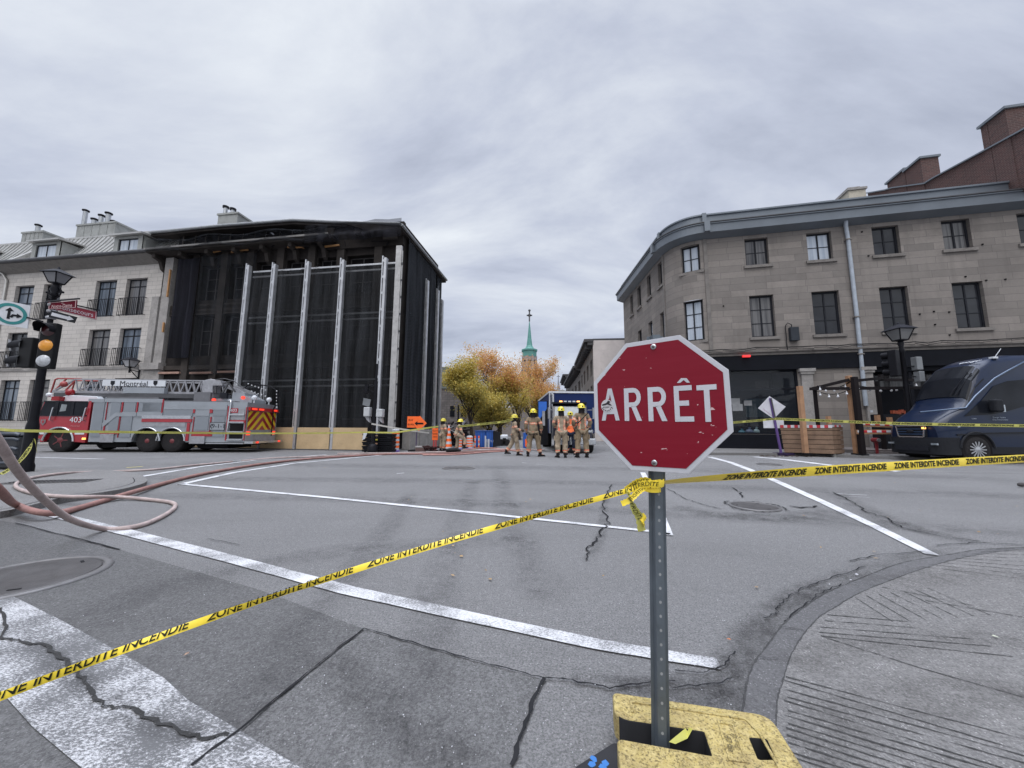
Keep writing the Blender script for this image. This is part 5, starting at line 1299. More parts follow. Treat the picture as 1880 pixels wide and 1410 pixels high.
def curve_solid(splines, ext, bev, res=2):
 """2-D filled outline with holes, extruded and edge-rounded -> (verts, faces), centred on z=0"""
 cu = bpy.data.curves.new('c', 'CURVE'); cu.dimensions = '2D'; cu.fill_mode = 'BOTH'; cu.extrude = max(0, ext-bev); cu.bevel_depth = bev; cu.bevel_resolution = res; cu.offset = -bev
 for pts in splines:
  s = cu.splines.new('POLY'); s.points.add(len(pts)-1); s.use_cyclic_u = True
  for q, p in zip(s.points, pts): q.co = (p[0], p[1], 0, 1)
 o = bpy.data.objects.new('c', cu); COL.objects.link(o)
 me = bpy.data.meshes.new_from_object(o.evaluated_get(bpy.context.evaluated_depsgraph_get()))
 V = [tuple(v.co) for v in me.vertices]; Fc = [tuple(p.vertices) for p in me.polygons]
 bpy.data.objects.remove(o); bpy.data.curves.remove(cu); bpy.data.meshes.remove(me); return V, Fc
def rounded(pts, r, n=5):
 out = []; P = [Vector((p[0], p[1])) for p in pts]; rs = r if isinstance(r, (list, tuple)) else [r]*len(P)
 for i, p in enumerate(P):
  a = (P[i-1]-p); b = (P[(i+1) % len(P)]-p); rr = min(rs[i], a.length*.45, b.length*.45); a.normalize(); b.normalize()
  if rr < 1e-4: out.append(tuple(p)); continue
  p0, p1 = p+a*rr, p+b*rr
  for k in range(n+1): t = k/n; out.append(tuple(p0*(1-t)**2+p*2*t*(1-t)+p1*t*t))
 return out
def rubber_base():
 zt = .115; A = G(1124, 1270, zt); B = G(1410, 1312, zt)
 fr = Frame(A, math.atan2(B.y-A.y, B.x-A.x)); w_ = (B-A).length
 m, t_, N, L, b = _nt('yellow_rubber'); tc = N.new('ShaderNodeTexCoord').outputs['Object']
 f = nramp(N, L, nnoise(N, L, tc, 60, 6, .75), .35, .65); g = nramp(N, L, nnoise(N, L, tc, 9, 5, .7, .5), .42, .70); h = nramp(N, L, nnoise(N, L, tc, 170, 3, .7), .52, .66)
 c = nmix(N, L, f, (.46, .35, .11), (.62, .50, .22)); c = nmix(N, L, nmath(N, L, 'MULTIPLY', g, .6), c, (.20, .14, .07)); c = nmix(N, L, nmath(N, L, 'MULTIPLY', h, .75), c, (.045, .035, .02))
 geo = N.new('ShaderNodeNewGeometry'); pz = nramp(N, L, geo.outputs['Pointiness'], .53, .60); c = nmix(N, L, nmath(N, L, 'MULTIPLY', pz, .8), c, (.05, .045, .04))
 L.new(c, b.inputs['Base Color']); b.inputs['Roughness'].default_value = .85; nbump(N, L, b, nmath(N, L, 'ADD', f, h), .7, .004); m_y = m
 t = fthing('ballast_block', 'chipped yellow rubber ballast block with a slot gripping the sign post', 'sign base', fr)
 uv = lambda px, py: fr.ud(px, py, zt)
 s0 = uv(1146, 1322); s1 = uv(1298, 1350); s2 = uv(1297, 1372); s3 = uv(1120, 1360)
 sh = -(uv(1122, 1358)[1]); shw = .058
 ymax = .0; ybot = -.36
 ysa = uv(1160, 1322)[1]; ysb = uv(1160, 1359)[1]; xs = uv(1297, 1360)[0]
 outer = [(0, 0), (w_+.005, 0), (w_+.005, ybot), (0, ybot), (0, ysb), (xs, ysb-.004), (xs+.004, ysa+.004), (.03, ysa), (0, ysa+.02)]
 o = rounded(outer, [.02, .045, .03, .03, .018, .006, .006, .02, .02])
 h0 = [uv(1375, 1352), uv(1408, 1355), uv(1424, 1393), uv(1392, 1393)]
 V, Fc = curve_solid([o, rounded(h0, .006)], zt/2-.02, .006, 2)
 mb = MB(); mb.faces([(x, y, z+zt/2+.02) for x, y, z in V], Fc); q_ = MB(); q_.k = 0; blk = mb.build('block', [m_y, M('black_rubber_slot_shade', (.03, .03, .033), .8)], t)
 for p in blk.data.polygons:
  c = p.center
  if abs(p.normal.z) < .5 and ((-.02 < c.x < xs+.02 and ysb-.012 < c.y < ysa+.012) or (h0[0][0]-.015 < c.x < h0[2][0]+.012 and h0[2][1]-.012 < c.y < h0[0][1]+.012)): p.material_index = 1  # slot and hole walls coloured black to stand for their deep shade
 V, Fc = curve_solid([rounded([(.052, ysa+.028+.0), (.052, -.012-.02), (w_-.075, -.012-.02), (w_-.055, -.09), (w_-.055, ybot+.03), (w_-.063, ybot+.03), (w_-.063, -.092), (w_-.08, -.04), (.06, -.04), (.06, ysa+.028)], .008)], .003, .0012, 1)
 mb = MB(); mb.faces([(x, y, z+zt+.001) for x, y, z in V], Fc); mb.build('raised_rib', m_y, t)
 pa, pb = uv(1316, 1322), uv(1345, 1326); pc, pd = uv(1372, 1402), uv(1338, 1398)
 V, Fc = curve_solid([rounded([pa, pb, pc, pd], .004), rounded([(p[0]+(q[0]-p[0])*.1, p[1]+(q[1]-p[1])*.1) for p, q in ((pa, pc), (pb, pd), (pc, pa), (pd, pb))], .003)], .0025, .001, 1)
 mb = MB(); mb.faces([(x, y, z+zt+.001) for x, y, z in V], Fc); mb.build('label_rim', m_y, t)
 d1 = Vector((pd[0]-pa[0], pd[1]-pa[1])); d1n = d1.normalized(); d2n = Vector((-d1n.y, d1n.x)); c0 = (Vector(pa)+Vector(pb)+Vector(pc)+Vector(pd))/4
 mb = MB(); add_text(mb, '67 lbs', .024, lambda x, y: tuple((c0+d1n*(x+.018)+d2n*(y-.008)))+(zt+.0035,)); add_text(mb, '30.4 kg', .018, lambda x, y: tuple((c0+d1n*(x-.0)+d2n*(y+.012)))+(zt+.0035,))
 mb.build('raised_lettering', M('rubber_dark', (.10, .08, .035), .8), t)
 t2 = fthing('rubber_plate', 'black rubber plate with blue paint marks under the yellow ballast block', 'sign base', fr)
 q = fr.ud(1062, 1420, .02); mb = MB(); P = rounded([(-.005, -.10), (w_*.75, -.10), (w_*.75, ybot-.05), (q[0]-.03, ybot-.05), (q[0]-.01, q[1])], .01)
 V, Fc = curve_solid([P], .018, .004, 1); mb.faces([(x, y, z+.018) for x, y, z in V], Fc); mb.build('plate', M('black_rubber_slot_shade', (.03, .03, .033), .8, 0, .3, 20, bump=.4), t2)
 mb = MB(); random.seed(4)
 for (px, py) in ((1090, 1393), (1111, 1401), (1086, 1403), (1106, 1408)):
  c = fr.ud(px, py, .037); mb.face([(c[0]+random.uniform(.007, .013)*math.cos(k), c[1]+random.uniform(.007, .013)*math.sin(k), .0372) for k in [j*.7 for j in range(9)]])
 mb.build('blue_paint', M('blue_paint', (.03, .15, .42), .6), t2)
 return fr
rubber_base()

m_tape = M('tape_yellow', (.85, .64, .04), .35, 0, .14, 6, coat=.25)
m_tapep = M('tape_yellow_pale', (.52, .50, .12), .4, 0, .15, 9, coat=.2)
m_ink = M('tape_ink', (.018, .02, .012), .5)
class Ribbon:
 def __init__(s, pts, width, ang, wv=None):
  s.P = [Vector(p) for p in pts]; s.w = width; s.ang = ang
  s.S = [0]
  for a, b in zip(s.P, s.P[1:]): s.S.append(s.S[-1]+(b-a).length)
  s.L = s.S[-1]
 def at(s, d):
  d = max(0, min(s.L-1e-6, d)); i = 0
  while i < len(s.S)-2 and s.S[i+1] < d: i += 1
  k = (d-s.S[i])/(s.S[i+1]-s.S[i]); c = s.P[i].lerp(s.P[i+1], k); t = (s.P[i+1]-s.P[i]).normalized()
  x = t.cross(Vector((0, 0, 1))).normalized(); up = x.cross(t).normalized()
  a = s.ang(d/s.L) if callable(s.ang) else s.ang
  side = (up*math.cos(a)+x*math.sin(a)); n = t.cross(side)
  return c, t, side, n
 def pt(s, d, y, off=0.0):
  c, t, sd_, n = s.at(d); cup = .05*s.w*(1-(2*y/s.w)**2)
  return c+sd_*y+n*(off+cup)
def tape(name, label, pts, width, ang, text=None, tsize=.6, gap=.06, mat=None, step=.01, both=True, t0=0.0, group=None, shear=.25, cols=4):
 rb = Ribbon(pts, width, ang); t = thing(name, label, 'warning tape', tuple(rb.P[0]), 0, group); o0 = rb.P[0]
 mb = MB(lambda p: Vector(p)-o0); n = max(2, int(rb.L/step)); g = []
 for i in range(n+1):
  d = rb.L*i/n; g.append([rb.pt(d, width*(j/cols-.5)) for j in range(cols+1)])
 for i in range(n):
  for j in range(cols): mb.face([g[i][j], g[i+1][j], g[i+1][j+1], g[i][j+1]], smooth=True)
 mb.build('band', mat or m_tape, t)
 if text:
  V, Fc = text_mesh(text, width*tsize*1.35, shear=shear, align='LEFT', offset=.03*width)
  V = [(v[0], max(-.49*width, min(.49*width, v[1]+(.22*width if tsize > 1 else 0)))) for v in V]
  wt = max(v[0] for v in V); mb = MB(lambda p: Vector(p)-o0); d = t0
  while d < rb.L-wt*.2:
   for sgn in ((1, -1) if both else (1,)):
    W = []
    for v in V: W.append(rb.pt(d+v[0], v[1], sgn*.0008+(.0007 if sgn > 0 else -.0032)))
    ok = [f for f in Fc if all(d+V[i][0] < rb.L for i in f)]
    mb.faces(W, ok)
   d += wt+gap
  mb.build('lettering', m_ink, t)
 return t
KN = atY(1190, 889, PB.y)
TXT = 'ZONE INTERDITE INCENDIE'
rpts = []
P1 = KN+Vector((.03, -.012, .002))
for k in range(25):
 q = k/24; px = 1215+q*800; py = 886+(834-886)*q**.86; Y = PB.y-.02+q*.62; rpts.append(atY(px, py, Y))
tape('warning_tape', 'taut yellow fire line tape running right from the red sign post, lettering readable', rpts, .035, lambda q: 0.0+1.05*max(0, 1-q*3.2)**1.2+.12*math.sin(q*9), TXT, .64, .04, step=.012, t0=.26)
lpts = []
for k in range(40):
 q = k/39; px = 1180-q*1240; py = 893+(1302-893)*q-22*math.sin(q*math.pi)*1.0; Y = PB.y-.02-q*.44; lpts.insert(0, atY(px, py, Y))
def twl(q): return -.55+.95*math.exp(-((q-.33)/.10)**2)+.85*math.exp(-((q-.80)/.12)**2)+.45*math.exp(-((q-.08)/.06)**2)+.12*math.sin(q*27)
tape('warning_tape', 'long yellow tape sagging from the red sign post down to the lower left corner, twisted', lpts, .0155, twl, TXT, 1.15, .03, step=.01, t0=.0)
t = thing('tape_knot', 'crumpled yellow tape knot and dangling tails tied round the red sign post', 'warning tape', tuple(KN))
def strip(pts, w_, tw, mat=m_tapep, txt=True):
 P = [atY(x, y, Y) for x, y, Y in pts]; P = smooth_path(P, 6); rb = Ribbon(P, w_, tw); mb = MB(lambda p: Vector(p)-KN); n = 26; g = []
 for i in range(n+1): g.append([rb.pt(rb.L*i/n, w_*(j/3-.5)*(1+.12*math.sin(i*1.9+j))) for j in range(4)])
 for i in range(n):
  for j in range(3): mb.face([g[i][j], g[i+1][j], g[i+1][j+1], g[i][j+1]])
 b_ = mb.build('tape_strip', mat, t)
 if txt:
  mb = MB(lambda p: Vector(p)-KN); V, Fc = text_mesh('INTERDITE', w_*.8, shear=.2, align='LEFT'); d = 0
  for sg in (1, -1): mb.faces([rb.pt(rb.L*.06+v[0], v[1], sg*.001) for v in V], [f for f in Fc if all(rb.L*.06+V[i][0] < rb.L*.97 for i in f)])
  mb.build('lettering', m_ink, b_)
Y0 = PB.y-.03
strip([(1150, 900, Y0+.02), (1170, 892, Y0), (1190, 888, Y0-.012), (1205, 889, Y0-.018), (1219, 887, Y0-.005)], .024, .15, m_tape)
strip([(1148, 903, Y0+.02), (1168, 886, Y0), (1184, 881, Y0-.01), (1192, 884, Y0-.012)], .020, .5, m_tape)
strip([(1186, 893, Y0), (1172, 903, Y0-.01), (1156, 918, Y0-.01), (1141, 925, Y0)], .017, .3, m_tape)
strip([(1152, 898, Y0), (1157, 915, Y0-.015), (1165, 935, Y0-.018), (1174, 950, Y0-.01), (1178, 975, Y0)], .024, .9, m_tapep)
strip([(1176, 945, Y0-.012), (1181, 952, Y0-.012), (1182, 968, Y0-.01)], .02, .2, m_tape, False)
mb = MB(lambda p: Vector(p)-KN); c = PB+Vector((.006, 0, KN.z-PB.z))
for k in range(3):
 z = KN.z+(-.012+k*.010); ring = []
 for j in range(17):
  a = 6.283*j/16; ring.append(Vector((PB.x+.005+.030*math.cos(a), PB.y+.004+.024*math.sin(a), z+.004*math.sin(a+k))))
 for j in range(16): mb.face([ring[j]-Vector((0, 0, .007)), ring[j+1]-Vector((0, 0, .007)), ring[j+1]+Vector((0, 0, .006)), ring[j]+Vector((0, 0, .006))], smooth=True)
mb.build('wrap', m_tape, t)
mb = MB(lambda p: Vector(p)-KN)
for j in range(9): a = R(200+j*16); p = Vector((PB.x+.005+.0315*math.cos(a), PB.y+.004+.0255*math.sin(a), KN.z)); mb.obox(p, .0022, .0022, .018, Matrix.Rotation(R(15), 3, 'Y'))
mb.build('wrap_lettering', m_ink, t)
q = [(1250, 1352), (1262, 1334), (1272, 1338), (1262, 1356), (1240, 1366), (1228, 1362)]
mb = MB(); A = G(1250, 1350, .1); mb.face([G(x, y, .10+.012*(i % 3))-A for i, (x, y) in enumerate(q)])
o = mb.build('tape_scrap', m_tapep); o.location = A; tag(o, 'torn scrap of yellow tape in the slot of the yellow ballast block', 'tape scrap')
def leaf(px, py, s, mat, label, z=0.012, name='fallen_leaf', seed=0):
 c = G(px, py, z); rnd = random.Random(seed); mb = MB(); n = 11
 P = [(s*(1 if i % 2 else .55)*math.cos(6.283*i/n)*rnd.uniform(.8, 1.2), s*.6*(1 if i % 2 else .5)*math.sin(6.283*i/n), .004+.35*s*abs(math.cos(3.14*i/n))*rnd.random()) for i in range(n)]
 for i in range(n): mb.face([(0, 0, .003+.1*s), P[i], P[(i+1) % n]])
 o = mb.build(name, mat); o.location = c; o.rotation_euler = (0, 0, rnd.uniform(0, 3)); tag(o, label, 'leaf' if name == 'fallen_leaf' else 'debris')
m_lo = M('leaf_dry_orange', (.50, .17, .06), .7); m_lb = M('leaf_dry_brown', (.30, .20, .14), .8)
leaf(1338, 1175, .011, m_lo, 'small orange leaf on the asphalt near the end of the crosswalk line', seed=1)
leaf(343, 1202, .015, m_lb, 'curled brown leaf on the dark asphalt above the twisted yellow tape', seed=2)
leaf(1827, 1170, .014, M('leaf_pale', (.42, .44, .34), .8), 'pale leaf lying on the grooved concrete pavement', z=.026, seed=3)
m_peb = M('pale_debris', (.55, .55, .58), .8)
for i, (px, py, s) in enumerate(((1573, 1056, .022), (1562, 1065, .012), (1523, 1073, .01), (1342, 1294, .006))):
 c = G(px, py, .014); mb = MB(); mb.sphere((0, 0, s*.25), s*.5, 7, 5, (1, .7, .45)); o = mb.build('debris_chip', m_peb); o.location = c
 tag(o, ['largest pale chip of debris in the crumbling gutter', 'second pale chip of debris in the crumbling gutter', 'leftmost tiny pale chip in the crumbling gutter', 'tiny orange grey chip behind the yellow ballast block'][i], 'debris', 'debris chips in the gutter')
c = G(1876, 893, .02); mb = MB(); mb.sphere((0, 0, .03), .055, 9, 6, (1.3, .8, .7)); mb.v = [(x*random.uniform(.9, 1.1), y, z*random.uniform(.9, 1.1)) for x, y, z in mb.v]
o = mb.build('broken_asphalt', M('broken_asphalt', (.06, .055, .055), .9, bump=.5)); o.location = c; tag(o, 'dark lump of broken asphalt at the right edge of the road', 'debris')
mb = MB(); rnd = random.Random(77)
for k in range(230):
 p = G(rnd.uniform(0, 1400), rnd.uniform(960, 1405), .013); s = rnd.uniform(.0009, .0022); mb.obox(p, s*rnd.uniform(1, 2), s, s, Matrix.Rotation(rnd.uniform(0, 3), 3, 'Z'))
tag(mb.build('grit', m_peb), kind='stuff')
mb = MB()
for k in range(150):
 px = rnd.choice((rnd.uniform(1380, 1880), rnd.uniform(700, 960), rnd.uniform(300, 1900))); py = rnd.uniform(832, 870) if k % 3 else rnd.uniform(860, 1100)
 p = G(px, py, .014); s = rnd.uniform(.008, .02); a = rnd.uniform(0, 6.28); u_ = Vector((math.cos(a), math.sin(a), rnd.uniform(-.1, .3)))*s; v_ = Vector((-math.sin(a), math.cos(a), rnd.uniform(0, .3)))*s*.6; mb.face([p-u_, p-v_, p+u_, p+v_])
tag(mb.build('scattered_leaves', M('leaf_scatter', (.34, .22, .10), .8, 0, .5, 3)), kind='stuff')

# ================================================================ FIRE HOSES
def hose(label, pts, r, mat, couple=(), nm='fire_hose', group='fire hoses across the road'):
 P = smooth_path(pts, 6); t = thing(nm, label, 'fire hose', tuple(P[0]), 0, group); o0 = P[0]
 mb = MB(lambda p: Vector(p)-o0); mb.tube(P, r, 10, flat=.92); mb.build('jacket', mat, t)
 for i in couple:
  q = P[min(i*6, len(P)-2)]; q2 = P[min(i*6+1, len(P)-1)]; d = (q2-q).normalized()
  mb = MB(lambda p: Vector(p)-o0); mb.cyl(q-d*.12, q+d*.12, r*1.35, n=12); mb.cyl(q-d*.03, q+d*.03, r*1.6, n=8); mb.build('coupling', m_steel, t)
 return t
m_hb = M('hose_beige', (.40, .32, .30), .85, 0, .2, 5, bump=.25, dirt=.3, dirtcol=(.12, .09, .085), fine=.25)
m_hr = M('hose_red', (.29, .155, .135), .85, 0, .2, 4, bump=.25, dirt=.3, dirtcol=(.12, .07, .06), fine=.25)
def gz(px, py, z): return G(px, py, z)
ra = .024; pz = .075
P = [atY(-110, 640, 1.9), atY(-50, 735, 1.95), atY(0, 815, 2.1), atY(38, 872, 2.45), atY(84, 920, 2.85), atY(133, 955, 3.2), gz(191, 971, ra), gz(235, 969, ra), gz(272, 960, ra), gz(305, 944, ra), gz(321, 931, ra), gz(316, 923, ra), gz(281, 918, ra),
     gz(225, 913, ra+.02), gz(170, 912, pz+ra), gz(128, 912, pz+ra), gz(84, 909, pz+ra), gz(50, 903, pz+ra), gz(30, 894, pz+ra), gz(34, 885, pz+ra), gz(64, 876, pz+ra), gz(115, 869, pz+ra), gz(170, 866.5, ra+.03), gz(214, 865, ra), gz(281, 862, ra), gz(357, 854, ra), gz(434, 847, ra), gz(500, 841, ra), gz(580, 838, ra), gz(660, 834, ra)]
hose('slim beige fire hose looping on the road in front of the left pavement', P, [ra*1.15]*1*0 or ra, m_hb, (26,))
rb_ = .033
P = [atY(-130, 790, 2.6), atY(-60, 845, 2.7), atY(0, 902, 2.9), gz(28, 926, .10+rb_), gz(64, 939, pz+rb_-.01), gz(102, 942, .03+rb_), gz(140, 934, rb_), gz(191, 919, rb_), gz(242, 904, rb_+.03), gz(306, 886, rb_), gz(383, 868, rb_), gz(480, 852, rb_), gz(560, 843, rb_), gz(640, 837.5, rb_), gz(720, 833.5, rb_), gz(800, 833, rb_), gz(880, 829, rb_), gz(925, 826, rb_)]
hose('thick reddish fire hose sweeping from the left edge to the firefighters', P, rb_, m_hr)
P = [gz(620, 833, .03), gz(700, 832, .03), gz(760, 831, .03), gz(830, 829, .03), gz(890, 826, .03), gz(940, 825, .03), gz(1000, 826, .03)]
hose('far beige hose running behind the kneeling spot past the striped barrel', P, .035, m_hb)
P = [gz(776, 835, .03), gz(830, 834.5, .03), gz(870, 832, .03), gz(900, 829.5, .03), gz(935, 828, .03)]
hose('short pink hose end lying nearest on the road below the two left firefighters', P, .03, M('hose_pink', (.42, .22, .19), .85, dirt=.3))
P = [gz(850, 826, .04), gz(880, 823, .06), gz(905, 823, .05), gz(930, 826, .03), gz(960, 829, .03)]
hose('pinkish hose bundle curling in front of the blue cabins', P, .035, M('hose_pink', (.42, .22, .19), .85))
# ================================================================ FIREFIGHTERS
m_tan = M('bunker_tan', (.27, .205, .135), .9, 0, .2, 9, dirt=.4, dirtcol=(.12, .095, .07), bump=.4)
m_refl = M('orange_reflective', (.72, .16, .09), .6, 0, .18, 14, dirt=.25, dirtcol=(.45, .22, .15))
m_reflc = M('pale_reflective', (.62, .50, .34), .4, 0, .2, 14)
m_helm = M('helmet_yellow', (.72, .60, .03), .3, 0, .1, 8, dirt=.15, coat=.5)
m_skin = M('skin', (.45, .27, .20), .6, 0, .1, 20)
m_boot = M('boot_rubber', (.016, .015, .016), .6)
m_hood = M('hood_dark', (.02, .018, .02), .9)
m_glove = M('glove_dark', (.05, .045, .04), .8)
m_vest = M('vest_orange', (.85, .17, .05), .7)
m_navy = M('navy_cloth', (.02, .025, .045), .8)
def skin_mesh(nodes, edges, root, sub=2):
 """nodes: (xyz, rx, ry) -> smooth continuous mesh baked from a Skin modifier"""
 me = bpy.data.meshes.new('s'); me.from_pydata([n[0] for n in nodes], edges, []); o = bpy.data.objects.new('s', me); COL.objects.link(o)
 md = o.modifiers.new('s', 'SKIN'); md.branch_smoothing = .6
 for i, v in enumerate(me.skin_vertices[0].data): v.radius = (nodes[i][1], nodes[i][2]); v.use_root = (i == root)
 sb = o.modifiers.new('u', 'SUBSURF'); sb.levels = sub; sb.render_levels = sub
 m2 = bpy.data.meshes.new_from_object(o.evaluated_get(bpy.context.evaluated_depsgraph_get()))
 V = [Vector(v.co) for v in m2.vertices]; Fc = [tuple(p.vertices) for p in m2.polygons]
 bpy.data.objects.remove(o); bpy.data.meshes.remove(me); bpy.data.meshes.remove(m2); return V, Fc
def seg_t(p, a, b):
 d = b-a; t = (p-a).dot(d)/d.length_squared; return t, (p-(a+d*max(0, min(1, t)))).length
def firefighter(label, px, pyf, pyh, face, J=None, style='tan', strap=False, vert=False, hem_dash=False, z0=0.0, scba=False, group='firefighters in tan gear at the crossing'):
 """face = heading in degrees (90 = away from the camera); J overrides joints, metres for a 1.80 m figure"""
 B = G(px, pyf, z0); top = atY(px, pyh, B.y).z-z0; S = top/1.90
 t = thing('person', label, 'person', tuple(B), R(face-90), group)
 j = dict(pel=(0, 0, .98), bel=(0, 0, 1.12), che=(0, .0, 1.32), nek=(0, -.01, 1.50), hed=(0, .015, 1.60), crn=(0, .01, 1.74),
             shl=(-.19, 0, 1.45), shr=(.19, 0, 1.45), ell=(-.29, -.02, 1.18), elr=(.29, -.02, 1.18), wrl=(-.27, .10, .94), wrr=(.27, .10, .94),
             hil=(-.10, 0, .94), hir=(.10, 0, .94), knl=(-.14, .02, .52), knr=(.14, .02, .52), anl=(-.16, -.02, .10), anr=(.16, -.02, .10), tol=(-.18, .16, .04), tor=(.18, .16, .04))
 if J: j.update(J)
 j = {k: Vector(v)*S for k, v in j.items()}
 s = S
 nodes = []; idx = {}; ed = []
 def nd(n, p, rx, ry=None): idx[n] = len(nodes); nodes.append((tuple(p), rx*s, (ry or rx)*s)); return idx[n]
 def ln(*a): ed.extend((idx[x], idx[y]) for x, y in zip(a, a[1:]))
 nd('pel', j['pel'], .13, .11); nd('bel', j['bel'], .13, .10); nd('che', j['che'], .15, .11); nd('nek', j['nek'], .055); nd('hed', j['hed'], .085, .09); nd('crn', j['crn'], .07, .08)
 ln('pel', 'bel', 'che', 'nek', 'hed', 'crn')
 for q in 'lr':
  nd('sh'+q, j['sh'+q], .06); nd('el'+q, j['el'+q], .045); nd('wr'+q, j['wr'+q], .03); ln('che', 'sh'+q, 'el'+q, 'wr'+q)
  hd = (j['wr'+q]-j['el'+q]).normalized(); pm = j['wr'+q]+hd*.07*s; nd('pm'+q, pm, .034, .018); ln('wr'+q, 'pm'+q)
  nd('hi'+q, j['hi'+q], .09); nd('kn'+q, j['kn'+q], .06); nd('an'+q, j['an'+q], .04); nd('to'+q, j['to'+q], .04, .03); ln('pel', 'hi'+q, 'kn'+q, 'an'+q, 'to'+q)
 V, Fc = skin_mesh(nodes, ed, 0, 2); mb = MB(); mb.faces(V, Fc, True)
 h = j['hed']+Vector((0, 0, .02*s))
 mb.k = 0; mb.faces([h+Vector(v)*s for v in ((0, .125, -.01), (-.014, .10, -.018), (.014, .10, -.018), (0, .098, .035))], [(0, 1, 2), (0, 2, 3), (0, 3, 1)])
 for q in (-1, 1): mb.sphere(h+Vector((q*.088, 0, 0))*s, .028*s, 6, 5, (.4, .8, 1.2))
 mb.obox(h+Vector((0, .098, -.045))*s, .045*s, .01*s, .012*s)
 bd = mb.build('body', m_skin, t)
 mb = MB()
 for q in (-1, 1): mb.sphere(h+Vector((q*.032, .094, .028))*s, .011*s, 6, 4)
 mb.build('eyes', m_hood, bd)
 for q, sg in (('l', -1), ('r', 1)):
  hd = (j['wr'+q]-j['el'+q]).normalized(); x = hd.cross(Vector((0, 1, 0))); x = x.normalized() if x.length > .1 else Vector((1, 0, 0)); y = hd.cross(x); w0 = j['wr'+q]
  mb = MB(); mb.tube([w0-hd*.03*s, w0+hd*.03*s, w0+hd*.09*s], [.036*s, .042*s, .036*s], 8, flat=.6)
  for k, (o, l_) in enumerate(((-.028, .055), (-.010, .065), (.009, .062), (.026, .048))):
   a = w0+hd*.085*s+x*o*s; mb.tube([a, a+hd*l_*.6*s, a+hd*l_*s*.8-y*sg*.0+Vector((0, .02, 0))*s], [.011*s, .010*s, .009*s], 6)
  a = w0+hd*.03*s+x*.035*s; mb.tube([a, a+(hd+x*.7)*.035*s, a+(hd+x*.3)*.065*s], [.013*s, .012*s, .010*s], 6)
  mb.build('glove', m_glove, bd)
 _k = px % 3; tan = (m_tan if _k == 0 else M('bunker_tan%d' % _k, ((.22, .165, .105), (.31, .245, .175))[_k-1], .9, 0, .25, 7, dirt=.5, dirtcol=(.09, .07, .055), bump=.4)) if style == 'tan' else m_navy
 nodes, idx, ed = [], {}, []
 nd('pel', j['pel'], .165, .135);
 for q in 'lr':
  hp, kp, ap = j['hi'+q], j['kn'+q], j['an'+q]
  nd('hi'+q, hp.lerp(kp, .15), .125, .125); nd('md'+q, hp.lerp(kp, .6), .110); nd('kn'+q, kp, .100); nd('cf'+q, kp.lerp(ap, .5), .100); nd('an'+q, kp.lerp(ap, .93), .098); ln('pel', 'hi'+q, 'md'+q, 'kn'+q, 'cf'+q, 'an'+q)
 V, Fc = skin_mesh(nodes, ed, 0, 3); rnd = random.Random(px)
 V = [v+Vector((mnoise.noise(v*9/s+Vector((px, 0, 0))), mnoise.noise(v*9/s+Vector((0, px, 5))), 0))*.022*s for v in V]
 mb = MB(); mb.faces(V, Fc, True)
 for i, f in enumerate(Fc):
  c = sum((V[k] for k in f), Vector())/len(f)
  for q in 'lr':
   tt, dd = seg_t(c, j['kn'+q], j['an'+q])
   if dd < .17*s and .62 < tt < .90: mb.m[i] = 2 if .72 < tt < .80 else 1
 mb.build('trousers', [tan, m_refl, m_reflc], t)
 nodes, idx, ed = [], {}, []
 dn = (j['pel']-j['che']).normalized(); hem = j['pel']+dn*.13*s
 nd('hem', hem, .205, .165); nd('pel', j['pel'], .195, .155); nd('bel', j['bel'], .185, .145); nd('che', j['che'], .195, .145); nd('col', j['nek'].lerp(j['che'], .15), .085, .08)
 ln('hem', 'pel', 'bel', 'che', 'col')
 for q in 'lr':
  nd('sh'+q, j['sh'+q], .095); nd('up'+q, j['sh'+q].lerp(j['el'+q], .55), .080); nd('el'+q, j['el'+q], .075); nd('fo'+q, j['el'+q].lerp(j['wr'+q], .55), .066); nd('wr'+q, j['el'+q].lerp(j['wr'+q], .92), .058); ln('che', 'sh'+q, 'up'+q, 'el'+q, 'fo'+q, 'wr'+q)
 V, Fc = skin_mesh(nodes, ed, 3, 3)
 V = [v+Vector((mnoise.noise(v*8/s+Vector((px, 3, 0))), mnoise.noise(v*8/s+Vector((2, px, 5))), mnoise.noise(v*8/s)*.4))*.024*s for v in V]
 mb = MB(); mb.faces(V, Fc, True)
 for i, f in enumerate(Fc):
  c = sum((V[k] for k in f), Vector())/len(f); k_ = 0; arm = False
  for q in 'lr':
   t1, d1 = seg_t(c, j['el'+q], j['wr'+q]); t2, d2 = seg_t(c, j['sh'+q], j['el'+q]); tb, db = seg_t(c, j['pel'], j['che'])
   if t1 > 0 and d1 < .12*s and d1 < db*.8:
    arm = True
    if .55 < t1 < .85: k_ = 2 if .64 < t1 < .76 else 1
   elif t2 > .3 and d2 < .13*s and d2 < db*.8:
    arm = True
    if .55 < t2 < .80: k_ = 2 if .63 < t2 < .72 else 1
  if not arm:
   hgt = (c-hem).dot(-dn)/s
   if .0 < hgt < .085: k_ = 2 if .03 < hgt < .055 else 1
   if not vert and .36 < hgt < .43: k_ = 2 if .385 < hgt < .41 else 1
   if vert and abs(abs(c.x/s)-.10) < .030 and .08 < hgt < .50: k_ = 2 if abs(abs(c.x/s)-.10) < .010 else 1
   if hgt < -.01: k_ = 0
  if style == 'vest' and not arm and k_ == 0: k_ = 1
  mb.m[i] = k_
 jk = mb.build('jacket', [tan, m_refl if style == 'tan' else m_vest, m_reflc], t)
 if hem_dash:
  mb = MB()
  for k in range(9): a = R(190+k*20); mb.obox(hem+Vector((.20*math.cos(a), .165*math.sin(a), -.012))*s, .035*s, .02*s, .05*s, Matrix.Rotation(a+R(90), 3, 'Z'))
  mb.build('hem_loops', m_hood, jk)
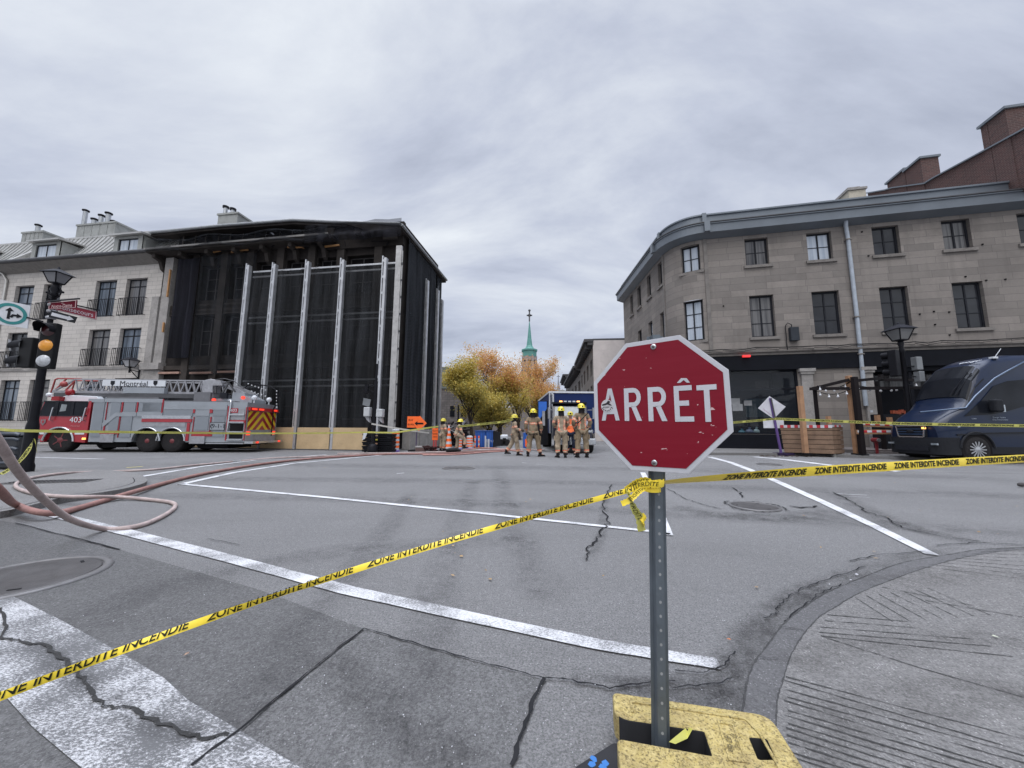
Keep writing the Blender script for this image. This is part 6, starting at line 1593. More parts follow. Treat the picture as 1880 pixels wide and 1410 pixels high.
 if strap:
  mb = MB(); mb.bar(j['che']+Vector((.17, -.16, .16))*s, j['che']+Vector((-.19, -.15, -.20))*s, .03*s, .012*s, up=(0, -1, 0)); mb.build('shoulder_strap', m_hood, jk)
 for q in 'lr':
  mb = MB(); c = j['hi'+q].lerp(j['kn'+q], .62); sg = -1 if q == 'l' else 1; mb.obox(c+Vector((sg*.115, 0, 0))*s, .045*s, .13*s, .17*s); mb.build('cargo_pocket', tan, t, bevel=.01)
 for q in 'lr':
  a, b = j['an'+q], j['to'+q]; d = (b-a); d.z = 0; d.normalize()
  mb = MB(); fl = min(a.z-.10*s, 99); base = Vector((a.x, a.y, fl))
  mb.tube([base+Vector((0, 0, .20))*s, base+Vector((0, 0, .08))*s], [.062*s, .062*s], 8)
  pts = [base-d*.07*s+Vector((0, 0, .035))*s, base+d*.0*s+Vector((0, 0, .05))*s, base+d*.13*s+Vector((0, 0, .035))*s, base+d*.20*s+Vector((0, 0, .03))*s]
  mb.tube(pts, [.045*s, .055*s, .05*s, .03*s], 8, flat=.8)
  mb.obox(base+d*.06*s+Vector((0, 0, .010))*s, .30*s, .10*s, .022*s, Matrix.Rotation(math.atan2(d.y, d.x), 3, 'Z'))
  mb.build('boot', m_boot, t)
 mb = MB(); hc = j['hed']; mb.tube([hc+Vector((0, -.035, -.12))*s, hc+Vector((0, -.03, -.02))*s, hc+Vector((0, -.02, .06))*s], [.11*s, .105*s, .10*s], 10);
 if style != 'vest': mb.build('neck_flap', m_hood, t)
 hc = j['hed']+Vector((0, 0, .065))*s
 mb = MB(); mb.lathe([(.165*s, -.012*s), (.168*s, .0), (.125*s, .016*s), (.122*s, .05*s), (.108*s, .095*s), (.075*s, .13*s), (.03*s, .145*s), (.001, .147*s)], hc+Vector((0, -.01, 0))*s, 18)
 mb.v = [(v[0]*.0+((v[0]-hc.x)*.92+hc.x), (v[1]-hc.y)*1.18+hc.y, v[2]) for v in mb.v]
 hm = mb.build('helmet', m_helm if px % 2 else M('helmet_yellow_dirty', (.55, .46, .04), .45, 0, .2, 9, dirt=.5), t)
 mb = MB()
 for a in (0, 60, 120):
  pts = [hc+Vector((.126*math.cos(R(a))*math.cos(R(p)), .145*math.sin(R(a))*math.cos(R(p)), .02+.132*math.sin(R(p))))*s for p in range(8, 173, 18)]
  mb.tube(pts, .008*s, 5)
 mb.build('helmet_ridges', m_helm, hm)
 mb = MB(); mb.obox(hc+Vector((0, .15, .06))*s, .06*s, .02*s, .07*s); mb.build('front_badge', m_hood, hm)
 mb = MB(); mb.obox(hc+Vector((0, -.152, .04))*s, .045*s, .02*s, .045*s); mb.build('rear_badge', m_hood, hm)
 return t
lean = dict(pel=(0, -.06, .98), bel=(0, -.02, 1.12), che=(0, .06, 1.30), nek=(0, .12, 1.47), hed=(0, .16, 1.57), crn=(0, .18, 1.70), shl=(-.19, .08, 1.43), shr=(.19, .08, 1.43))
firefighter('leftmost firefighter in tan gear standing sideways beside the orange message sign', 812, 829, 765, 40, dict(ell=(-.27, .05, 1.17), wrl=(-.16, .22, 1.02), elr=(.28, .02, 1.16), wrr=(.2, .2, 1.0)))
J2 = dict(lean); J2.update(knr=(.16, .40, .72), anr=(.2, .38, .34), tor=(.2, .56, .28), elr=(.28, .2, 1.10), wrr=(.18, .38, .86), ell=(-.28, .18, 1.14), wrl=(-.14, .36, .90))
firefighter('firefighter bending forward with one knee raised beside the striped traffic cone', 839, 830, 765, 10, J2)
firefighter('firefighter seen from the side walking, left of the group before the box truck', 944, 836, 757, 8, dict(knl=(-.10, -.08, .53), anl=(-.10, -.34, .16), tol=(-.10, -.20, .06), knr=(.1, .12, .52), anr=(.1, .16, .10), tor=(.1, .34, .04), ell=(-.22, .05, 1.16), wrl=(-.12, .30, 1.12), elr=(.24, .04, 1.16), wrr=(.16, .28, 1.10)))
firefighter('firefighter seen from behind with dashed hem on the jacket, legs apart', 979, 838, 746, 84, dict(anl=(-.20, -.02, .10), anr=(.26, .03, .10), knr=(.19, .03, .52), tol=(-.22, .16, .04), tor=(.40, .12, .04), elr=(.31, -.02, 1.18), wrr=(.30, .08, .93)), hem_dash=True)
firefighter('firefighter seen from behind with two red vertical stripes, left of the strap wearer', 1031, 840, 742, 92, dict(ell=(-.28, .04, 1.19), wrl=(-.14, .22, 1.05), elr=(.28, .05, 1.19), wrr=(.15, .22, 1.05), anl=(-.13, -.02, .10), anr=(.13, -.02, .10), tol=(-.18, .16, .04), tor=(.17, .16, .04)), vert=True)
firefighter('tallest firefighter seen from behind with a dark strap across the back, nearest the sign', 1069, 840, 736, 95, dict(ell=(-.30, -.03, 1.18), wrl=(-.22, .12, .99), elr=(.30, -.03, 1.17), wrr=(.24, .10, .98)), vert=True, strap=True)
firefighter('person in orange vest mostly hidden between the two striped jacket firefighters', 1048, 834.5, 752, 262, style='vest')
# ================================================================ LADDER TRUCK
m_fred = M('truck_red', (.33, .012, .022), .28, 0, .08, 3, coat=.7, dirt=.08)
m_fsil = M('truck_silver', (.31, .33, .355), .35, .25, .07, 2, dirt=.12, dirtcol=(.2, .2, .2))
m_fpan = M('truck_shutter', (.24, .26, .285), .45, .3, .06, 2)
m_chr = M('chrome', (.55, .56, .58), .2, .8, .1, 6)
m_fwhite = M('truck_white', (.58, .60, .63), .4, 0, .06, 4)
m_tyre = M('tyre', (.022, .021, .022), .85, 0, .2, 12, dirt=.3, dirtcol=(.06, .05, .05))
m_under = M('undercarriage', (.012, .011, .012), .85)
m_glz = glass_mat('vehicle_glass', (.005, .006, .009), .03, .6); m_glz.node_tree.nodes['Principled BSDF'].inputs['Coat Weight'].default_value = .2
m_fyel = M('chevron_yellow', (.75, .52, .03), .4)
m_ladder = M('ladder_metal', (.34, .34, .36), .45, .4, .15, 5, dirt=.3)
m_lampr = M('lamp_red', (1.0, .06, .03), .4, emit=.9)
m_lampo = M('lamp_amber', (1.0, .42, .10), .4, emit=2.5)
m_rimr = M('rim_red', (.16, .03, .035), .5, dirt=.4)
def wheel(par, x, y, r, w_, rim, hubm=None, tyre=m_tyre, name='wheel', spokes=0, deep=False):
 """axis along y; outer face towards -y"""
 ax = Matrix.Rotation(R(90), 3, 'X'); c = Vector((x, y, r))
 mb = MB(); mb.lathe([(r*.62, w_*.02), (r*.90, 0), (r*.985, -.04*0-.03), (r, -w_*.3), (r, -w_*.75), (r*.97, -w_), (r*.6, -w_)], c, 32, ax=ax); ty = mb.build('tyre', tyre, par)
 mb = MB(); d_ = -.09 if deep else -.02
 mb.lathe([(r*.63, -.0), (r*.60, d_*.4), (r*.52, d_), (r*.30, d_), (r*.26, d_*.2+.0), (r*.18, .02), (.001, .03)], c, 24, ax=ax); rm = mb.build('rim', rim, ty)
 for k in range(spokes):
  a = 6.283*k/spokes; mb = MB(); p = c+Vector((math.cos(a)*r*.40, -.004, math.sin(a)*r*.40)); mb.obox(p, r*.40, .02, r*.07, Matrix.Rotation(-a, 3, 'Y')); mb.build('spoke', hubm or m_chr, rm)
 return ty
def arc_pts(cx_, cz, r, a0, a1, n, y): return [(cx_+r*math.cos(R(a0+(a1-a0)*k/n)), y, cz+r*math.sin(R(a0+(a1-a0)*k/n))) for k in range(n+1)]
def fire_truck():
 A = G(104, 830.5); B = G(312, 830.9); an = math.atan2(B.y-A.y, B.x-A.x)
 f = Frame(A, an); t = fthing('fire_truck', 'red and silver ladder fire truck numbered 403 parked along the burnt building', 'fire truck', f)
 c2 = lambda x, y: (x/5.875, 600+y/5.875); c3 = lambda x, y: (260+x/5.875, 640+y/5.875)
 U = lambda px, py, d=0: f.uz(px, py, d)
 W_ = 2.05; zt = (U(169, 733)[1]+U(440, 741)[1])/2; zb = .42
 uF = U(64, 790)[0]; uC = U(160, 780)[0]; uR = U(451, 780)[0]
 uS = uC+.12
 mb = MB(); mb.box(uF+.4, uR-.1, .35, W_-.35, .28, zb+.1); mb.box(U(180, 800)[0], U(225, 800)[0], .2, W_-.2, .18, zb); mb.box(U(355, 800)[0], U(410, 800)[0], .3, W_-.3, .15, zb); mb.build('chassis', m_under, t)
 wf = U(83, 733)[0]; zs = U(120, 763)[1]
 mb = MB()
 wx, wr = 0.0, U(140, 800)[0]*0
 rw = .36*1.0; fw_c = 0.0
 rA = .52; arch = arc_pts(0, .40, rA, 180, 0, 12, 0); arch = [(p[0], max(p[2], zb-.05)) for p in arch]
 side = [(uF+.02, zb-.05)]+arch+[(uC, zb-.05), (uC, zt-.02), (wf, zt-.02), (U(70, 763)[0], zs), (uF, zs-.1)]
 mb.prism(side, 0, .10); mb.prism(side, W_-.10, W_);
 mb.prism([(uF, zb), (U(160, 800)[0]-.02, zb+.3), (uC-.01, zb+.3), (uC-.01, zt-.03), (wf+.01, zt-.03), (U(70, 763)[0]+.01, zs), (uF+.01, zs-.1)], .1, W_-.1)
 mb.build('cab', m_fred, t, bevel=.03)
 mb = MB(); mb.face([(U(71, 763)[0], -.012, zs+.02), (uC-.12, -.012, zs+.02), (uC-.06, -.012, zt-.05), (wf+.03, -.012, zt-.05)]); g = mb.build('cab_window', m_glz, t)
 mb = MB()
 for xa, xb in ((102, 108), (132, 137)): a, b = U(xa, 748)[0], U(xb, 748)[0]; mb.box(a, b, -.03, .0, zs+.02, zt-.06)
 mb.box(U(72, 763)[0], uC-.05, -.028, .0, zs-.02, zs+.025); mb.box(wf, uC-.02, -.028, 0, zt-.06, zt-.02); mb.build('window_frame', m_blackf, g)
 mb = MB(); a = U(111, 750)[0]; mb.face([(a, -.02, zs+.15), (a+.22, -.02, zs+.18), (a+.24, -.02, zs+.42), (a+.04, -.02, zs+.44)]); mb.build('window_reflection_sheet', M('pale_reflection', (.22, .24, .25), .7), g)  # pale quad on the cab glass paints a reflection in
 mb = MB(); mb.face([(U(70, 763)[0]-.012, .12, zs+.03), (wf-.012, .12, zt-.06), (wf-.012, W_-.12, zt-.06), (U(70, 763)[0]-.012, W_-.12, zs+.03)]); mb.build('windscreen', m_glz, t)
 mb = MB(); mb.box(uF-.02, uF+.0, .3, W_-.3, .65, 1.1); mb.box(uF-.12, uF+.25, .0, W_, zb-.05, zb+.1); mb.build('front_bumper', m_chr, t)
 z1, z2 = U(120, 797.5)[1], U(120, 792)[1]
 mb = MB(); mb.box(uF+.01, -rA-.03, -.012, 0, z1, z2); mb.box(rA+.03, uC-.02, -.012, 0, z1, z2); mb.build('white_stripe', m_fwhite, t)
 mb = MB(); mb.tube(arc_pts(0, .40, rA+.03, 175, 2, 14, -.03), .035, 6); mb.build('fender_trim', m_chr, t)
 for px in (98, 158): u = U(px, 758)[0]; mb = MB(); mb.bar((u, -.09, zs-.18), (u+.06, -.09, zs+.30), .035); mb.bar((u, -.09, zs-.18), (u, 0, zs-.18), .03); mb.bar((u+.06, -.09, zs+.3), (u+.06, 0, zs+.3), .03); mb.build('grab_rail', m_chr, t)
 u, z = U(140, 771); mb = MB(); add_text(mb, '403', .30, lambda x, y: (u+x, -.018, z+y)); mb.build('number', m_fwhite, t)
 u, z = U(139, 782); mb = MB(); add_text(mb, 'Montréal', .09, lambda x, y: (u+x, -.018, z+y)); mb.build('small_lettering', M('faint_letter', (.5, .2, .2), .5), t)
 u, z = U(80, 775); mb = MB(); mb.face([(u+dx, -.018, z+dz) for dx, dz in ((-.09, .1), (.09, .1), (.09, -.02), (0, -.13), (-.09, -.02))][::-1]); cr = mb.build('crest', M('crest_grey', (.2, .17, .18), .5), t)
 mb = MB(); mb.face([(u+dx, -.024, z+dz) for dx, dz in ((-.04, .06), (.04, .06), (.04, 0), (0, -.06), (-.04, 0))][::-1]); mb.build('crest_centre', m_fred, cr)
 mb = MB(); z0 = zt-.02; mb.prism([(U(90, 733)[0], z0), (U(88, 727)[0], z0+.12), (U(108, 722)[0], z0+.26), (U(163, 722)[0], z0+.22), (U(170, 731)[0], z0)], .3, W_-.3); mb.build('cab_roof_fairing', m_fwhite, t, bevel=.02)
 mb = MB(); a = U(89, 727)[0]; mb.box(a, a+.28, .1, W_-.1, zt+.0, zt+.16); mb.build('light_bar', M('lens_red', (.25, .01, .015), .25), t)
 mb = MB(); mb.sphere((a+.38, .35, zt+.35), .14, 10, 7); mb.cyl((a+.38, .35, zt+.1), (a+.38, .35, zt+.3), .05); mb.build('warning_beacon', M('lens_red', (.25, .01, .015)), t)
 mb = MB(); mb.sphere((a-.15, .15, zt+.22), .09, 8, 6); mb.bar((a-.1, .15, zt+.2), (a+.1, .15, zt+.1), .03); mb.build('spot_lamp', m_fwhite, t)
 archs = [U(267, 815)[0], U(313, 815)[0]]; rB = .50; cz = .44
 zlow = zb-.02
 pts = [(uS, zlow), (archs[0]-rB-.05, zlow)]
 for c in archs:
  for p in arc_pts(c, cz, rB, 180, 0, 10, 0): pts.append((p[0], max(zlow, p[2])))
 pts += [(archs[1]+rB+.05, zlow), (uR, zlow), (uR, zt), (uS, zt)]
 mb = MB(); mb.prism(pts, 0, .06); mb.box(uS, archs[0]-rB-.05, .06, W_, zlow, zt-.001); mb.box(archs[1]+rB+.05, uR-.001, .06, W_, zlow, zt-.001); mb.box(archs[0]-rB-.05, archs[1]+rB+.05, .061, W_-.001, cz+rB+.05, zt-.002); mb.box(archs[0]-rB-.05, archs[1]+rB+.05, .95, 1.3, .3, cz+rB+.05)
 body = mb.build('body', m_fsil, t)
 mb = MB(); mb.box(archs[0]-rB, archs[1]+rB, .5, .55, .2, cz+rB+.1); mb.build('arch_liner', m_under, t)
 def pan(x0, x1, y0, y1, m=m_fpan, nm='shutter', c=c2, e=.022, slats=True, bev=.0):
  a, zA = U(*c(x0, y1)); b, zB = U(*c(x1, y0)); mb = MB(); mb.box(a, b, -e, 0.001, zA, zB)
  o = mb.build(nm, m, t)
  return o
 pan(975, 1140, 800, 1185); pan(1165, 1312, 810, 1150); pan(1335, 1475, 810, 915); pan(1290, 1440, 925, 1190); pan(1495, 1752, 810, 915)
 pan(960, 1135, 778, 812, m_fsil, 'top_trim', e=.03); pan(1135, 1765, 778, 812, m_fsil, 'top_trim', e=.03)
 pan(1300, 1480, 918, 965, m_fsil, 'mid_trim', e=.03); pan(1480, 1760, 920, 968, m_fsil, 'mid_trim', e=.03)
 pan(10, 215, 590, 690, c=c3); pan(245, 930, 605, 655, m_fsil, 'top_trim', c3, .03); pan(240, 560, 660, 725, m_fpan, 'shutter', c3); pan(580, 740, 660, 725, m_fsil, 'mid_trim', c3); pan(770, 925, 660, 725, m_fpan, 'shutter', c3)
 pan(10, 540, 725, 755, m_chr, 'rub_rail', c3, .04); pan(570, 730, 735, 880, m_fpan, 'shutter', c3); pan(765, 905, 735, 950, m_fpan, 'shutter', c3)
 for q in ((1112, 1132, 1050, 1185), (1143, 1163, 812, 1000), (1314, 1332, 812, 920), (1477, 1493, 812, 920), (1280, 1292, 968, 1190), (945, 962, 800, 1190), (1085, 1285, 1120, 1150)): pan(q[0]-5, q[1]+7, q[2], q[3]+5, m=m_fred, nm='red_trim', e=.031)
 for q in ((222, 240, 545, 690), (562, 578, 655, 690), (742, 765, 655, 690), (10, 540, 758, 786), (543, 566, 735, 985), (731, 752, 735, 930), (906, 944, 620, 985), (545, 760, 895, 940), (480, 520, 800, 990), (1112, 1128, 630, 985), (945, 1112, 772, 795)): pan(q[0]-5, q[1]+7, q[2], q[3]+5, m=m_fred, nm='red_trim', c=c3, e=.031)
 pan(10, 480, 790, 900-60, m_ladder, 'fender_panel', c3, .015)
 pan(520, 690, 945, 1025, m_ladder, 'step_box', c3, .05); pan(1085, 1240, 1155, 1245, m_ladder, 'step_box', c2, .05)
 mb = MB(); p = [U(*c2(*q)) for q in ((1110, 1085), (1110, 1040), (1255, 925), (1312, 925), (1312, 965), (1265, 965))]; mb.face([(u, -.034, z) for u, z in p]); mb.build('sash', m_fsil, t)
 for c in archs: mb = MB(); mb.tube(arc_pts(c, cz, rB+.02, 178, 2, 14, -.03), .03, 6); mb.build('fender_trim', m_chr, t)
 a, b = U(*c3(945, 800))[0], U(*c3(1110, 800))[0]
 for (y0, y1, m) in ((650, 770, m_ladder), (810, 890, m_char), (915, 970, m_char)):
  z0 = U(*c3(1030, y1))[1]; z9 = U(*c3(1030, y0))[1]; mb = MB(); mb.box(a+.05, b-.03, -.02, 0, z0, z9); mb.build('side_locker', m, t)
 for y in (715, 795, 900, 985): z0 = U(*c3(1030, y))[1]; mb = MB(); mb.box(a, b, -.07, 0, z0-.02, z0+.03); mb.build('step', m_chr, t)
 mb = MB(); zz = U(*c3(960, 600))[1]; mb.tube([(a-.02, -.05, U(*c3(960, 900))[1]), (a+.03, -.06, zz+.05), (a+.0, -.04, zz+.15), (a-.12, .0, zz+.16)], .03, 6); mb.build('hand_rail', m_chr, t)
 u, z = U(*c3(1000, 668)); mb = MB(); mb.box(u-.16, u+.16, -.035, -.02, z-.09, z+.09); pl = mb.build('number_plate', m_fred, t); mb = MB(); add_text(mb, '403', .17, lambda x, y: (u+x, -.04, z+y)); mb.build('number', m_fwhite, pl)
 u, z = U(*c3(822, 838)); mb = MB(); mb.box(u-.28, u+.28, -.034, -.026, z-.15, z+.15); pl = mb.build('phone_panel', m_fsil, t)
 mb = MB(); add_text(mb, '9-1-1', .24, lambda x, y: (u+x+.05, -.038, z+y)); mb.tube([(u-.2, -.038, z+.09), (u-.25, -.038, z), (u-.2, -.038, z-.09)], .014, 5)
 for q in (-1, 1): mb.box(u-.29, u+.29, -.038, -.034, z+q*.15-.008, z+q*.15+.008); mb.box(u+q*.28-.008, u+q*.28+.008, -.038, -.034, z-.15, z+.15)
 mb.build('lettering', m_blackf, pl)
 mb = None
 wheel(t, 0, .05, .46, .34, m_rimr, m_rimr, spokes=5)
 for c in archs: wheel(t, c, .06, .44, .6, m_rimr, deep=True)
 for c in [0]+archs:
  w2 = wheel(t, c, .06, .44, .3, m_rimr);
  w2.location = (0, W_-.40, 0)
 def Rr(px, py): return f.dz(px, py, uR+.0)
 q0 = Rr(452, 748); q1 = Rr(504, 757)
 rw_ = W_; mb = MB(); mb.face([(uR+.008, .0, zlow), (uR+.008, rw_, zlow), (uR+.008, rw_, zt-.05), (uR+.008, 0, zt-.05)]); rf = mb.build('rear_panel', m_fsil, t)
 zc0, zc1 = Rr(478, 789)[1], Rr(478, 756)[1]
 mb = MB(); mb.face([(uR+.014, .08, zc0), (uR+.014, rw_-.08, zc0), (uR+.014, rw_-.08, zc1), (uR+.014, .08, zc1)]); ch = mb.build('chevron_board', m_fyel, rf)
 mb = MB(); mid = rw_/2; sp_ = .42; hgt = zc1-zc0
 for k in range(-4, 5):
  z00 = zc0+k*sp_*.9
  for sg in (-1, 1):
   band = [(mid, z00+.0), (mid+sg*(mid-.08), z00-(mid-.08)*.9), (mid+sg*(mid-.08), z00-(mid-.08)*.9+sp_*.45), (mid, z00+sp_*.45)]
   def clip(P, zc, above):
    out = []
    for i in range(len(P)):
     a_, b_ = P[i-1], P[i]; ia = (a_[1] >= zc) == above; ib = (b_[1] >= zc) == above
     if ia != ib: s_ = (zc-a_[1])/(b_[1]-a_[1]); out.append((a_[0]+(b_[0]-a_[0])*s_, zc))
     if ib: out.append(b_)
    return out
   P = clip(band, zc0, True)
   if len(P) > 2: P = clip(P, zc1, False)
   if len(P) > 2: mb.face([(uR+.019, y, z) for y, z in P])
 mb.build('red_bands', m_fred, ch)
 mb = MB(); mb.box(uR+.01, uR+.10, .05, rw_-.05, zc1+.02, zc1+.15); mb.build('rear_light_bar', M('bar_red', (.45, .02, .02), .3), t)
 for y in (.15, .6, rw_-.5): mb = MB(); mb.box(uR+.10, uR+.12, y, y+.3, zc1+.05, zc1+.12); mb.build('rear_strobe', m_lampr, t)
 for y, z in ((.15, zc0-.12), (rw_-.2, zc0-.12)): mb = MB(); mb.box(uR+.01, uR+.06, y-.08, y+.08, z-.09, z+.06); mb.build('tail_lamp', m_lampr, t)
 mb = MB(); mb.box(uR+.02, uR+.35, -.02, rw_+.02, zlow-.05, zlow+.04); mb.box(U(*c3(700, 1000))[0], uR, -.04, .1, zlow-.06, zlow-.02); mb.build('rear_step', m_chr, t)
 for y in (.25, rw_-.3): mb = MB(); mb.box(uR+.36, uR+.38, y-.05, y+.05, zlow-.04, zlow+.03); mb.build('marker_lamp', m_lampr, t)
 mb = MB(); mb.face([(uR+.02, .5, zlow+.05), (uR+.02, rw_-.5, zlow+.05), (uR+.02, rw_-.5, zc0-.06), (uR+.02, .5, zc0-.06)]); mb.build('rear_locker', m_ladder, t)
 for y in (.55, rw_-.5): mb = MB(); mb.sphere((uR-.1, y, zt+.22), .11, 9, 7); mb.cyl((uR-.1, y, zt), (uR-.1, y, zt+.2), .03, n=6); mb.build('work_lamp', m_fwhite, t)
 u, z = U(*c2(910, 1208)); mb = MB(); mb.box(u-.05, u+.05, -.04, 0, z-.03, z+.04); mb.build('amber_marker', m_lampo, t)
 mb = MB(); mb.box(uS, uR-.7, .3, W_-.3, zt-.02, zt+.06); mb.prism([(U(*c2(990, 765))[0], zt), (U(*c2(1010, 735))[0], zt+.2), (U(*c3(60, 740-240))[0], zt+.2), (U(*c3(60, 740-240))[0], zt)], .5, W_-.5)
 mb.box(U(*c3(470, 560))[0], U(*c3(650, 560))[0], .4, W_-.4, zt, zt+.42); mb.build('deck', M('deck_grey', (.13, .13, .14), .6), t)
 dL = .75
 La = U(*c2(600, 720), dL); ltop = lambda px: None
 zl0 = U(200, 720, dL)[1]; zl1 = U(200, 697, dL)[1]; ul0 = U(98, 715, dL)[0]; ul1 = U(397, 700, dL)[0]
 for (y, nm) in ((dL, 'ladder_side'), (dL+.75, 'ladder_side')):
  mb = MB(); mb.bar((ul0, y, zl0), (ul1, y, zl0), .07, .09); mb.bar((ul0+.8, y, zl1), (ul1, y, zl1), .055); mb.bar((ul0, y, zl0), (ul0+.8, y, zl1), .055)
  n = 18; step = (ul1-ul0-.8)/n
  for k in range(n):
   x0 = ul0+.8+k*step; mb.bar((x0, y, zl1), (x0+step/2, y, zl0), .035); mb.bar((x0+step/2, y, zl0), (x0+step, y, zl1), .035)
  mb.build(nm, m_ladder, t)
 mb = MB(); k = ul0
 while k < ul1: mb.bar((k, dL, zl0), (k, dL+.75, zl0), .04); k += .3
 mb.build('rungs', m_ladder, t)
 mb = MB(); mb.bar((ul0+.3, dL-.2, zl0-.15), (ul1-.1, dL-.2, zl0-.15), .07, .16); mb.bar((ul0+1.6, dL+.3, zl0-.22), (ul1-.2, dL+.3, zl0-.22), .2, .12); mb.build('ladder_beam', m_gutter, t)
 mb = MB(); x = U(97, 700, dL)[0]
 mb.tube([(x, dL, zl0-.05), (x+.08, dL, zl1-.03), (x+.18, dL, zl1+.02), (x+1.1, dL, zl1+.02)], .03, 6); mb.tube([(x, dL+.7, zl0-.05), (x+.08, dL+.7, zl1-.03), (x+.18, dL+.7, zl1+.02), (x+1.1, dL+.7, zl1+.02)], .03, 6)
 mb.bar((x+.1, dL, zl0), (x+.5, dL, zl1), .04); mb.bar((x+.5, dL, zl0), (x+.9, dL, zl1), .04); mb.sphere((x+.5, dL-.05, zl0+.3), .12, 8, 6); mb.build('ladder_tip', M('ladder_red', (.30, .05, .045), .5), t)
 a, zA = U(*c2(1105, 640), dL-.1); b, zB = U(*c3(265, 338), dL-.1); zA = U(250, 709, dL-.1)[1]; zB = U(250, 698, dL-.1)[1]
 mb = MB(); mb.box(a, b, dL-.12, dL-.08, zA, zB); pl = mb.build('name_board', m_fwhite, t)
 u, z = U(246, 703.8, dL-.12); mb = MB(); add_text(mb, 'Montréal', .30, lambda x, y: (u+x, dL-.128, z+y-.02)); mb.build('lettering', m_blackf, pl)
 for px in (207, 285.5):
  u, z = U(px, 703.5, dL-.12); mb = MB(); mb.face([(u+dx, dL-.128, z+dz) for dx, dz in ((-.08, .1), (.08, .1), (.08, -.02), (0, -.12), (-.08, -.02))][::-1]); mb.build('emblem', m_blackf, pl)
 mb = MB(); a2, _ = U(*c2(1330, 690), dL-.2); b2, _ = U(*c2(1775, 690), dL-.2); mb.box(a2, b2, dL-.22, dL-.05, zA-.30, zA-.06); mb.build('ladder_sleeve', m_fsil, t)
 mb = MB(); P = [U(*c3(*q), .5) for q in ((655, 345), (650, 565), (760, 575), (765, 400), (870, 400), (850, 345), (740, 325))]; mb.prism(P, .5, 1.0); mb.build('pedestal', m_ladder, t, bevel=.02)
 mb = MB(); P = [U(*c3(*q), .6) for q in ((765, 540), (765, 590), (1190, 590), (1190, 545), (1115, 505), (1110, 480), (980, 480), (975, 540))]; mb.prism(P, .6, 1.5); mb.build('control_station', m_fsil, t)
 mb = MB(); P = [U(*c3(*q), .8) for q in ((845, 365), (1040, 440), (1110, 480), (1130, 540), (1085, 545), (1020, 470), (850, 400))]; mb.prism(P, .8, .95); mb.build('ladder_heel', m_ladder, t); mb = MB(); mb.prism(P, 1.6, 1.75); mb.build('ladder_heel', m_ladder, t)
 mb = MB()
 for q in ((790, 345, 800, 480), (870, 480, 940, 370), (940, 370, 1010, 470), (880, 380, 985, 340)): p, r_ = U(*c3(q[0], q[1]), .55), U(*c3(q[2], q[3]), .55); mb.bar((p[0], .55, p[1]), (r_[0], .55, r_[1]), .05)
 mb.tube([(p_[0], .5, p_[1]) for p_ in [U(*c3(*q), .5) for q in ((800, 335), (900, 325), (1000, 350), (1100, 430))]], .02, 5); mb.build('hydraulic_arms', m_gutter, t)
 mb = MB(); mb.box(U(*c3(850, 480), .5)[0], U(*c3(920, 480), .5)[0], .5, .6, U(*c3(850, 535), .5)[1], U(*c3(850, 475), .5)[1]); mb.build('control_box', m_blackf, t)
 for q in ((780, 555), (1095, 530)): p = U(*c3(*q), .45); mb = MB(); mb.cyl((p[0], .42, p[1]), (p[0], .48, p[1]), .07, n=10); mb.build('red_marker', m_lampr, t)
 return f
FT = fire_truck()

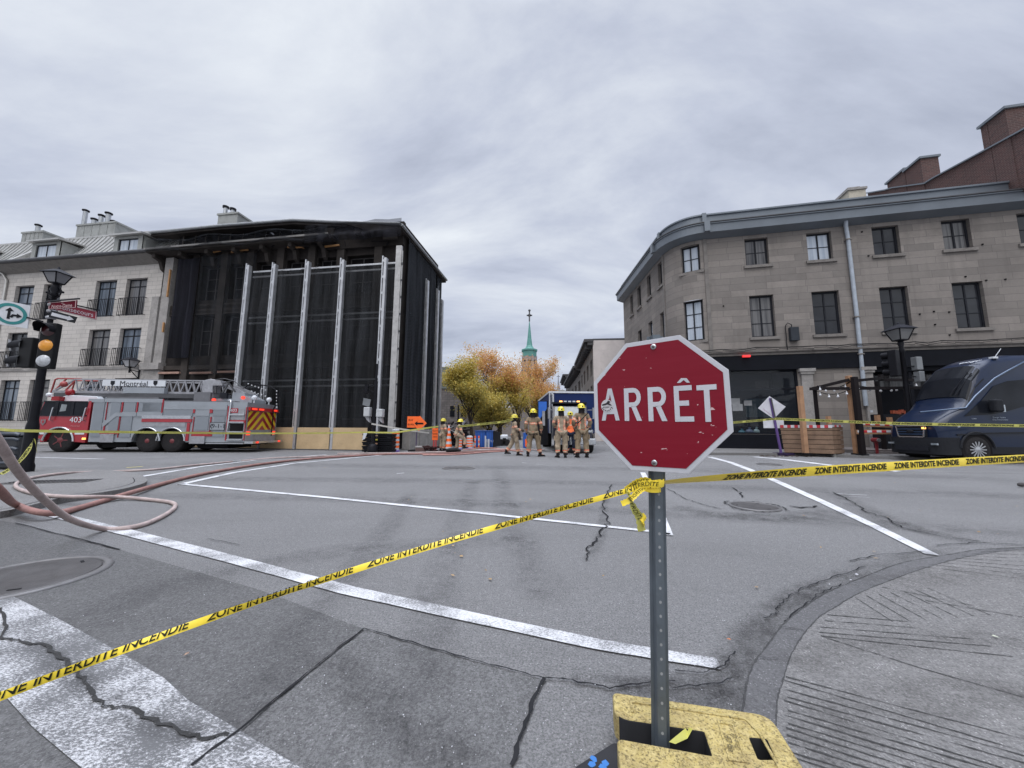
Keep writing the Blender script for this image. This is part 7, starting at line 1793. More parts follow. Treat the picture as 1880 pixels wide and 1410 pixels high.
# ================================================================ BLUE VAN ON THE RIGHT
m_van = M('van_blue', (.005, .012, .035), .32, 0, .06, 2, coat=.3, spec=.25)
m_vblk = M('van_plastic', (.018, .019, .023), .6, 0, .1, 10, bump=.15)
def van():
 Yn = 11.45; Wd = 1.75
 A = atY(1797, 840, Yn); A.z = 0; f = Frame(A, 0.0)
 t = fthing('delivery_van', 'dark blue high roof passenger van with silver wheel covers at the right edge', 'van', f)
 U = lambda px, py, d=0: f.uz(px, py, d)
 c5 = lambda x, y: (1560+x/5.42, 600+y/5.42)
 L5 = lambda x, y, d=0: U(*c5(x, y), d)
 xr = 4.6
 nose = -.95
 zc = L5(1000, 1060)[1]
 zroof = U(1880, 657, .5)[1]
 H = [(-.98, .42, .90, 1.20, .70, .62), (-.90, .32, .98, 1.32, .80, .70), (-.62, .30, 1.05, 1.54, .87, .76), (-.15, .30, 1.25, 1.80, .875, .80), (.0, .30, 1.45, 1.98, .875, .80),
         (.35, .30, 1.55, zroof*.79, .875, .76), (.75, .30, 1.6, zroof*.92, .875, .72), (1.2, .30, 1.62, zroof*.985, .875, .70), (1.9, .30, 1.62, zroof*1.02, .875, .70), (4.6, .30, 1.62, zroof*1.03, .875, .70)]
 cy = Wd/2
 def sec(h, k=0.0):
  x, zb_, zm, zt_, wb, wt = h
  pr = [(-wb, zb_), (-wb, zb_+(zm-zb_)*.5), (-wb*.99, zm), (-(wb*.45+wt*.55), zm+(zt_-zm)*.5), (-wt*.98, zm+(zt_-zm)*.86), (-wt*.82, zt_-.02*(zt_-zm)), (-wt*.45, zt_+.015), (0, zt_+.03)]
  pr = pr+[(-y, z) for y, z in reversed(pr[:-1])]
  return [(x, cy+y, z) for y, z in pr]
 S_ = [sec(h) for h in H]; n = len(S_[0]); mb = MB()
 V = [p for s_ in S_ for p in s_]; Fc = []
 for i in range(len(S_)-1):
  for k in range(n-1): Fc.append((i*n+k, i*n+k+1, (i+1)*n+k+1, (i+1)*n+k))
 mb.faces(V, [tuple(reversed(q)) for q in Fc], True); mb.faces(S_[0], [tuple(range(n))]); mb.faces(S_[-1], [tuple(reversed(range(n)))])
 bd = mb.build('body', m_van, t)
 def surf(i, fr_, k):
  a, b = S_[i][k], S_[i+1][k]; return Vector(a).lerp(Vector(b), fr_)
 def surf2(i, a, k, b):
  p = Vector(S_[i][int(k)]).lerp(Vector(S_[i][min(n-1, int(k)+1)]), k-int(k)); q = Vector(S_[i+1][int(k)]).lerp(Vector(S_[i+1][min(n-1, int(k)+1)]), k-int(k)); return p.lerp(q, a)
 mb = MB(); off = Vector((-.018, 0, .018)); rows = [(4, .15), (5, 0.0), (5, .5), (5, .92)]; g = []
 for (i, a) in rows: g.append([surf2(i, a, 3.5+k*(n-1-7.0)/8, 0)+off for k in range(9)])
 for i in range(len(g)-1):
  for k in range(8): mb.face([g[i][k], g[i][k+1], g[i+1][k+1], g[i+1][k]], smooth=True)
 mb.build('windscreen', m_glz, t)
 def side_y(z, x=1.0):
  x = max(x, H[0][0]); i = max(i for i in range(len(H)) if H[i][0] <= x); i = min(i, len(H)-2); a = (x-H[i][0])/(H[i+1][0]-H[i][0]); ks = [Vector(S_[i][k]).lerp(Vector(S_[i+1][k]), a) for k in range(6)]
  for p, q in zip(ks, ks[1:]):
   if p.z <= z <= q.z+1e-6: s_ = (z-p.z)/(q.z-p.z); return p.y+(q.y-p.y)*s_
  return ks[0].y if z < ks[0].z else ks[-1].y
 def onside(pts, o=.012):
  out = []
  for (px, py) in pts:
   d = .02
   for _ in range(4): x, z = L5(px, py, d); d = side_y(z, x)
   out.append((x, d-o, z))
  return out
 def strip_side(pts, name, mat, par=t, o=.012, close=True):
  mb = MB(); P = onside(pts, o); mb.face(P); oo = mb.build(name, mat, par)
  bm = bmesh.new(); bm.from_mesh(oo.data); bmesh.ops.triangulate(bm, faces=bm.faces); bm.to_mesh(oo.data); bm.free(); return oo
 sw = strip_side([(1130, 890), (1300, 735), (1420, 590), (1560, 540), (1735, 525), (1900, 520), (1900, 770), (1700, 800), (1540, 845), (1420, 870)], 'side_window', m_glz, t, .02)
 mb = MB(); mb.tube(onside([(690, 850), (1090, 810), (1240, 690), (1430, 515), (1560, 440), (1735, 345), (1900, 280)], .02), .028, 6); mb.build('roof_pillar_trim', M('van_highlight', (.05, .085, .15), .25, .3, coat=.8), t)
 mb = MB(); P = onside([(1060, 1075), (1350, 1060), (1900, 1050)], .02);
 for a, b in zip(P, P[1:]): mb.bar(a, b, .05, .04)
 mb.build('side_moulding', m_vblk, t)
 mb = MB(); mb.face([(.44, -.012, .3), (4.6, -.012, .3), (4.6, -.012, .52), (.44, -.012, .52)]); mb.build('sill', m_vblk, t)
 bp = rounded([(-.45, .0), (-.9, .03), (-1.04, .22), (-1.09, .6), (-1.09, Wd-.6), (-1.04, Wd-.22), (-.9, Wd-.03), (-.45, Wd)], .12)
 inner = [(-.45, Wd-.05), (-.45, .05)]
 mb = MB(); mb.prism([(x, y-.02 if y < cy else y+.02) for x, y in bp]+inner, .26, .80, 'z'); mb.build('front_bumper', m_vblk, t, bevel=.02)
 xg = -1.0
 mb = MB(); mb.box(xg-.06, xg+.05, cy-.42, cy+.42, .82, 1.17); gr = mb.build('grille', m_blackf, t)
 mb = MB(); y0, y1 = cy-.44, cy+.44
 for a, b in (((y0+.06, .81), (y0, 1.18)), ((y0, 1.18), (y1, 1.18)), ((y1, 1.18), (y1-.06, .81)), ((y1-.06, .81), (y0+.06, .81))): mb.bar((xg-.075, a[0], a[1]), (xg-.075, b[0], b[1]), .03)
 mb.build('grille_surround', m_chr, gr)
 mb = MB()
 for z in (.90, .98, 1.07): mb.bar((xg-.07, y0+.05, z), (xg-.07, y1-.05, z), .03)
 mb.build('grille_bars', M('van_blue_dark', (.03, .06, .12), .3, .3), gr)
 mb = MB(); mb.sphere((xg-.085, cy, .99), .075, 12, 6, (.3, 1.6, .8)); mb.build('badge', m_blackf, gr)
 m_head = M('headlamp', (.32, .36, .40), .12, .3, .3, 14, coat=1)
 for sg in (-1, 1):
  yy = cy+sg*.66; mb = MB(); P = [(-.96, yy-sg*.2, .98), (-.80, yy+sg*.12, .98), (-.42, cy+sg*.865, 1.12), (-.40, cy+sg*.85, 1.24), (-.72, yy+sg*.06, 1.22), (-.94, yy-sg*.18, 1.14)]
  mb.faces([Vector(p)+Vector((-.02, sg*.015, .01)) for p in P], [(0, 1, 2, 3, 4, 5) if sg > 0 else (5, 4, 3, 2, 1, 0)]); mb.build('headlamp', m_head, t)
  mb = MB(); mb.box(-1.10, -1.04, yy-.08, yy+.08, .56, .62); mb.build('fog_lamp', m_head, t)
 mb = MB(); mb.box(xg-.10, xg-.03, y0+.0, y0+.07, 1.07, 1.13); mb.build('indicator', m_lampo, t)
 mb = MB(); mb.box(-1.12, -1.088, cy-.5, cy+.5, .36, .52); mb.build('lower_intake', m_blackf, t)
 p = onside([(1400, 800)], .05)[0]; mb = MB(); mb.box(p[0]-.16, p[0]+.10, p[1]-.22, p[1]-.02, p[2]-.16, p[2]+.24); mi = mb.build('wing_mirror', m_vblk, t, bevel=.05)
 mb = MB(); mb.box(p[0]+.06, p[0]+.135, p[1]-.20, p[1]-.05, p[2]-.16, p[2]+.06); mb.build('mirror_lamp', m_head, mi)
 def slope(px, py, sc, txt, name):
  q = c5(px, py); mb = MB(); V, Fc = text_mesh(txt, .19, shear=.4, align='CENTER', offset=.003)
  a = surf2(5, .98, 6.0, 0); b = surf2(6, .6, 6.0, 0); e1 = Vector((0, -1, 0)); e2 = (b-a).normalized(); c = a.lerp(b, .3)
  nrm = e1.cross(e2); nrm = nrm if nrm.z > 0 else -nrm
  mb.faces([c+e1*(v[0])+e2*(v[1]+.08)+nrm*.06 for v in V], Fc); mb.build(name, m_fwhite, t)
 slope(1190, 515, 1, 'energir', 'brow_lettering')
 for (px, py, txt, sz) in ((1480, 902, 'Énergir Hydro', .07), (1490, 925, 'Unité d’intervention', .06), (1230, 915, '12454', .06)):
  p = onside([(px, py)], .016)[0]; mb = MB(); add_text(mb, txt, sz, lambda x, y: (p[0]+x, side_y(p[2]+y, p[0]+x)-.018, p[2]+y)); mb.build('door_lettering', M('van_letter', (.28, .32, .38), .5), t)
 mb = MB(); mb.cyl((0, -.006, .44), (0, .25, .44), .51, n=28); mb.build('wheel_arch', m_under, t)
 mb = MB(); mb.tube(arc_pts(0, .44, .53, 175, 5, 16, -.015), .035, 6); mb.build('arch_trim', m_vblk, t)
 wheel(t, 0, -.01, .43, .25, M('wheel_cover', (.42, .43, .45), .3, .5), M('wheel_cover', (.42, .43, .45)), spokes=14)
 w2 = wheel(t, 0, 0, .37, .25, m_chr); w2.location = (0, Wd-.22, 0)
 mb = MB(); mb.box(-.8, 4.5, .15, Wd-.15, .2, .33); mb.build('floor_pan', m_under, t)
 mb = MB()
 for q in (-.5, 0): mb.bar(surf2(4, .2, 6.0+q, 0)+Vector((-.05, 0, .05)), surf2(5, .4, 5.2+q, 0)+Vector((-.05, 0, .05)), .025)
 mb.build('wiper', m_blackf, t)
 p = surf2(7, .2, 4.9, 0); mb = MB(); mb.obox(p+Vector((0, 0, .04)), .16, .12, .06); mb.bar(p, p+Vector((.3, 0, .35)), .012); mb.build('roof_aerial', m_fwhite, t)
van()

# ================================================================ BLUE BOX TRUCK BEHIND THE FIREFIGHTERS
m_bbox = M('box_navy', (.008, .022, .095), .6, 0, .06, 1, spec=.2)
def box_truck():
 Y = 15.6; A = atY(1048, 830, Y); A.z = 0; f = Frame(A, 0.02); U = lambda px, py, d=0: f.uz(px, py, d)
 t = fthing('box_truck', 'dark blue box truck facing the camera behind the row of firefighters', 'truck', f)
 x0, x1 = U(1009, 780, 1.3)[0], U(1092, 780, 1.3)[0]; zt = U(1050, 721, 1.3)[1]
 mb = MB(); mb.box(x0, x1, 1.3, 7.0, .8, zt); b = mb.build('cargo_box', m_bbox, t, bevel=.02)
 mb = MB(); mb.box(x0-.03, x1+.03, 1.26, 7.03, zt-.02, zt+.06); mb.box(x0-.02, x0+.04, 1.27, 1.32, .8, zt-.02); mb.build('box_trim', m_fwhite, b)
 a, c = U(1016, 770, .5)[0], U(1082, 770, .5)[0]; zc = U(1050, 740, .5)[1]; zh = U(1050, 768, 0)[1]
 mb = MB(); mb.prism([(.5, .55), (.5, zh), (.72, zh+.05), (.95, zc-.12), (1.1, zc), (1.25, zc), (1.25, .55)], a, c, 'x'); mb.build('cab', M('cab_dark', (.012, .014, .03), .3, 0, coat=.8), t, bevel=.03)
 mb = MB(); mb.prism([(-.35, .55), (-.38, zh-.35), (-.2, zh-.12), (.5, zh), (.5, .55)], a+.10, c-.10, 'x'); mb.build('bonnet', M('cab_dark', (.012, .014, .03)), t, bevel=.05)
 mb = MB(); mb.face([(a+.08, .70, zh+.05), (c-.08, .70, zh+.05), (c-.14, .93, zc-.14), (a+.14, .93, zc-.14)]); mb.build('windscreen', M('screen_pale', (.22, .25, .27), .15, 0, .3, 2, coat=1), t)
 mb = MB(); mb.box(a+.02, c-.02, .85, 1.1, zc, zc+.07); mb.build('sun_visor', m_blackf, t)
 for k in range(5): mb = MB(); u = a+.4+(c-a-.8)*k/4; mb.obox((u, .9, zc+.1), .12, .1, .06); mb.build('roof_marker', m_lampo if k in (0, 4) else m_fwhite, t)
 mb = MB(); mb.box(a+.35, c-.35, -.42, -.36, .62, zh-.38); g = mb.build('grille', m_chr, t)
 mb = MB()
 for k in range(5): z = .68+k*(zh-1.1)/5; mb.box(a+.4, c-.4, -.44, -.42, z, z+.05)
 mb.build('grille_slats', m_blackf, g)
 for u in (a+.2, c-.2): mb = MB(); mb.sphere((u, -.30, zh-.55), .16, 12, 8, (1.1, .5, .7)); mb.build('headlamp', m_chr, t)
 mb = MB(); mb.box(a+.62, a+.70, -.47, -.43, .92, .98); mb.build('lit_lamp', m_lampo, t)
 mb = MB(); mb.box(a-.02, c+.02, -.55, -.38, .35, .62); mb.build('front_bumper', m_chr, t, bevel=.04)
 for u in (a+.02, c-.26):
  mb = MB(); mb.lathe([(.20, 0), (.42, .01), (.44, .05), (.44, .22), (.42, .25), (.2, .25)], (u, .15, .44), 20, ax=Matrix.Rotation(R(90), 3, 'Y')); mb.build('wheel', m_tyre, t)
  mb = MB(); mb.lathe([(.2, 0), (.42, .01), (.44, .05), (.44, .4), (.42, .45), (.2, .45)], (u, 5.2, .44), 20, ax=Matrix.Rotation(R(90), 3, 'Y')); mb.build('wheel', m_tyre, t)
 for u, s_ in ((a, -1), (c, 1)):
  mb = MB(); mb.box(u+s_*.28-.09, u+s_*.28+.09, .62, .70, zh+.0, zh+.50); mb.bar((u, .8, zh+.4), (u+s_*.28, .66, zh+.4), .03); mb.bar((u, .8, zh-.02), (u+s_*.28, .66, zh+.02), .03); mb.build('side_mirror', m_ladder, t)
 mb = MB(); mb.tube([(x0+.14, 1.15, .9), (x0+.14, 1.15, zt-.12), (x0+.05, 1.15, zt-.02)], .07, 8); mb.build('exhaust_stack', m_chr, t)
 t2 = fthing('locker_door', 'bright blue open cabinet door with black side just left of the box truck', 'cabinet', f)
 a2, b2 = U(988, 780, .6)[0], U(1006, 780, .6)[0]; z1 = U(998, 736, .6)[1]
 mb = MB(); mb.box(a2, b2, .6, .9, .3, z1); mb.build('cabinet', m_black, t2)
 mb = MB(); mb.face([(a2+.02, .595, z1-.9), (b2-.05, .595, z1-.35), (b2-.05, .595, z1-.03), (a2+.02, .595, z1-.03)]); mb.build('door_panel', M('bright_blue', (.02, .12, .48), .4), t2)
 mb = MB(); mb.box(a2+.18, a2+.3, .55, .6, z1-1.1, z1-.45); mb.build('mirror', m_ladder, t2)
box_truck()
# ================================================================ STREET FURNITURE
def board(name, corners, mat, thick=.012, par=None, o0=None):
 """flat panel through 4 world corners (tl, tr, br, bl); returns a plane mapper (s, t in 0..1) as well"""
 c = [Vector(q) for q in corners]; n = (c[1]-c[0]).cross(c[3]-c[0]).normalized()
 if n.dot(Vector((0, 0, CAM_H))-c[0]) < 0: n = -n
 mb = MB(lambda p: Vector(p)-o0); V = [q for q in c]+[q-n*thick for q in c]
 mb.faces(V, [(0, 1, 2, 3), (7, 6, 5, 4), (0, 4, 5, 1), (1, 5, 6, 2), (2, 6, 7, 3), (3, 7, 4, 0)])
 o = mb.build(name, mat, par)
 def pm(s, t, e=.004): a = c[0].lerp(c[1], s); b = c[3].lerp(c[2], s); return a.lerp(b, 1-t)+n*e     # t = 1 at the top
 return o, (lambda s, t, e=.004: c[0].lerp(c[1], s).lerp(c[3].lerp(c[2], s), 1-t)+n*e)
def btext(mb, txt, pm, s0, s1, t0, t1, e=.006, **kw):
 V, Fc = text_mesh(txt, 1.0, align='LEFT', **kw); xa, xb = min(v[0] for v in V), max(v[0] for v in V); ya, yb = min(v[1] for v in V), max(v[1] for v in V)
 mb.faces([pm(s0+(s1-s0)*(v[0]-xa)/(xb-xa), t0+(t1-t0)*(v[1]-ya)/(yb-ya), e) for v in V], Fc)
m_signred = M('street_sign_red', (.26, .012, .03), .4, dirt=.12)
m_signred2 = M('street_sign_darkred', (.10, .008, .018), .9, dirt=.2, spec=.05)
m_lens_o = M('lens_amber', (.75, .30, .02), .25, coat=.6)
m_lens_w = M('lens_clear', (.42, .43, .45), .3, coat=.6, var=.25, scale=25)
m_lens_r = M('lens_darkred', (.05, .008, .012), .3, coat=.6)
def left_pole():
 B = G(46, 866, .075); Y = B.y; z = lambda px, py: atY(px, py, Y).z
 t = thing('street_lamp', 'tall black lamp post with lantern at the left corner', 'street lamp', tuple(B))
 zt = z(97, 522)-.075
 mb = MB(); mb.lathe([(.12, 0), (.12, .12), (.10, .18), (.095, .9), (.088, .95), (.07, 1.05), (.065, 2.0), (.06, 2.9), (.045, 3.05), (.04, zt-.28), (.08, zt-.26), (.05, zt-.2), (.085, zt-.12), (.04, zt)], (0, 0, 0), 16); mb.build('post', m_black, t)
 mb = MB()
 for q in (.22, .36, .5): mb.lathe([(.058, 0), (.075, .015), (.075, .05), (.058, .065)], (0, 0, zt-.28-q), 12)
 mb.build('collar', m_ladder, t)
 mb = MB(); mb.bar((-.17, 0, zt-.18), (.17, 0, zt-.18), .022);
 for s_ in (-1, 1):
  mb.sphere((s_*.17, 0, zt-.18), .025, 6, 5); mb.tube([(0, 0, zt-.32), (s_*.1, 0, zt-.28), (s_*.14, 0, zt-.16), (s_*.08, 0, zt-.06)], .014, 5)
 mb.build('crossarm', m_black, t)
 lantern(t, (0, 0, zt+.02), .185, glass_mat('lantern_pane', (.16, .16, .17), .05, .5))
 mb = MB(); mb.cyl((0, 0, zt+.03), (0, 0, zt+.2), .03, n=8); mb.build('bulb', M('bulb_white', (.6, .6, .62), .4), t)
 at = lambda px, py, dy=0: atY(px, py, Y+dy)
 s = thing('traffic_sign', 'square white sign with green ring and two black arrows, cut by the left edge', 'sign', tuple(at(60, 585)), 0)
 o0 = at(60, 585); pn, pm = board('panel', [at(-14, 547, -.15), at(56, 561, .0), at(50, 603, .0), at(-18, 593, -.15)], M('sign_face', (.50, .51, .54), .4), .015, s, o0)
 mb = MB(lambda p: Vector(p)-o0); c = (.52, .5); n = 40; rr = [(.44, .415), (.33, .305)]
 for k in range(n):
  a0, a1 = 6.2832*k/n, 6.2832*(k+1)/n; q = lambda a, i: pm(c[0]+rr[i][0]*math.cos(a), c[1]+rr[i][1]*1.05*math.sin(a)); mb.face([q(a0, 1), q(a0, 0), q(a1, 0), q(a1, 1)])
 mb.build('green_ring', M('sign_green', (.01, .17, .17), .4), pn)
 mb = MB(lambda p: Vector(p)-o0)
 def pp(*p): mb.face([pm(x, y, .006) for x, y in p])
 pp((.42, .28), (.50, .28), (.51, .62), (.44, .62)); pp((.36, .60), (.60, .62), (.485, .76)); pp((.50, .38), (.56, .50), (.70, .50), (.70, .42), (.60, .42), (.56, .34)); pp((.68, .36), (.83, .455), (.68, .56))
 mb.build('arrows', m_black, pn)
 mb = MB(lambda p: Vector(p)-o0); mb.bar(at(50, 583), at(78, 590), .03); mb.build('bracket', m_black, s)
 for (cor, txt, sm, mt, tm, lab, span, nm) in (
  ([at(91, 556, -.05), at(141, 551, -.35), at(140, 565, -.35), at(89, 568, -.05)], 'Notre-Dame', 'rue', m_signred2, M('sign_letter_dim', (.55, .40, .40), .9), 'dark red street name plate reading Notre-Dame on the lamp post', (.12, .86, .14, .62), 'a'),
  ([at(90, 551, .05), at(178, 572, .7), at(177, 587, .7), at(89, 566, .05)], 'Bonsecours', 'rue', m_signred, M('sign_letter', (.60, .56, .58), .5), 'bright red street name plate reading Bonsecours behind the darker plate', (.18, .92, .22, .74), 'b')):
  o0 = cor[0]; s = thing('street_name_sign', lab, 'sign', tuple(o0)); pn, pm = board('panel', cor, mt, .012, s, o0)
  mb = MB(lambda p: Vector(p)-o0); btext(mb, txt, pm, *span); btext(mb, sm, pm, .46, .54, span[3]+.08, span[3]+.2); mb.build('lettering', tm, pn)
  mb = MB(lambda p: Vector(p)-o0);
  for (a, b) in (((.02, .04), (.98, .04)), ((.02, .96), (.98, .96)), ((.02, .04), (.02, .96)), ((.98, .04), (.98, .96))): mb.bar(pm(*a), pm(*b), .008, .006)
  mb.build('border_line', tm, pn)
  mb = MB(lambda p: Vector(p)-o0); mb.bar(cor[0]+Vector((-.08, 0, .03)), cor[1]+Vector((.05, 0, .03)), .025); mb.build('bracket', m_black, s)
 cor = [at(94, 569, -.08), at(141, 582, -.15), at(136, 593, -.15), at(89, 582, -.08)]; o0 = cor[0]
 s = thing('one_way_sign', 'black sign with a white arrow under the red street name plates', 'sign', tuple(o0)); pn, pm = board('panel', cor, m_black, .012, s, o0)
 mb = MB(lambda p: Vector(p)-o0); mb.face([pm(x, y, .006) for x, y in ((.08, .28), (.72, .28), (.72, .12), (.95, .5), (.72, .88), (.72, .72), (.08, .72))]); mb.build('white_arrow', m_white_s, pn)
 def head(label, cx_, cz, ang, lens, w_=.30, h_=.98, dy=-.12, name='traffic_light'):
  s = thing(name, label, 'traffic light', tuple(Vector((cx_.x, cx_.y, cz))), ang)
  mb = MB(); mb.box(-w_/2, w_/2, -.10, .03, -h_/2, h_/2); mb.build('housing', M('signal_black', (.014, .014, .015), .5), s, bevel=.02)
  k = len(lens)
  for i, lm in enumerate(lens):
   z_ = h_/2-h_*(i+.5)/k; r = min(w_*.46, h_/k*.42); ax = Matrix.Rotation(R(90), 3, 'X')
   mb = MB(); mb.lathe([(r, .10), (r*.9, .115), (r*.5, .135), (.001, .142)], (0, 0, z_), 24, ax=ax); mb.build('lens', lm, s)
   mb = MB(); V = []; n = 16; L0 = .24
   for j in range(n+1):
    a = R(-20+220*j/n); V.append((r*1.08*math.cos(a), -.10, z_+r*1.08*math.sin(a))); V.append((r*1.08*math.cos(a), -.10-L0*(.55+.45*max(0, math.sin(a))), z_+r*1.08*math.sin(a)))
   if lm is m_lens_r or name != 'traffic_light' or ang == 99: mb.faces(V, [(2*j, 2*j+1, 2*j+3, 2*j+2) for j in range(n)], True); mb.build('visor', m_black, s)
  return s
 P = at(93, 636, -.2); h_ = z(90, 596)-z(90, 677)
 head('traffic light with amber and clear lenses facing the camera on the left lamp post', P, P.z, R(12), [m_lens_r, m_lens_o, m_lens_w], .26, h_)
 P = at(52, 648, .02); h2 = z(60, 621)-z(60, 676)
 s = thing('traffic_light', 'black traffic light turned sideways at the left of the lamp post', 'traffic light', tuple(P), 0)
 mb = MB(); mb.box(-.12, .16, -.08, .08, -h2/2, h2/2); mb.build('housing', M('signal_black', (.014, .014, .015), .5), s, bevel=.02)
 for q in (-.26, .26):
  mb = MB(); n = 12; V = []
  for j in range(n+1):
   a = R(-30+240*j/n); V += [(-.06, .13*math.cos(a), q*h2+.13*math.sin(a)), (-.30, .13*math.cos(a), q*h2+.12*math.sin(a)-.03)]
  mb.faces(V, [(2*j, 2*j+1, 2*j+3, 2*j+2) for j in range(n)], True); mb.build('visor', m_black, s)
  mb = MB(); mb.bar((-.31, -.10, q*h2+.10), (-.24, -.10, q*h2-.14), .02, .03); mb.build('rim_glint', m_ladder, s)
 mb = MB(); b0 = B;
 return Y
YP = left_pole()
def black_bins():
 A = G(20, 862, .075)
 t = thing('waste_bin', 'dark glossy street bin with ribbed top at the left edge beside the lamp post', 'bin', tuple(A))
 z = lambda py: atY(20, py, A.y).z-.075
 x0, x1 = atY(-40, 830, A.y).x-A.x, atY(32, 830, A.y).x-A.x
 mb = MB(); mb.box(x0, x1, 0, .3, .0, z(800)); mb.build('body', M('bin_dark', (.012, .014, .02), .3, 0, .2, 3, coat=.6), t, bevel=.05)
 mb = MB()
 for py in (797, 806, 823, 838, 850): mb.tube([(x0, -.03, z(py)), (x1*.5, -.06, z(py)+.01), (x1+.02, -.03, z(py)-.02)], .035, 6)
 mb.build('ribs', M('bin_rib', (.05, .06, .08), .35), t)
 mb = MB(); mb.prism([(x0, z(800)), (x0+.1, z(788)), (x1-.1, z(790)), (x1+.05, z(800))], -.05, .34); mb.build('lid', M('bin_dark', (.012, .014, .02)), t, bevel=.03)
 T = [atY(62, 805, YP-.3), atY(56, 820, YP-.3), atY(40, 842, YP-.35), atY(20, 860, YP-.4), atY(-20, 882, YP-.5)]
 tape('warning_tape', 'yellow tape hanging diagonally across the dark bin at the left edge', smooth_path(T, 5), .075, .5, 'ZONE INTERDITE', .6, .1, m_tapep, .05, cols=2)
 T = [atY(63, 806, YP-.31), atY(66, 816, YP-.3), atY(68, 832, YP-.3)]
 tape('warning_tape', 'short loose end of yellow tape on the lamp post beside the dark bin', smooth_path(T, 5), .05, .7, None, mat=m_tapep, step=.05, cols=2)
black_bins()
def btape(label, pts, w_=.07, mat=None, dash=True, ang=0.1):
 P = smooth_path([atY(*p) for p in pts], 8)
 return tape('warning_tape', label, P, w_, ang, 'ZONE INTERDITE INCENDIE' if dash else None, .6, .12, mat or m_tapep, .15, both=False, cols=1)
btape('thin yellow tape stretched in front of the fire truck from lamp post to crates', [(0, 788, YP-.4), (50, 791, YP-.3), (250, 793.5, 8.6), (450, 795.5, 11.5), (600, 795, 13.4), (676, 793.5, 14.0)], .055, dash=False)
btape('yellow tape from the crates sagging under the orange arrow sign', [(676, 793.5, 14.0), (722, 794, 13.6), (760, 789, 13.6), (805, 783, 14.2)], .06, dash=False)
btape('white tape dropping from the dark signal pole to the concrete blocks', [(682, 778, 14.2), (720, 785, 14.1), (760, 791, 14.0), (788, 795, 14.5)], .06, M('tape_white', (.50, .48, .45), .5), dash=False)
btape('yellow tape above the blue cabins between the two groups of firefighters', [(842, 783, 13.8), (880, 779, 13.6), (925, 774, 13.2), (942, 769, 13.0)], .07)
btape('yellow tape from the octagonal sign to the white diamond sign', [(1330, 777, 12.6), (1380, 773, 12.8), (1424, 769, 13.0)], .07)
btape('long yellow tape from the white diamond sign across the planter and van', [(1424, 769, 13.0), (1500, 772, 12.6), (1620, 776.5, 11.6), (1740, 779.5, 10.9), (1900, 782, 10.6)], .085)
def mid_pole():
 B = G(684, 829.5, .06); Y = B.y; z = lambda py: atY(684, py, Y).z-.06; x = lambda px: atY(px, 780, Y).x-B.x
 t = thing('signal_pole', 'dark signal pole with white pedestrian signal housings in front of the netting', 'signal pole', tuple(B))
 mb = MB(); mb.cyl((0, 0, 0), (0, 0, z(700)), .085, .07, 10); mb.cyl((0, 0, z(700)), (0, 0, z(668)), .045, .03, 8); mb.lathe([(.2, 0), (.2, .2), (.12, .3), (.09, .32)], n=10); mb.build('pole', m_black, t)
 mb = MB(); mb.bar((0, 0, z(705)), (-.35, 0, z(712)), .05); mb.bar((0, 0, z(722)), (-.32, 0, z(715)), .05); mb.box(-.42, -.3, -.1, .1, z(722), z(706)); mb.build('bracket', m_black, t)
 for (a, b, y0, y1) in ((669, 680, 748, 765), (692, 703.5, 751, 766)):
  mb = MB(); mb.box(x(a), x(b), -.18, .12, z(y1), z(y0)); h = mb.build('signal_housing', M('housing_white', (.45, .46, .47), .5, dirt=.2), t, bevel=.03)
  mb = MB(); mb.prism([(x(a)+.04, z(y1)), (x(b)-.05, z(y1)), (x(b)-.0, z(y1+11)), (x(a)+.12, z(y1+6))], -.1, .1); mb.build('lower_hood', m_ladder, h)
 s = thing('no_parking_sign', 'small tilted panels on the dark pole above the white housings', 'sign', (B.x+x(672), B.y, z(738)+.06))
 mb = MB(); mb.prism([(-.18, -.12), (.1, -.2), (.14, .1), (-.15, .16)], -.02, .01); mb.build('panel', M('sign_dim', (.16, .17, .18), .5), s)
mid_pole()
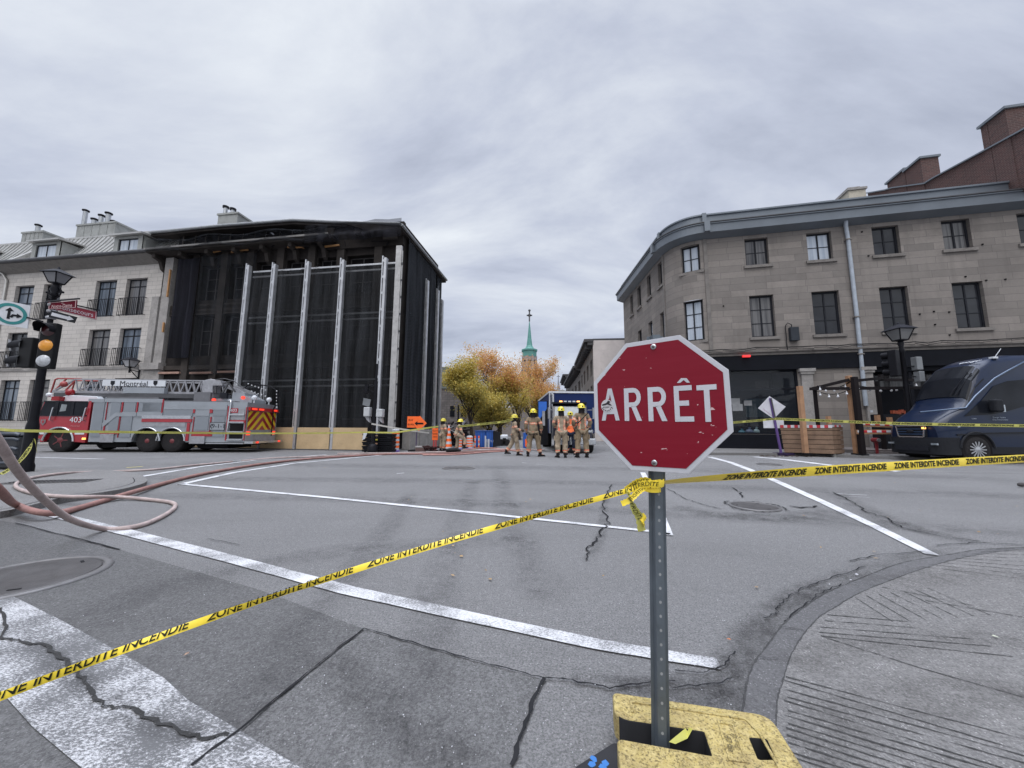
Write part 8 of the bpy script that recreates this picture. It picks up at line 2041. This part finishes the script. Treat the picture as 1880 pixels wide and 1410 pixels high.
def crates():
 B = G(664, 831, .0); Y = B.y; x = lambda px: atY(px, 800, Y).x-B.x; z = lambda py: atY(700, py, Y).z
 n = 4; h = (z(796)-.12)/n
 cols_ = [M('label_pale', (.42, .30, .18), .6), M('label_tan', (.40, .22, .14), .6), M('label_yellow', (.45, .40, .05), .6), M('label_brown', (.35, .24, .15), .6)]
 pal = thing('pallet', 'low dark pallet on castors under the stack of black crates', 'pallet', tuple(B)); mb = MB(); mb.box(0, x(722), 0, .8, .05, .12)
 mb.build('deck', m_black, pal)
 for q in (.1, x(722)/2, x(722)-.1): mb = MB(); mb.cyl((q, .05, .03), (q, .12, .03), .045, n=10); mb.build('castor', m_gutter, pal)
 first = None
 labs = ['bottom black plastic crate of the stack beside the signal pole', 'second black plastic crate from the bottom of the stack', 'third black plastic crate from the bottom of the stack', 'top black plastic crate of the stack with a white cloth over it']
 for k in range(n):
  t = thing('plastic_crate', labs[k], 'crate', (B.x, B.y, .12+k*h), 0, 'black plastic crates stacked beside the signal pole')
  mb = MB(); L_ = x(720); mb.box(0.02, L_, 0.02, .75, .01, h-.06); mb.build('body', m_blackf, t)
  mb = MB(); mb.box(-.01, L_+.03, -.01, .78, h-.07, h-.012)
  for j in range(13): u = .02+j*L_/13; mb.box(u, u+.03, -.006, .02, .012, h-.07)
  mb.build('rim_and_ribs', m_black, t)
  mb = MB(); a, b = x(686), x(694); mb.box(a, b, -.025, -.008, h*.3, h*.68); mb.build('end_label', cols_[k], t)
 o = MB(); V = [(x(668), -.03, z(793)), (x(676), -.05, z(792)), (x(671), -.05, z(806)), (x(666), -.04, z(808)), (x(668), .2, z(793)), (x(677), .2, z(792))]
 o.faces(V, [(3, 2, 1, 0), (0, 1, 5, 4)]); q = o.build('white_cloth', m_fwhite); q.location = B; tag(q, 'white rag draped over the top black crate', 'cloth')
 t = thing('equipment_case', 'dark equipment case and bucket right of the black crates', 'case', tuple(G(706, 828, .0)))
 mb = MB(); mb.box(-.1, .25, 0, .6, 0, z(800)*.85); mb.build('case', m_black, t, bevel=.03); mb = MB(); mb.cyl((.2, -.2, 0), (.2, -.2, .38), .14, .17, 12); mb.build('bucket', M('bucket_grey', (.16, .17, .19), .5), t)
crates()
m_or = M('reflective_orange', (.95, .15, .02), .45, 0, .06, 6); m_wh = M('reflective_white', (.50, .52, .55), .4, 0, .08, 6); m_pu = M('base_purple', (.12, .08, .28), .7)
def barrel(label, px, pyb, pyt, w_px, kind='drum', base=m_pu):
 B = G(px, pyb); Y = B.y; h = atY(px, pyt, Y).z; r = w_px/665*Y/2
 t = thing('traffic_barrel' if kind == 'drum' else 'traffic_cone', label, 'traffic barrel' if kind == 'drum' else 'traffic cone', tuple(B), 0, 'orange and white traffic drums and cones')
 n = 9; h0 = h*.08
 mb = MB(); mb.lathe([(r*1.05, 0), (r*1.08, h0), (r*.9, h0*1.05)], n=18) if kind == 'drum' else mb.box(-r*1.2, r*1.2, -r*1.2, r*1.2, 0, h0*1.4); mb.build('base', base, t)
 for k in range(n):
  z0 = h0+(h-h0)*k/n; z1 = h0+(h-h0)*(k+1)/n; f = (lambda q: r*(.95-.06*q)) if kind == 'drum' else (lambda q: r*(.95-.75*q))
  mb = MB(); mb.lathe([(f(k/n), z0), (f((k+1)/n), z1)], n=18); mb.build('orange_band' if k % 2 else 'white_band', m_or if k % 2 else m_wh, t)
 mb = MB(); mb.lathe([(f(1)*.98, h), (f(1)*.5, h+.03), (.03, h+.03)], n=14); mb.build('cap', m_wh if kind == 'drum' else m_or, t)
 return t
barrel('large orange and white striped drum with purple base right of the black crates', 725, 829.5, 789, 15)
barrel('tall slim orange and white cone between the two left firefighters', 823, 829, 781, 15, 'cone', m_black)
barrel('short orange and white drum right of the bending firefighter', 862, 824, 801, 13)
barrel('orange drum half hidden behind the two left firefighters', 843, 825, 800, 11)
def orange_signs():
 Yp = 13.9; at = lambda px, py, dy=0: atY(px, py, Yp+dy)
 B = at(765, 829); B.z = 0; B = G(766, 829)
 t = thing('detour_sign', 'orange arrow shaped detour sign on a dark post above the concrete blocks', 'road sign', tuple(B)); Yp = B.y
 x = lambda px: atY(px, 780, Yp).x-B.x; z = lambda py: atY(765, py, Yp).z
 mb = MB(); mb.box(x(764.6), x(765.8), 0, .05, .02, z(790)); mb.build('post', M('post_purple', (.05, .03, .09), .5), t); mb = MB(); mb.box(x(752), x(782), -.1, .3, 0, .06); mb.build('foot', m_black, t)
 mb = MB(); mb.prism([(x(748), z(764.5)), (x(748), z(785)), (x(765), z(785)), (x(771), z(764.5))], -.05, -.03); p1 = mb.build('text_panel', m_or, t)
 mb = MB(); mb.prism([(x(757.5), z(776)), (x(770), z(791)), (x(784), z(777)), (x(771), z(763.5))], -.075, -.055); p2 = mb.build('diamond_panel', m_or, t)
 mb = MB(); mb.prism([(x(762), z(777.3)), (x(767), z(773.2)), (x(767), z(776)), (x(778), z(776)), (x(778), z(779)), (x(767), z(779)), (x(767), z(781.5))], -.084, -.078); mb.build('arrow', m_black, p2)
 mb = MB(); k = z(770)-z(774); add_text(mb, 'RUE', k*1.2, lambda a, b: (x(754.5)+a, -.056, z(771.5)+b)); add_text(mb, 'BARR', k*1.2, lambda a, b: (x(755)+a, -.056, z(779.5)+b)); mb.build('lettering', m_black, p1)
 B = G(798, 828); Y2 = B.y; x = lambda px: atY(px, 790, Y2).x-B.x; z = lambda py: atY(798, py, Y2).z
 t = thing('message_sign', 'small orange panel with black text on a red and white striped stand', 'road sign', tuple(B))
 mb = MB(); mb.box(x(794), x(804.5), -.03, 0, z(808), z(786)); p = mb.build('panel', m_or, t)
 mb = MB()
 for k, tx in enumerate(('TROTT', 'BARRE', 'TRAV')): add_text(mb, tx, (z(790)-z(794)), lambda a, b: (x(799.2)+a*.8, -.036, z(791+k*5.5)+b))
 mb.build('lettering', m_black, p)
 for q in (797, 801): mb = MB(); mb.box(x(q)-.03, x(q)+.03, -.02, .03, .02, z(808)); mb.build('striped_leg', M('leg_red', (.45, .05, .05), .5), t)
 mb = MB(); mb.box(x(793), x(806), -.15, .2, 0, .05); mb.build('foot', m_black, t)
orange_signs()
def small_gear():
 B = G(771, 829.5); t = thing('tool_box', 'low grey and red gear case on the ground in front of the concrete blocks', 'case', tuple(B)); k = B.y/665
 mb = MB(); mb.box(-9*k, 9*k, 0, .3, 0.01, 7*k); mb.build('case', M('case_brown', (.12, .07, .065), .6), t, bevel=.02); mb = MB(); mb.box(-9.3*k, 9.3*k, -.01, .31, 7*k, 10*k); mb.build('lid', M('case_grey', (.28, .26, .25), .6), t, bevel=.02)
 B = G(790, 830); t = thing('hose_pile', 'tangle of dark straps and hoses on the ground beside the orange message sign', 'equipment', tuple(B)); rnd = random.Random(6); mb = MB()
 for j in range(7):
  pts = [(rnd.uniform(-.35, .35), rnd.uniform(-.1, .2), rnd.uniform(.03, .26)) for _ in range(5)]; mb.tube(smooth_path(pts, 4), .025, 5)
 mb.build('straps', M('strap_dark', (.05, .025, .025), .8), t)
 B = G(832, 831); t = thing('air_bottle', 'dark equipment lying at the feet of the two left firefighters', 'equipment', tuple(B)); mb = MB(); mb.tube([(-.3, 0, .1), (-.1, .05, .1), (.15, .05, .12), (.3, 0, .08)], [.06, .09, .09, .05], 8); mb.build('bottle', m_boot, t)
small_gear()
for i, (px, lab) in enumerate(((852, 'first slim orange and white delineator post from the left'), (872, 'second slim orange and white delineator post'), (879, 'third slim orange and white delineator post in front of the blue cabins'), (891, 'white slim delineator post in front of the blue cabins'))):
 B = G(px, 823.5); k = B.y/665; t = thing('delineator_post', lab, 'bollard', tuple(B), 0, 'slim delineator posts by the blue cabins')
 mb = MB(); mb.lathe([(.10, 0), (.10, .04), (.05, .06)], n=10); mb.build('base', m_black, t)
 for j in range(5): mb = MB(); mb.cyl((0, 0, .05+j*4.2*k), (0, 0, .05+(j+1)*4.2*k), 1.4*k, n=10); mb.build('band', m_or if (j % 2 == 0 and i < 3) else m_wh, t)
def cabins():
 for (a, b, lab, nm) in ((872, 890, 'left blue portable cabin behind the striped drums', 0), (890.5, 905, 'right blue portable cabin with black side, behind the slim posts', 1)):
  B = G(a, 822.5); Y = B.y; x = lambda px: atY(px, 805, Y).x-B.x; z = lambda py: atY(a, py, Y).z
  t = thing('portable_cabin', lab, 'cabin', tuple(B), 0, 'blue portable cabins'); mb = MB(); mb.box(0, x(b), 0, 1.6, .05, z(792)); mb.build('shell', M('cabin_blue', (.015, .10, .42), .45, 0, .1, 2, dirt=.15), t, bevel=.02)
  mb = MB(); mb.box(-.03, x(b)+.03, -.03, 1.63, z(792), z(790.5)); mb.build('roof', M('cabin_roof', (.02, .08, .30), .4), t)
  mb = MB()
  for q in (.2, .5, .8): mb.box(x(b)*q-.02, x(b)*q+.02, -.025, .0, .1, z(793))
  mb.build('door_seams', M('cabin_dark', (.01, .06, .25), .4), t)
  if nm:
   mb = MB(); V = [(x(905.3), -.01, .05), (x(917), 1.3, .05), (x(917), 1.3, z(794)), (x(905.3), -.01, z(790.5))]; mb.faces(V+[(p[0], p[1]+.3, p[2]) for p in V], [(0, 1, 2, 3), (7, 6, 5, 4), (0, 4, 5, 1), (3, 2, 6, 7), (1, 5, 6, 2), (0, 3, 7, 4)]); mb.build('black_side', m_blackf, t)
   mb = MB(); add_text(mb, 'CMU', .16, lambda u, v: (x(900)+u, -.03, z(810)+v)); mb.build('lettering', M('cabin_letter', (.35, .40, .55), .5), t)
  for q in (891, 896):
   if nm: mb = MB(); mb.box(x(q)-.0, x(q+3.2), -.3, -.1, .02, z(806)); mb.build('white_post', m_wh, t)
 B = G(918, 822); Y = B.y+2; B = atY(918, 822, Y); B.z = 0; x = lambda px: atY(px, 805, Y).x-B.x; z = lambda py: atY(920, py, Y).z
 t = thing('parked_van', 'small white van partly hidden between the blue cabins and the walking firefighter', 'van', tuple(B))
 mb = MB(); mb.prism([(0, .3), (0, z(799)), (x(932), z(799)), (x(932), .3)], 0, 3); mb.build('body', m_fwhite, t, bevel=.06)
 mb = MB(); mb.face([(x(922), -.015, z(812)), (x(930), -.015, z(812)), (x(929), -.015, z(804)), (x(923), -.015, z(804))]); mb.build('window', m_glz, t)
 for q in (921, 930): mb = MB(); mb.cyl((x(q), -.02, .2), (x(q), .2, .2), .2, n=14); mb.build('wheel', m_tyre, t)
 B = G(960, 826); Y = B.y+1.5; B = atY(961, 826, Y); B.z = 0; x = lambda px: atY(px, 805, Y).x-B.x; z = lambda py: atY(961, py, Y).z
 t = thing('portable_cabin', 'narrow blue cabinet with an orange notice between two firefighters', 'cabin', tuple(B), 0, 'blue portable cabins'); mb = MB(); mb.box(0, x(969), 0, 1, .0, z(795)); mb.build('shell', M('cabin_blue', (.015, .10, .42)), t)
 mb = MB(); mb.box(x(964), x(968.5), -.03, 0, z(820), z(806)); mb.build('notice', m_or, t)
cabins()
def wreck():
 Y = 19.5; B = atY(826, 822, Y); B.z = 0; rnd = random.Random(8)
 t = thing('charred_wreckage', 'tangle of blackened beams and bent metal behind the two left firefighters', 'debris', tuple(B)); k = Y/665
 mb = MB()
 for j in range(60):
  x0 = rnd.uniform(-20, 22)*k; z0 = rnd.uniform(4, 44)*k; a = rnd.gauss(0, .35); l_ = rnd.uniform(6, 22)*k
  mb.bar((x0, rnd.uniform(0, 1.5), z0), (x0+l_*math.cos(a), rnd.uniform(0, 1.5), z0+l_*math.sin(a)), rnd.uniform(.02, .07))
 mb.build('beams', M('wreck_black', (.03, .024, .026), .9), t)
 mb = MB(); mb.box(9*k, 11.5*k, .6, .75, 0, 78*k); mb.build('dark_upright', m_char, t)
 mb = MB(); mb.bar((-20*k, 0, 40*k), (10*k, .3, 26*k), .05); mb.bar((12*k, 0, 20*k), (24*k, .3, 48*k), .09); mb.bar((-18*k, .1, 28*k), (4*k, .3, 38*k), .04); mb.build('bent_rail', m_ladder, t)
 mb = MB(); mb.obox((16*k, .2, 18*k), 16*k, .1, 7*k, Matrix.Rotation(R(25), 3, 'Y')); mb.obox((20*k, .3, 8*k), 12*k, .1, 5*k, Matrix.Rotation(R(10), 3, 'Y')); mb.build('rusty_sheet', M('rust', (.20, .07, .05), .8, dirt=.3), t)
 mb = MB(); mb.box(-16*k, 24*k, 1.6, 1.9, 0, 30*k); mb.build('dark_backing', m_char, t)
wreck()

# ================================================================ RIGHT SIDE FURNITURE
m_dk = M('deck_wood', (.23, .145, .095), .75, 0, .25, 3, dirt=.35, dirtcol=(.10, .065, .045), fine=.3)
m_dk2 = M('post_wood', (.36, .20, .11), .7, 0, .2, 4, dirt=.2)
m_stained = M('stained_black', (.012, .009, .010), .6)
def diamond_sign():
 B = G(1429, 836.5, .0); Y = B.y; x = lambda px: atY(px, 790, Y).x-B.x; z = lambda py: atY(1425, py, Y).z
 t = thing('road_sign_back', 'white back of a diamond road sign on a purple stand near the wooden planter', 'road sign', tuple(B)); fr = None
 mb = MB(); mb.bar((x(1419.5), .02, z(731)), (x(1431), .0, .03), .075, .05, up=(0, -1, 0)); mb.build('post', M('post_purple2', (.10, .055, .20), .5), t)
 mb = MB(); mb.bar((x(1419.5), -.03, z(731)), (x(1425), -.02, z(771)), .05, .02, up=(0, -1, 0)); mb.build('slotted_rail', m_gutter, t)
 mb = MB(); mb.prism([(x(1419.5), z(727)), (x(1448), z(746.5)), (x(1424), z(769)), (x(1396.5), z(749.5))], .05, .06); p = mb.build('diamond_panel', M('sign_back_white', (.58, .58, .62), .4), t)
 mb = MB(); add_text(mb, 'signalisation', .085, lambda a, b: (x(1413)+a*.8, .046, z(756.5)+b-a*.7)); mb.build('scribbled_mark', M('mark_red', (.35, .15, .25), .5), p)
 mb = MB(); mb.box(x(1404), x(1442), .05, .06, z(786), z(769.5)); mb.build('lower_panel', M('sign_back_white', (.58, .58, .62)), t)
 mb = MB(); mb.box(x(1423), x(1450), -.15, .25, 0.0, .11); mb.box(x(1430), x(1434), -.3, .4, 0.0, .08); mb.build('foot', M('foot_purple', (.03, .02, .05), .7), t, bevel=.01)
 mb = MB(); rnd = random.Random(2)
 for k in range(260): p = G(rnd.uniform(1395, 1530), rnd.uniform(834, 838.5), .02); s = rnd.uniform(.02, .06); mb.obox(p, s, s*.7, .01, Matrix.Rotation(rnd.uniform(0, 3), 3, 'Z'))
 tag(mb.build('leaf_litter', M('litter_brown', (.07, .045, .035), .9)), kind='stuff')
diamond_sign()
m_rw_r = M('tape_red', (.45, .03, .04), .5); m_rw_w = M('tape_silver', (.52, .52, .55), .45)
def hazard(mb_t, a, b, w_, par, n=10, up=(0, -1, 0)):
 a = Vector(a); b = Vector(b)
 for k in range(n):
  mb = MB(); mb.bar(a.lerp(b, k/n), a.lerp(b, (k+1)/n), .008, w_); mb.build('red_band' if k % 2 else 'white_band', m_rw_r if k % 2 else m_rw_w, par)
def planter():
 zb = .12
 A = G(1472, 830, zb); Bc = G(1532, 834, zb); C = G(1574, 832.5, zb)
 zt = atY(1525, 782, Bc.y).z
 Yb = Bc.y
 t = thing('wooden_planter', 'large boarded wooden planter box with red and white edge tape beside the diamond sign', 'planter', (Bc.x, Bc.y, 0))
 o = Vector((Bc.x, Bc.y, 0)); La = Vector((A.x-Bc.x, A.y-Bc.y, 0)); Lb = Vector((C.x-Bc.x, C.y-Bc.y+.02, 0))
 La = Vector((-(60*Yb/665), .85, 0)); Lb = Vector((43*Yb/665, .55, 0))
 n = 6; h = (zt-zb)/n
 for k in range(n):
  z0 = zb+k*h
  for L_, nm in ((La, 'board'), (Lb, 'board')):
   f = 1+.05*(k/n)
   mb = MB(); a = Vector((0, 0, z0+.012)); b = L_*f+Vector((0, 0, z0+.012)); nrm = Vector((-L_.y, L_.x, 0)).normalized(); nrm = nrm if nrm.y > 0 else -nrm
   V = [a, b, b+Vector((0, 0, h-.02)), a+Vector((0, 0, h-.02))]; V2 = [v+nrm*.04 for v in V]
   mb.faces(V+V2, [(0, 1, 2, 3), (7, 6, 5, 4), (0, 4, 5, 1), (1, 5, 6, 2), (2, 6, 7, 3), (3, 7, 4, 0)]); mb.build(nm, m_dk, t)
 mb = MB(); q = [Vector((0, .06, 0)), La*.98+Vector((.05, .06, 0)), La+Lb+Vector((0, .1, 0)), Lb*.98+Vector((-.03, .06, 0))]
 mb.prism([(p.x, p.y) for p in q], zb-.02, zt-.03, 'z'); mb.build('core', M('planter_dark', (.02, .016, .014), .9), t)
 hazard(None, Vector((0, -.02, zt-.02)), La*1.05+Vector((0, -.02, zt-.02)), .11, t, 14); hazard(None, Vector((0, -.02, zt+.0)), Lb*1.05+Vector((0, -.02, zt)), .07, t, 5)
 for p in (Vector((.1, .1, 0)), Lb*.85+Vector((0, .1, 0))): mb = MB(); mb.box(p.x-.05, p.x+.05, p.y, p.y+.1, 0, zb); mb.build('foot', M('foot_conc', (.25, .24, .23), .8), t)
planter()
def pergola():
 Y = 13.0; at = lambda px, py, d=0: atY(px, py, Y+d)
 def post(lab, px0, py0, px1, py1, d, w_, mat, zb=.10, nm='terrace_post'):
  a = at(px0, py0, d); b = at(px1, py1, d); a.z = zb
  t = thing(nm, lab, 'post', tuple(a), 0); mb = MB(); mb.bar((0, 0, 0), (b.x-b.x+.0, 0, b.z-zb), w_, w_); mb.build('timber', mat, t, bevel=.006)
  mb = MB(); mb.box(-w_*.8, w_*.8, -w_*.8, w_*.8, -.0, .05); mb.build('shoe', m_black, t); return a, b
 post('pale brown terrace post rising behind the left end of the planter', 1478, 820, 1473, 709, 1.0, .15, m_dk2)
 post('thin black terrace post left of the downspout', 1506, 822, 1497, 710, 1.6, .10, m_stained)
 post('tall pale brown terrace post behind the right end of the planter', 1572, 822, 1561, 690, .9, .15, m_dk2)
 post('tall black terrace post beside the pale post behind the planter', 1583, 830, 1570, 692, .6, .16, m_stained)
 post('black terrace post further back near the shop entrance', 1624, 822, 1614, 700, 2.2, .12, m_stained)
 t = thing('pergola_beams', 'black pergola beams carrying string lights in front of the dark shopfront', 'pergola', tuple(at(1570, 692)))
 o0 = at(1570, 692)
 for (a, b) in (((1490, 714, 1.6), (1560, 697, .8)), ((1486, 714, 1.6), (1560, 713, .8)), ((1570, 699, .6), (1620, 694, 2.2)), ((1572, 713, .6), (1860, 711, 2.0)), ((1614, 697, 2.2), (1860, 700, 2.4)), ((1614, 690, 2.2), (1630, 690, 4))):
  mb = MB(lambda p: Vector(p)-o0); mb.bar(at(a[0], a[1], a[2]), at(b[0], b[1], b[2]), .09, .11); mb.build('beam', m_stained, t)
 s = thing('string_lights', 'string of white bulbs draped along the pergola beams', 'string lights', tuple(o0)); m_bulb = M('bulb_glass', (.6, .6, .62), .2, coat=1)
 for (p, q, n) in (((1500, 708, 1.4), (1562, 700, .8), 5), ((1575, 708, .6), (1690, 700, 1.8), 7), ((1690, 700, 1.8), (1790, 692, 2.0), 6), ((1500, 718, 1.4), (1565, 712, .7), 4)):
  P = catenary(at(*p), at(*q), .18, 12); mb = MB(lambda v: Vector(v)-o0); mb.tube(P, .015, 5); mb.build('cable', m_black, s)
  for k in range(n): c = P[int((k+.5)/n*12)]; mb = MB(lambda v: Vector(v)-o0); mb.cyl(c, c-Vector((0, 0, .07)), .018, n=6); mb.sphere(c-Vector((0, 0, .11)), .045, 8, 6); mb.build('bulb', m_bulb, s)
 for (lab, x0, x1, y0, y1, d) in (('upper brown terrace rail with red and white tape', 1578, 1640, 779, 781, .9), ('lower pink brown terrace rail with red and white tape', 1573, 1634, 793, 793, .6)):
  a, b = at(x0, y0, d), at(x1, y1, d); t = thing('terrace_rail', lab, 'barrier', tuple(a), 0, 'terrace rails beside the van'); mb = MB(lambda v: Vector(v)-a); mb.bar(a, b, .05, .16); mb.build('rail', m_dk2, t)
  for k in range(7): mb = MB(lambda v: Vector(v)-a); mb.bar(a.lerp(b, k/7)+Vector((0, -.035, .02)), a.lerp(b, (k+1)/7)+Vector((0, -.035, .02)), .01, .08); mb.build('red_band' if k % 2 else 'white_band', m_rw_r if k % 2 else m_rw_w, t)
 for (px, y0, y1, lab) in ((1612, 762, 778, 'short timber stub on the terrace rail'), (1634, 766, 778, 'second short timber stub nearest the van'), (1522, 764, 779, 'small timber stub above the planter')):
  a, b = at(px, y1, 1), at(px, y0, 1); mb = MB(); w_ = .06; mb.box(-w_, w_, -w_, w_, 0, b.z-a.z); o = mb.build('timber_stub', m_dk2); o.location = a; tag(o, lab, 'timber', 'timber stubs on the terrace')
 A = G(1585, 838, .0); t = thing('terrace_platform', 'low grey boarded terrace platform left of the van', 'platform', (A.x, A.y, 0)); k = A.y/665
 mb = MB(); mb.box(0, 9, .35, 3.2, .10, .24); mb.box(.3, 9, .1, .36, .10, .17); mb.build('deck', M('platform_grey', (.15, .13, .125), .8, dirt=.3), t)
 c = at(1608, 808, 1.4); t = thing('fire_connection', 'red fire hose connection low on the wall beside the terrace', 'hydrant', (c.x, c.y, .12)); mb = MB(); mb.cyl((0, -.1, c.z-.12), (0, .12, c.z-.12), .09, n=14); mb.cyl((0, 0, 0), (0, 0, c.z-.2), .05, n=8); mb.build('valve', M('hydrant_red', (.20, .015, .02), .5), t)
 mb = MB(); mb.cyl((0, -.14, c.z-.12), (0, -.1, c.z-.12), .07, n=10); mb.build('cap', m_steel, t)
 c = at(1600, 755, 3); mb = MB(); mb.box(-.05, .05, -.02, .02, -.05, .05); o = mb.build('wall_socket', m_fwhite); o.location = c; tag(o, 'tiny white box on the stone pier behind the terrace', 'wall box')
pergola()
def right_lamp():
 Y = 13.6; B = atY(1680, 836, Y); B.z = .1; z = lambda py: atY(1672, py, Y).z-.1
 t = thing('street_lamp', 'black lamp post with lantern in front of the dark shopfront by the van', 'street lamp', tuple(B)); zt = z(625)
 mb = MB(); mb.lathe([(.25, 0), (.22, .3), (.12, .6), (.09, 2.0), (.07, zt-.5), (.10, zt-.45), (.06, zt-.3), (.10, zt-.1), (.04, zt)], n=12); mb.build('post', m_black, t)
 lantern(t, (0, 0, zt), .36, glass_mat('lantern_pane_b', (.14, .14, .14), .05, .5))
 P = B+Vector((-.45, -.1, z(668)))
 s = thing('traffic_light', 'black traffic light hanging on the left of the right hand lamp post', 'traffic light', tuple(P), R(200)); mb = MB(); mb.box(-.14, .14, -.12, .12, -.5, .5); mb.build('housing', m_black, s, bevel=.02)
 for q in (-.32, 0, .32): mb = MB(); mb.cyl((0, -.12, q), (0, -.32, q), .13, n=14, caps=False); mb.build('visor', m_black, s)
 P = B+Vector((.3, -.1, z(678)))
 s = thing('pedestrian_signal', 'grey pedestrian signal boxes on the right of the right hand lamp post', 'traffic light', tuple(P)); mb = MB(); mb.box(-.02, .2, -.12, .1, -.05, .45); mb.box(.02, .22, -.12, .1, -.5, -.1); mb.build('housing', M('housing_grey', (.20, .21, .22), .5), s, bevel=.02)
 mb = MB(); mb.bar((-.3, .1, .1), (0, 0, .1), .04); mb.bar((-.3, .1, -.3), (0, 0, -.3), .04); mb.build('bracket', m_black, s)
right_lamp()
c = atY(1656, 752, 15.6); t = thing('bar_counter', 'dark counter with orange red goods inside the black shopfront', 'counter', (c.x, c.y, .15)); mb = MB(); mb.box(-.9, .9, 0, .5, 0, c.z-.35); mb.build('counter', m_blackf, t)
mb = MB(); rnd = random.Random(9)
for k in range(9): mb.obox((-.3+k*.12, .1, c.z-.26+rnd.uniform(-.03, .05)), .11, .12, .14)
mb.build('goods', M('goods_orange', (.35, .07, .03), .6), t)
def dotted():
 Y = 16.0; o0 = atY(480, 745, Y)
 t = thing('lamp_rack', 'black wire rack of small white bulbs seen against the netting behind the fire truck', 'light rack', tuple(o0))
 at = lambda px, py: atY(px, py, Y)-o0
 mb = MB(); P = [at(450, 712), at(456, 706), at(470, 705), at(495, 709), at(507, 716), at(510, 726), at(508, 740), at(502, 752), at(498, 800)]; mb.tube(P, .025, 5); mb.tube([at(470, 750), at(476, 720), at(480, 706)], .02, 5); mb.tube([at(482, 752), at(482, 706)], .02, 5); mb.build('frame', m_black, t)
 rnd = random.Random(3)
 m_b = M('bulb_white', (.6, .6, .62), .4)
 for (px, py) in [(456+((i*6.3) % 32), 705+i*3.6/1.6) for i in range(16)]+[(508, 718+6*k) for k in range(6)]:
  mb = MB(); mb.sphere(at(px, min(py, 748)), .032, 6, 5); mb.build('bulb', m_b, t)
dotted()
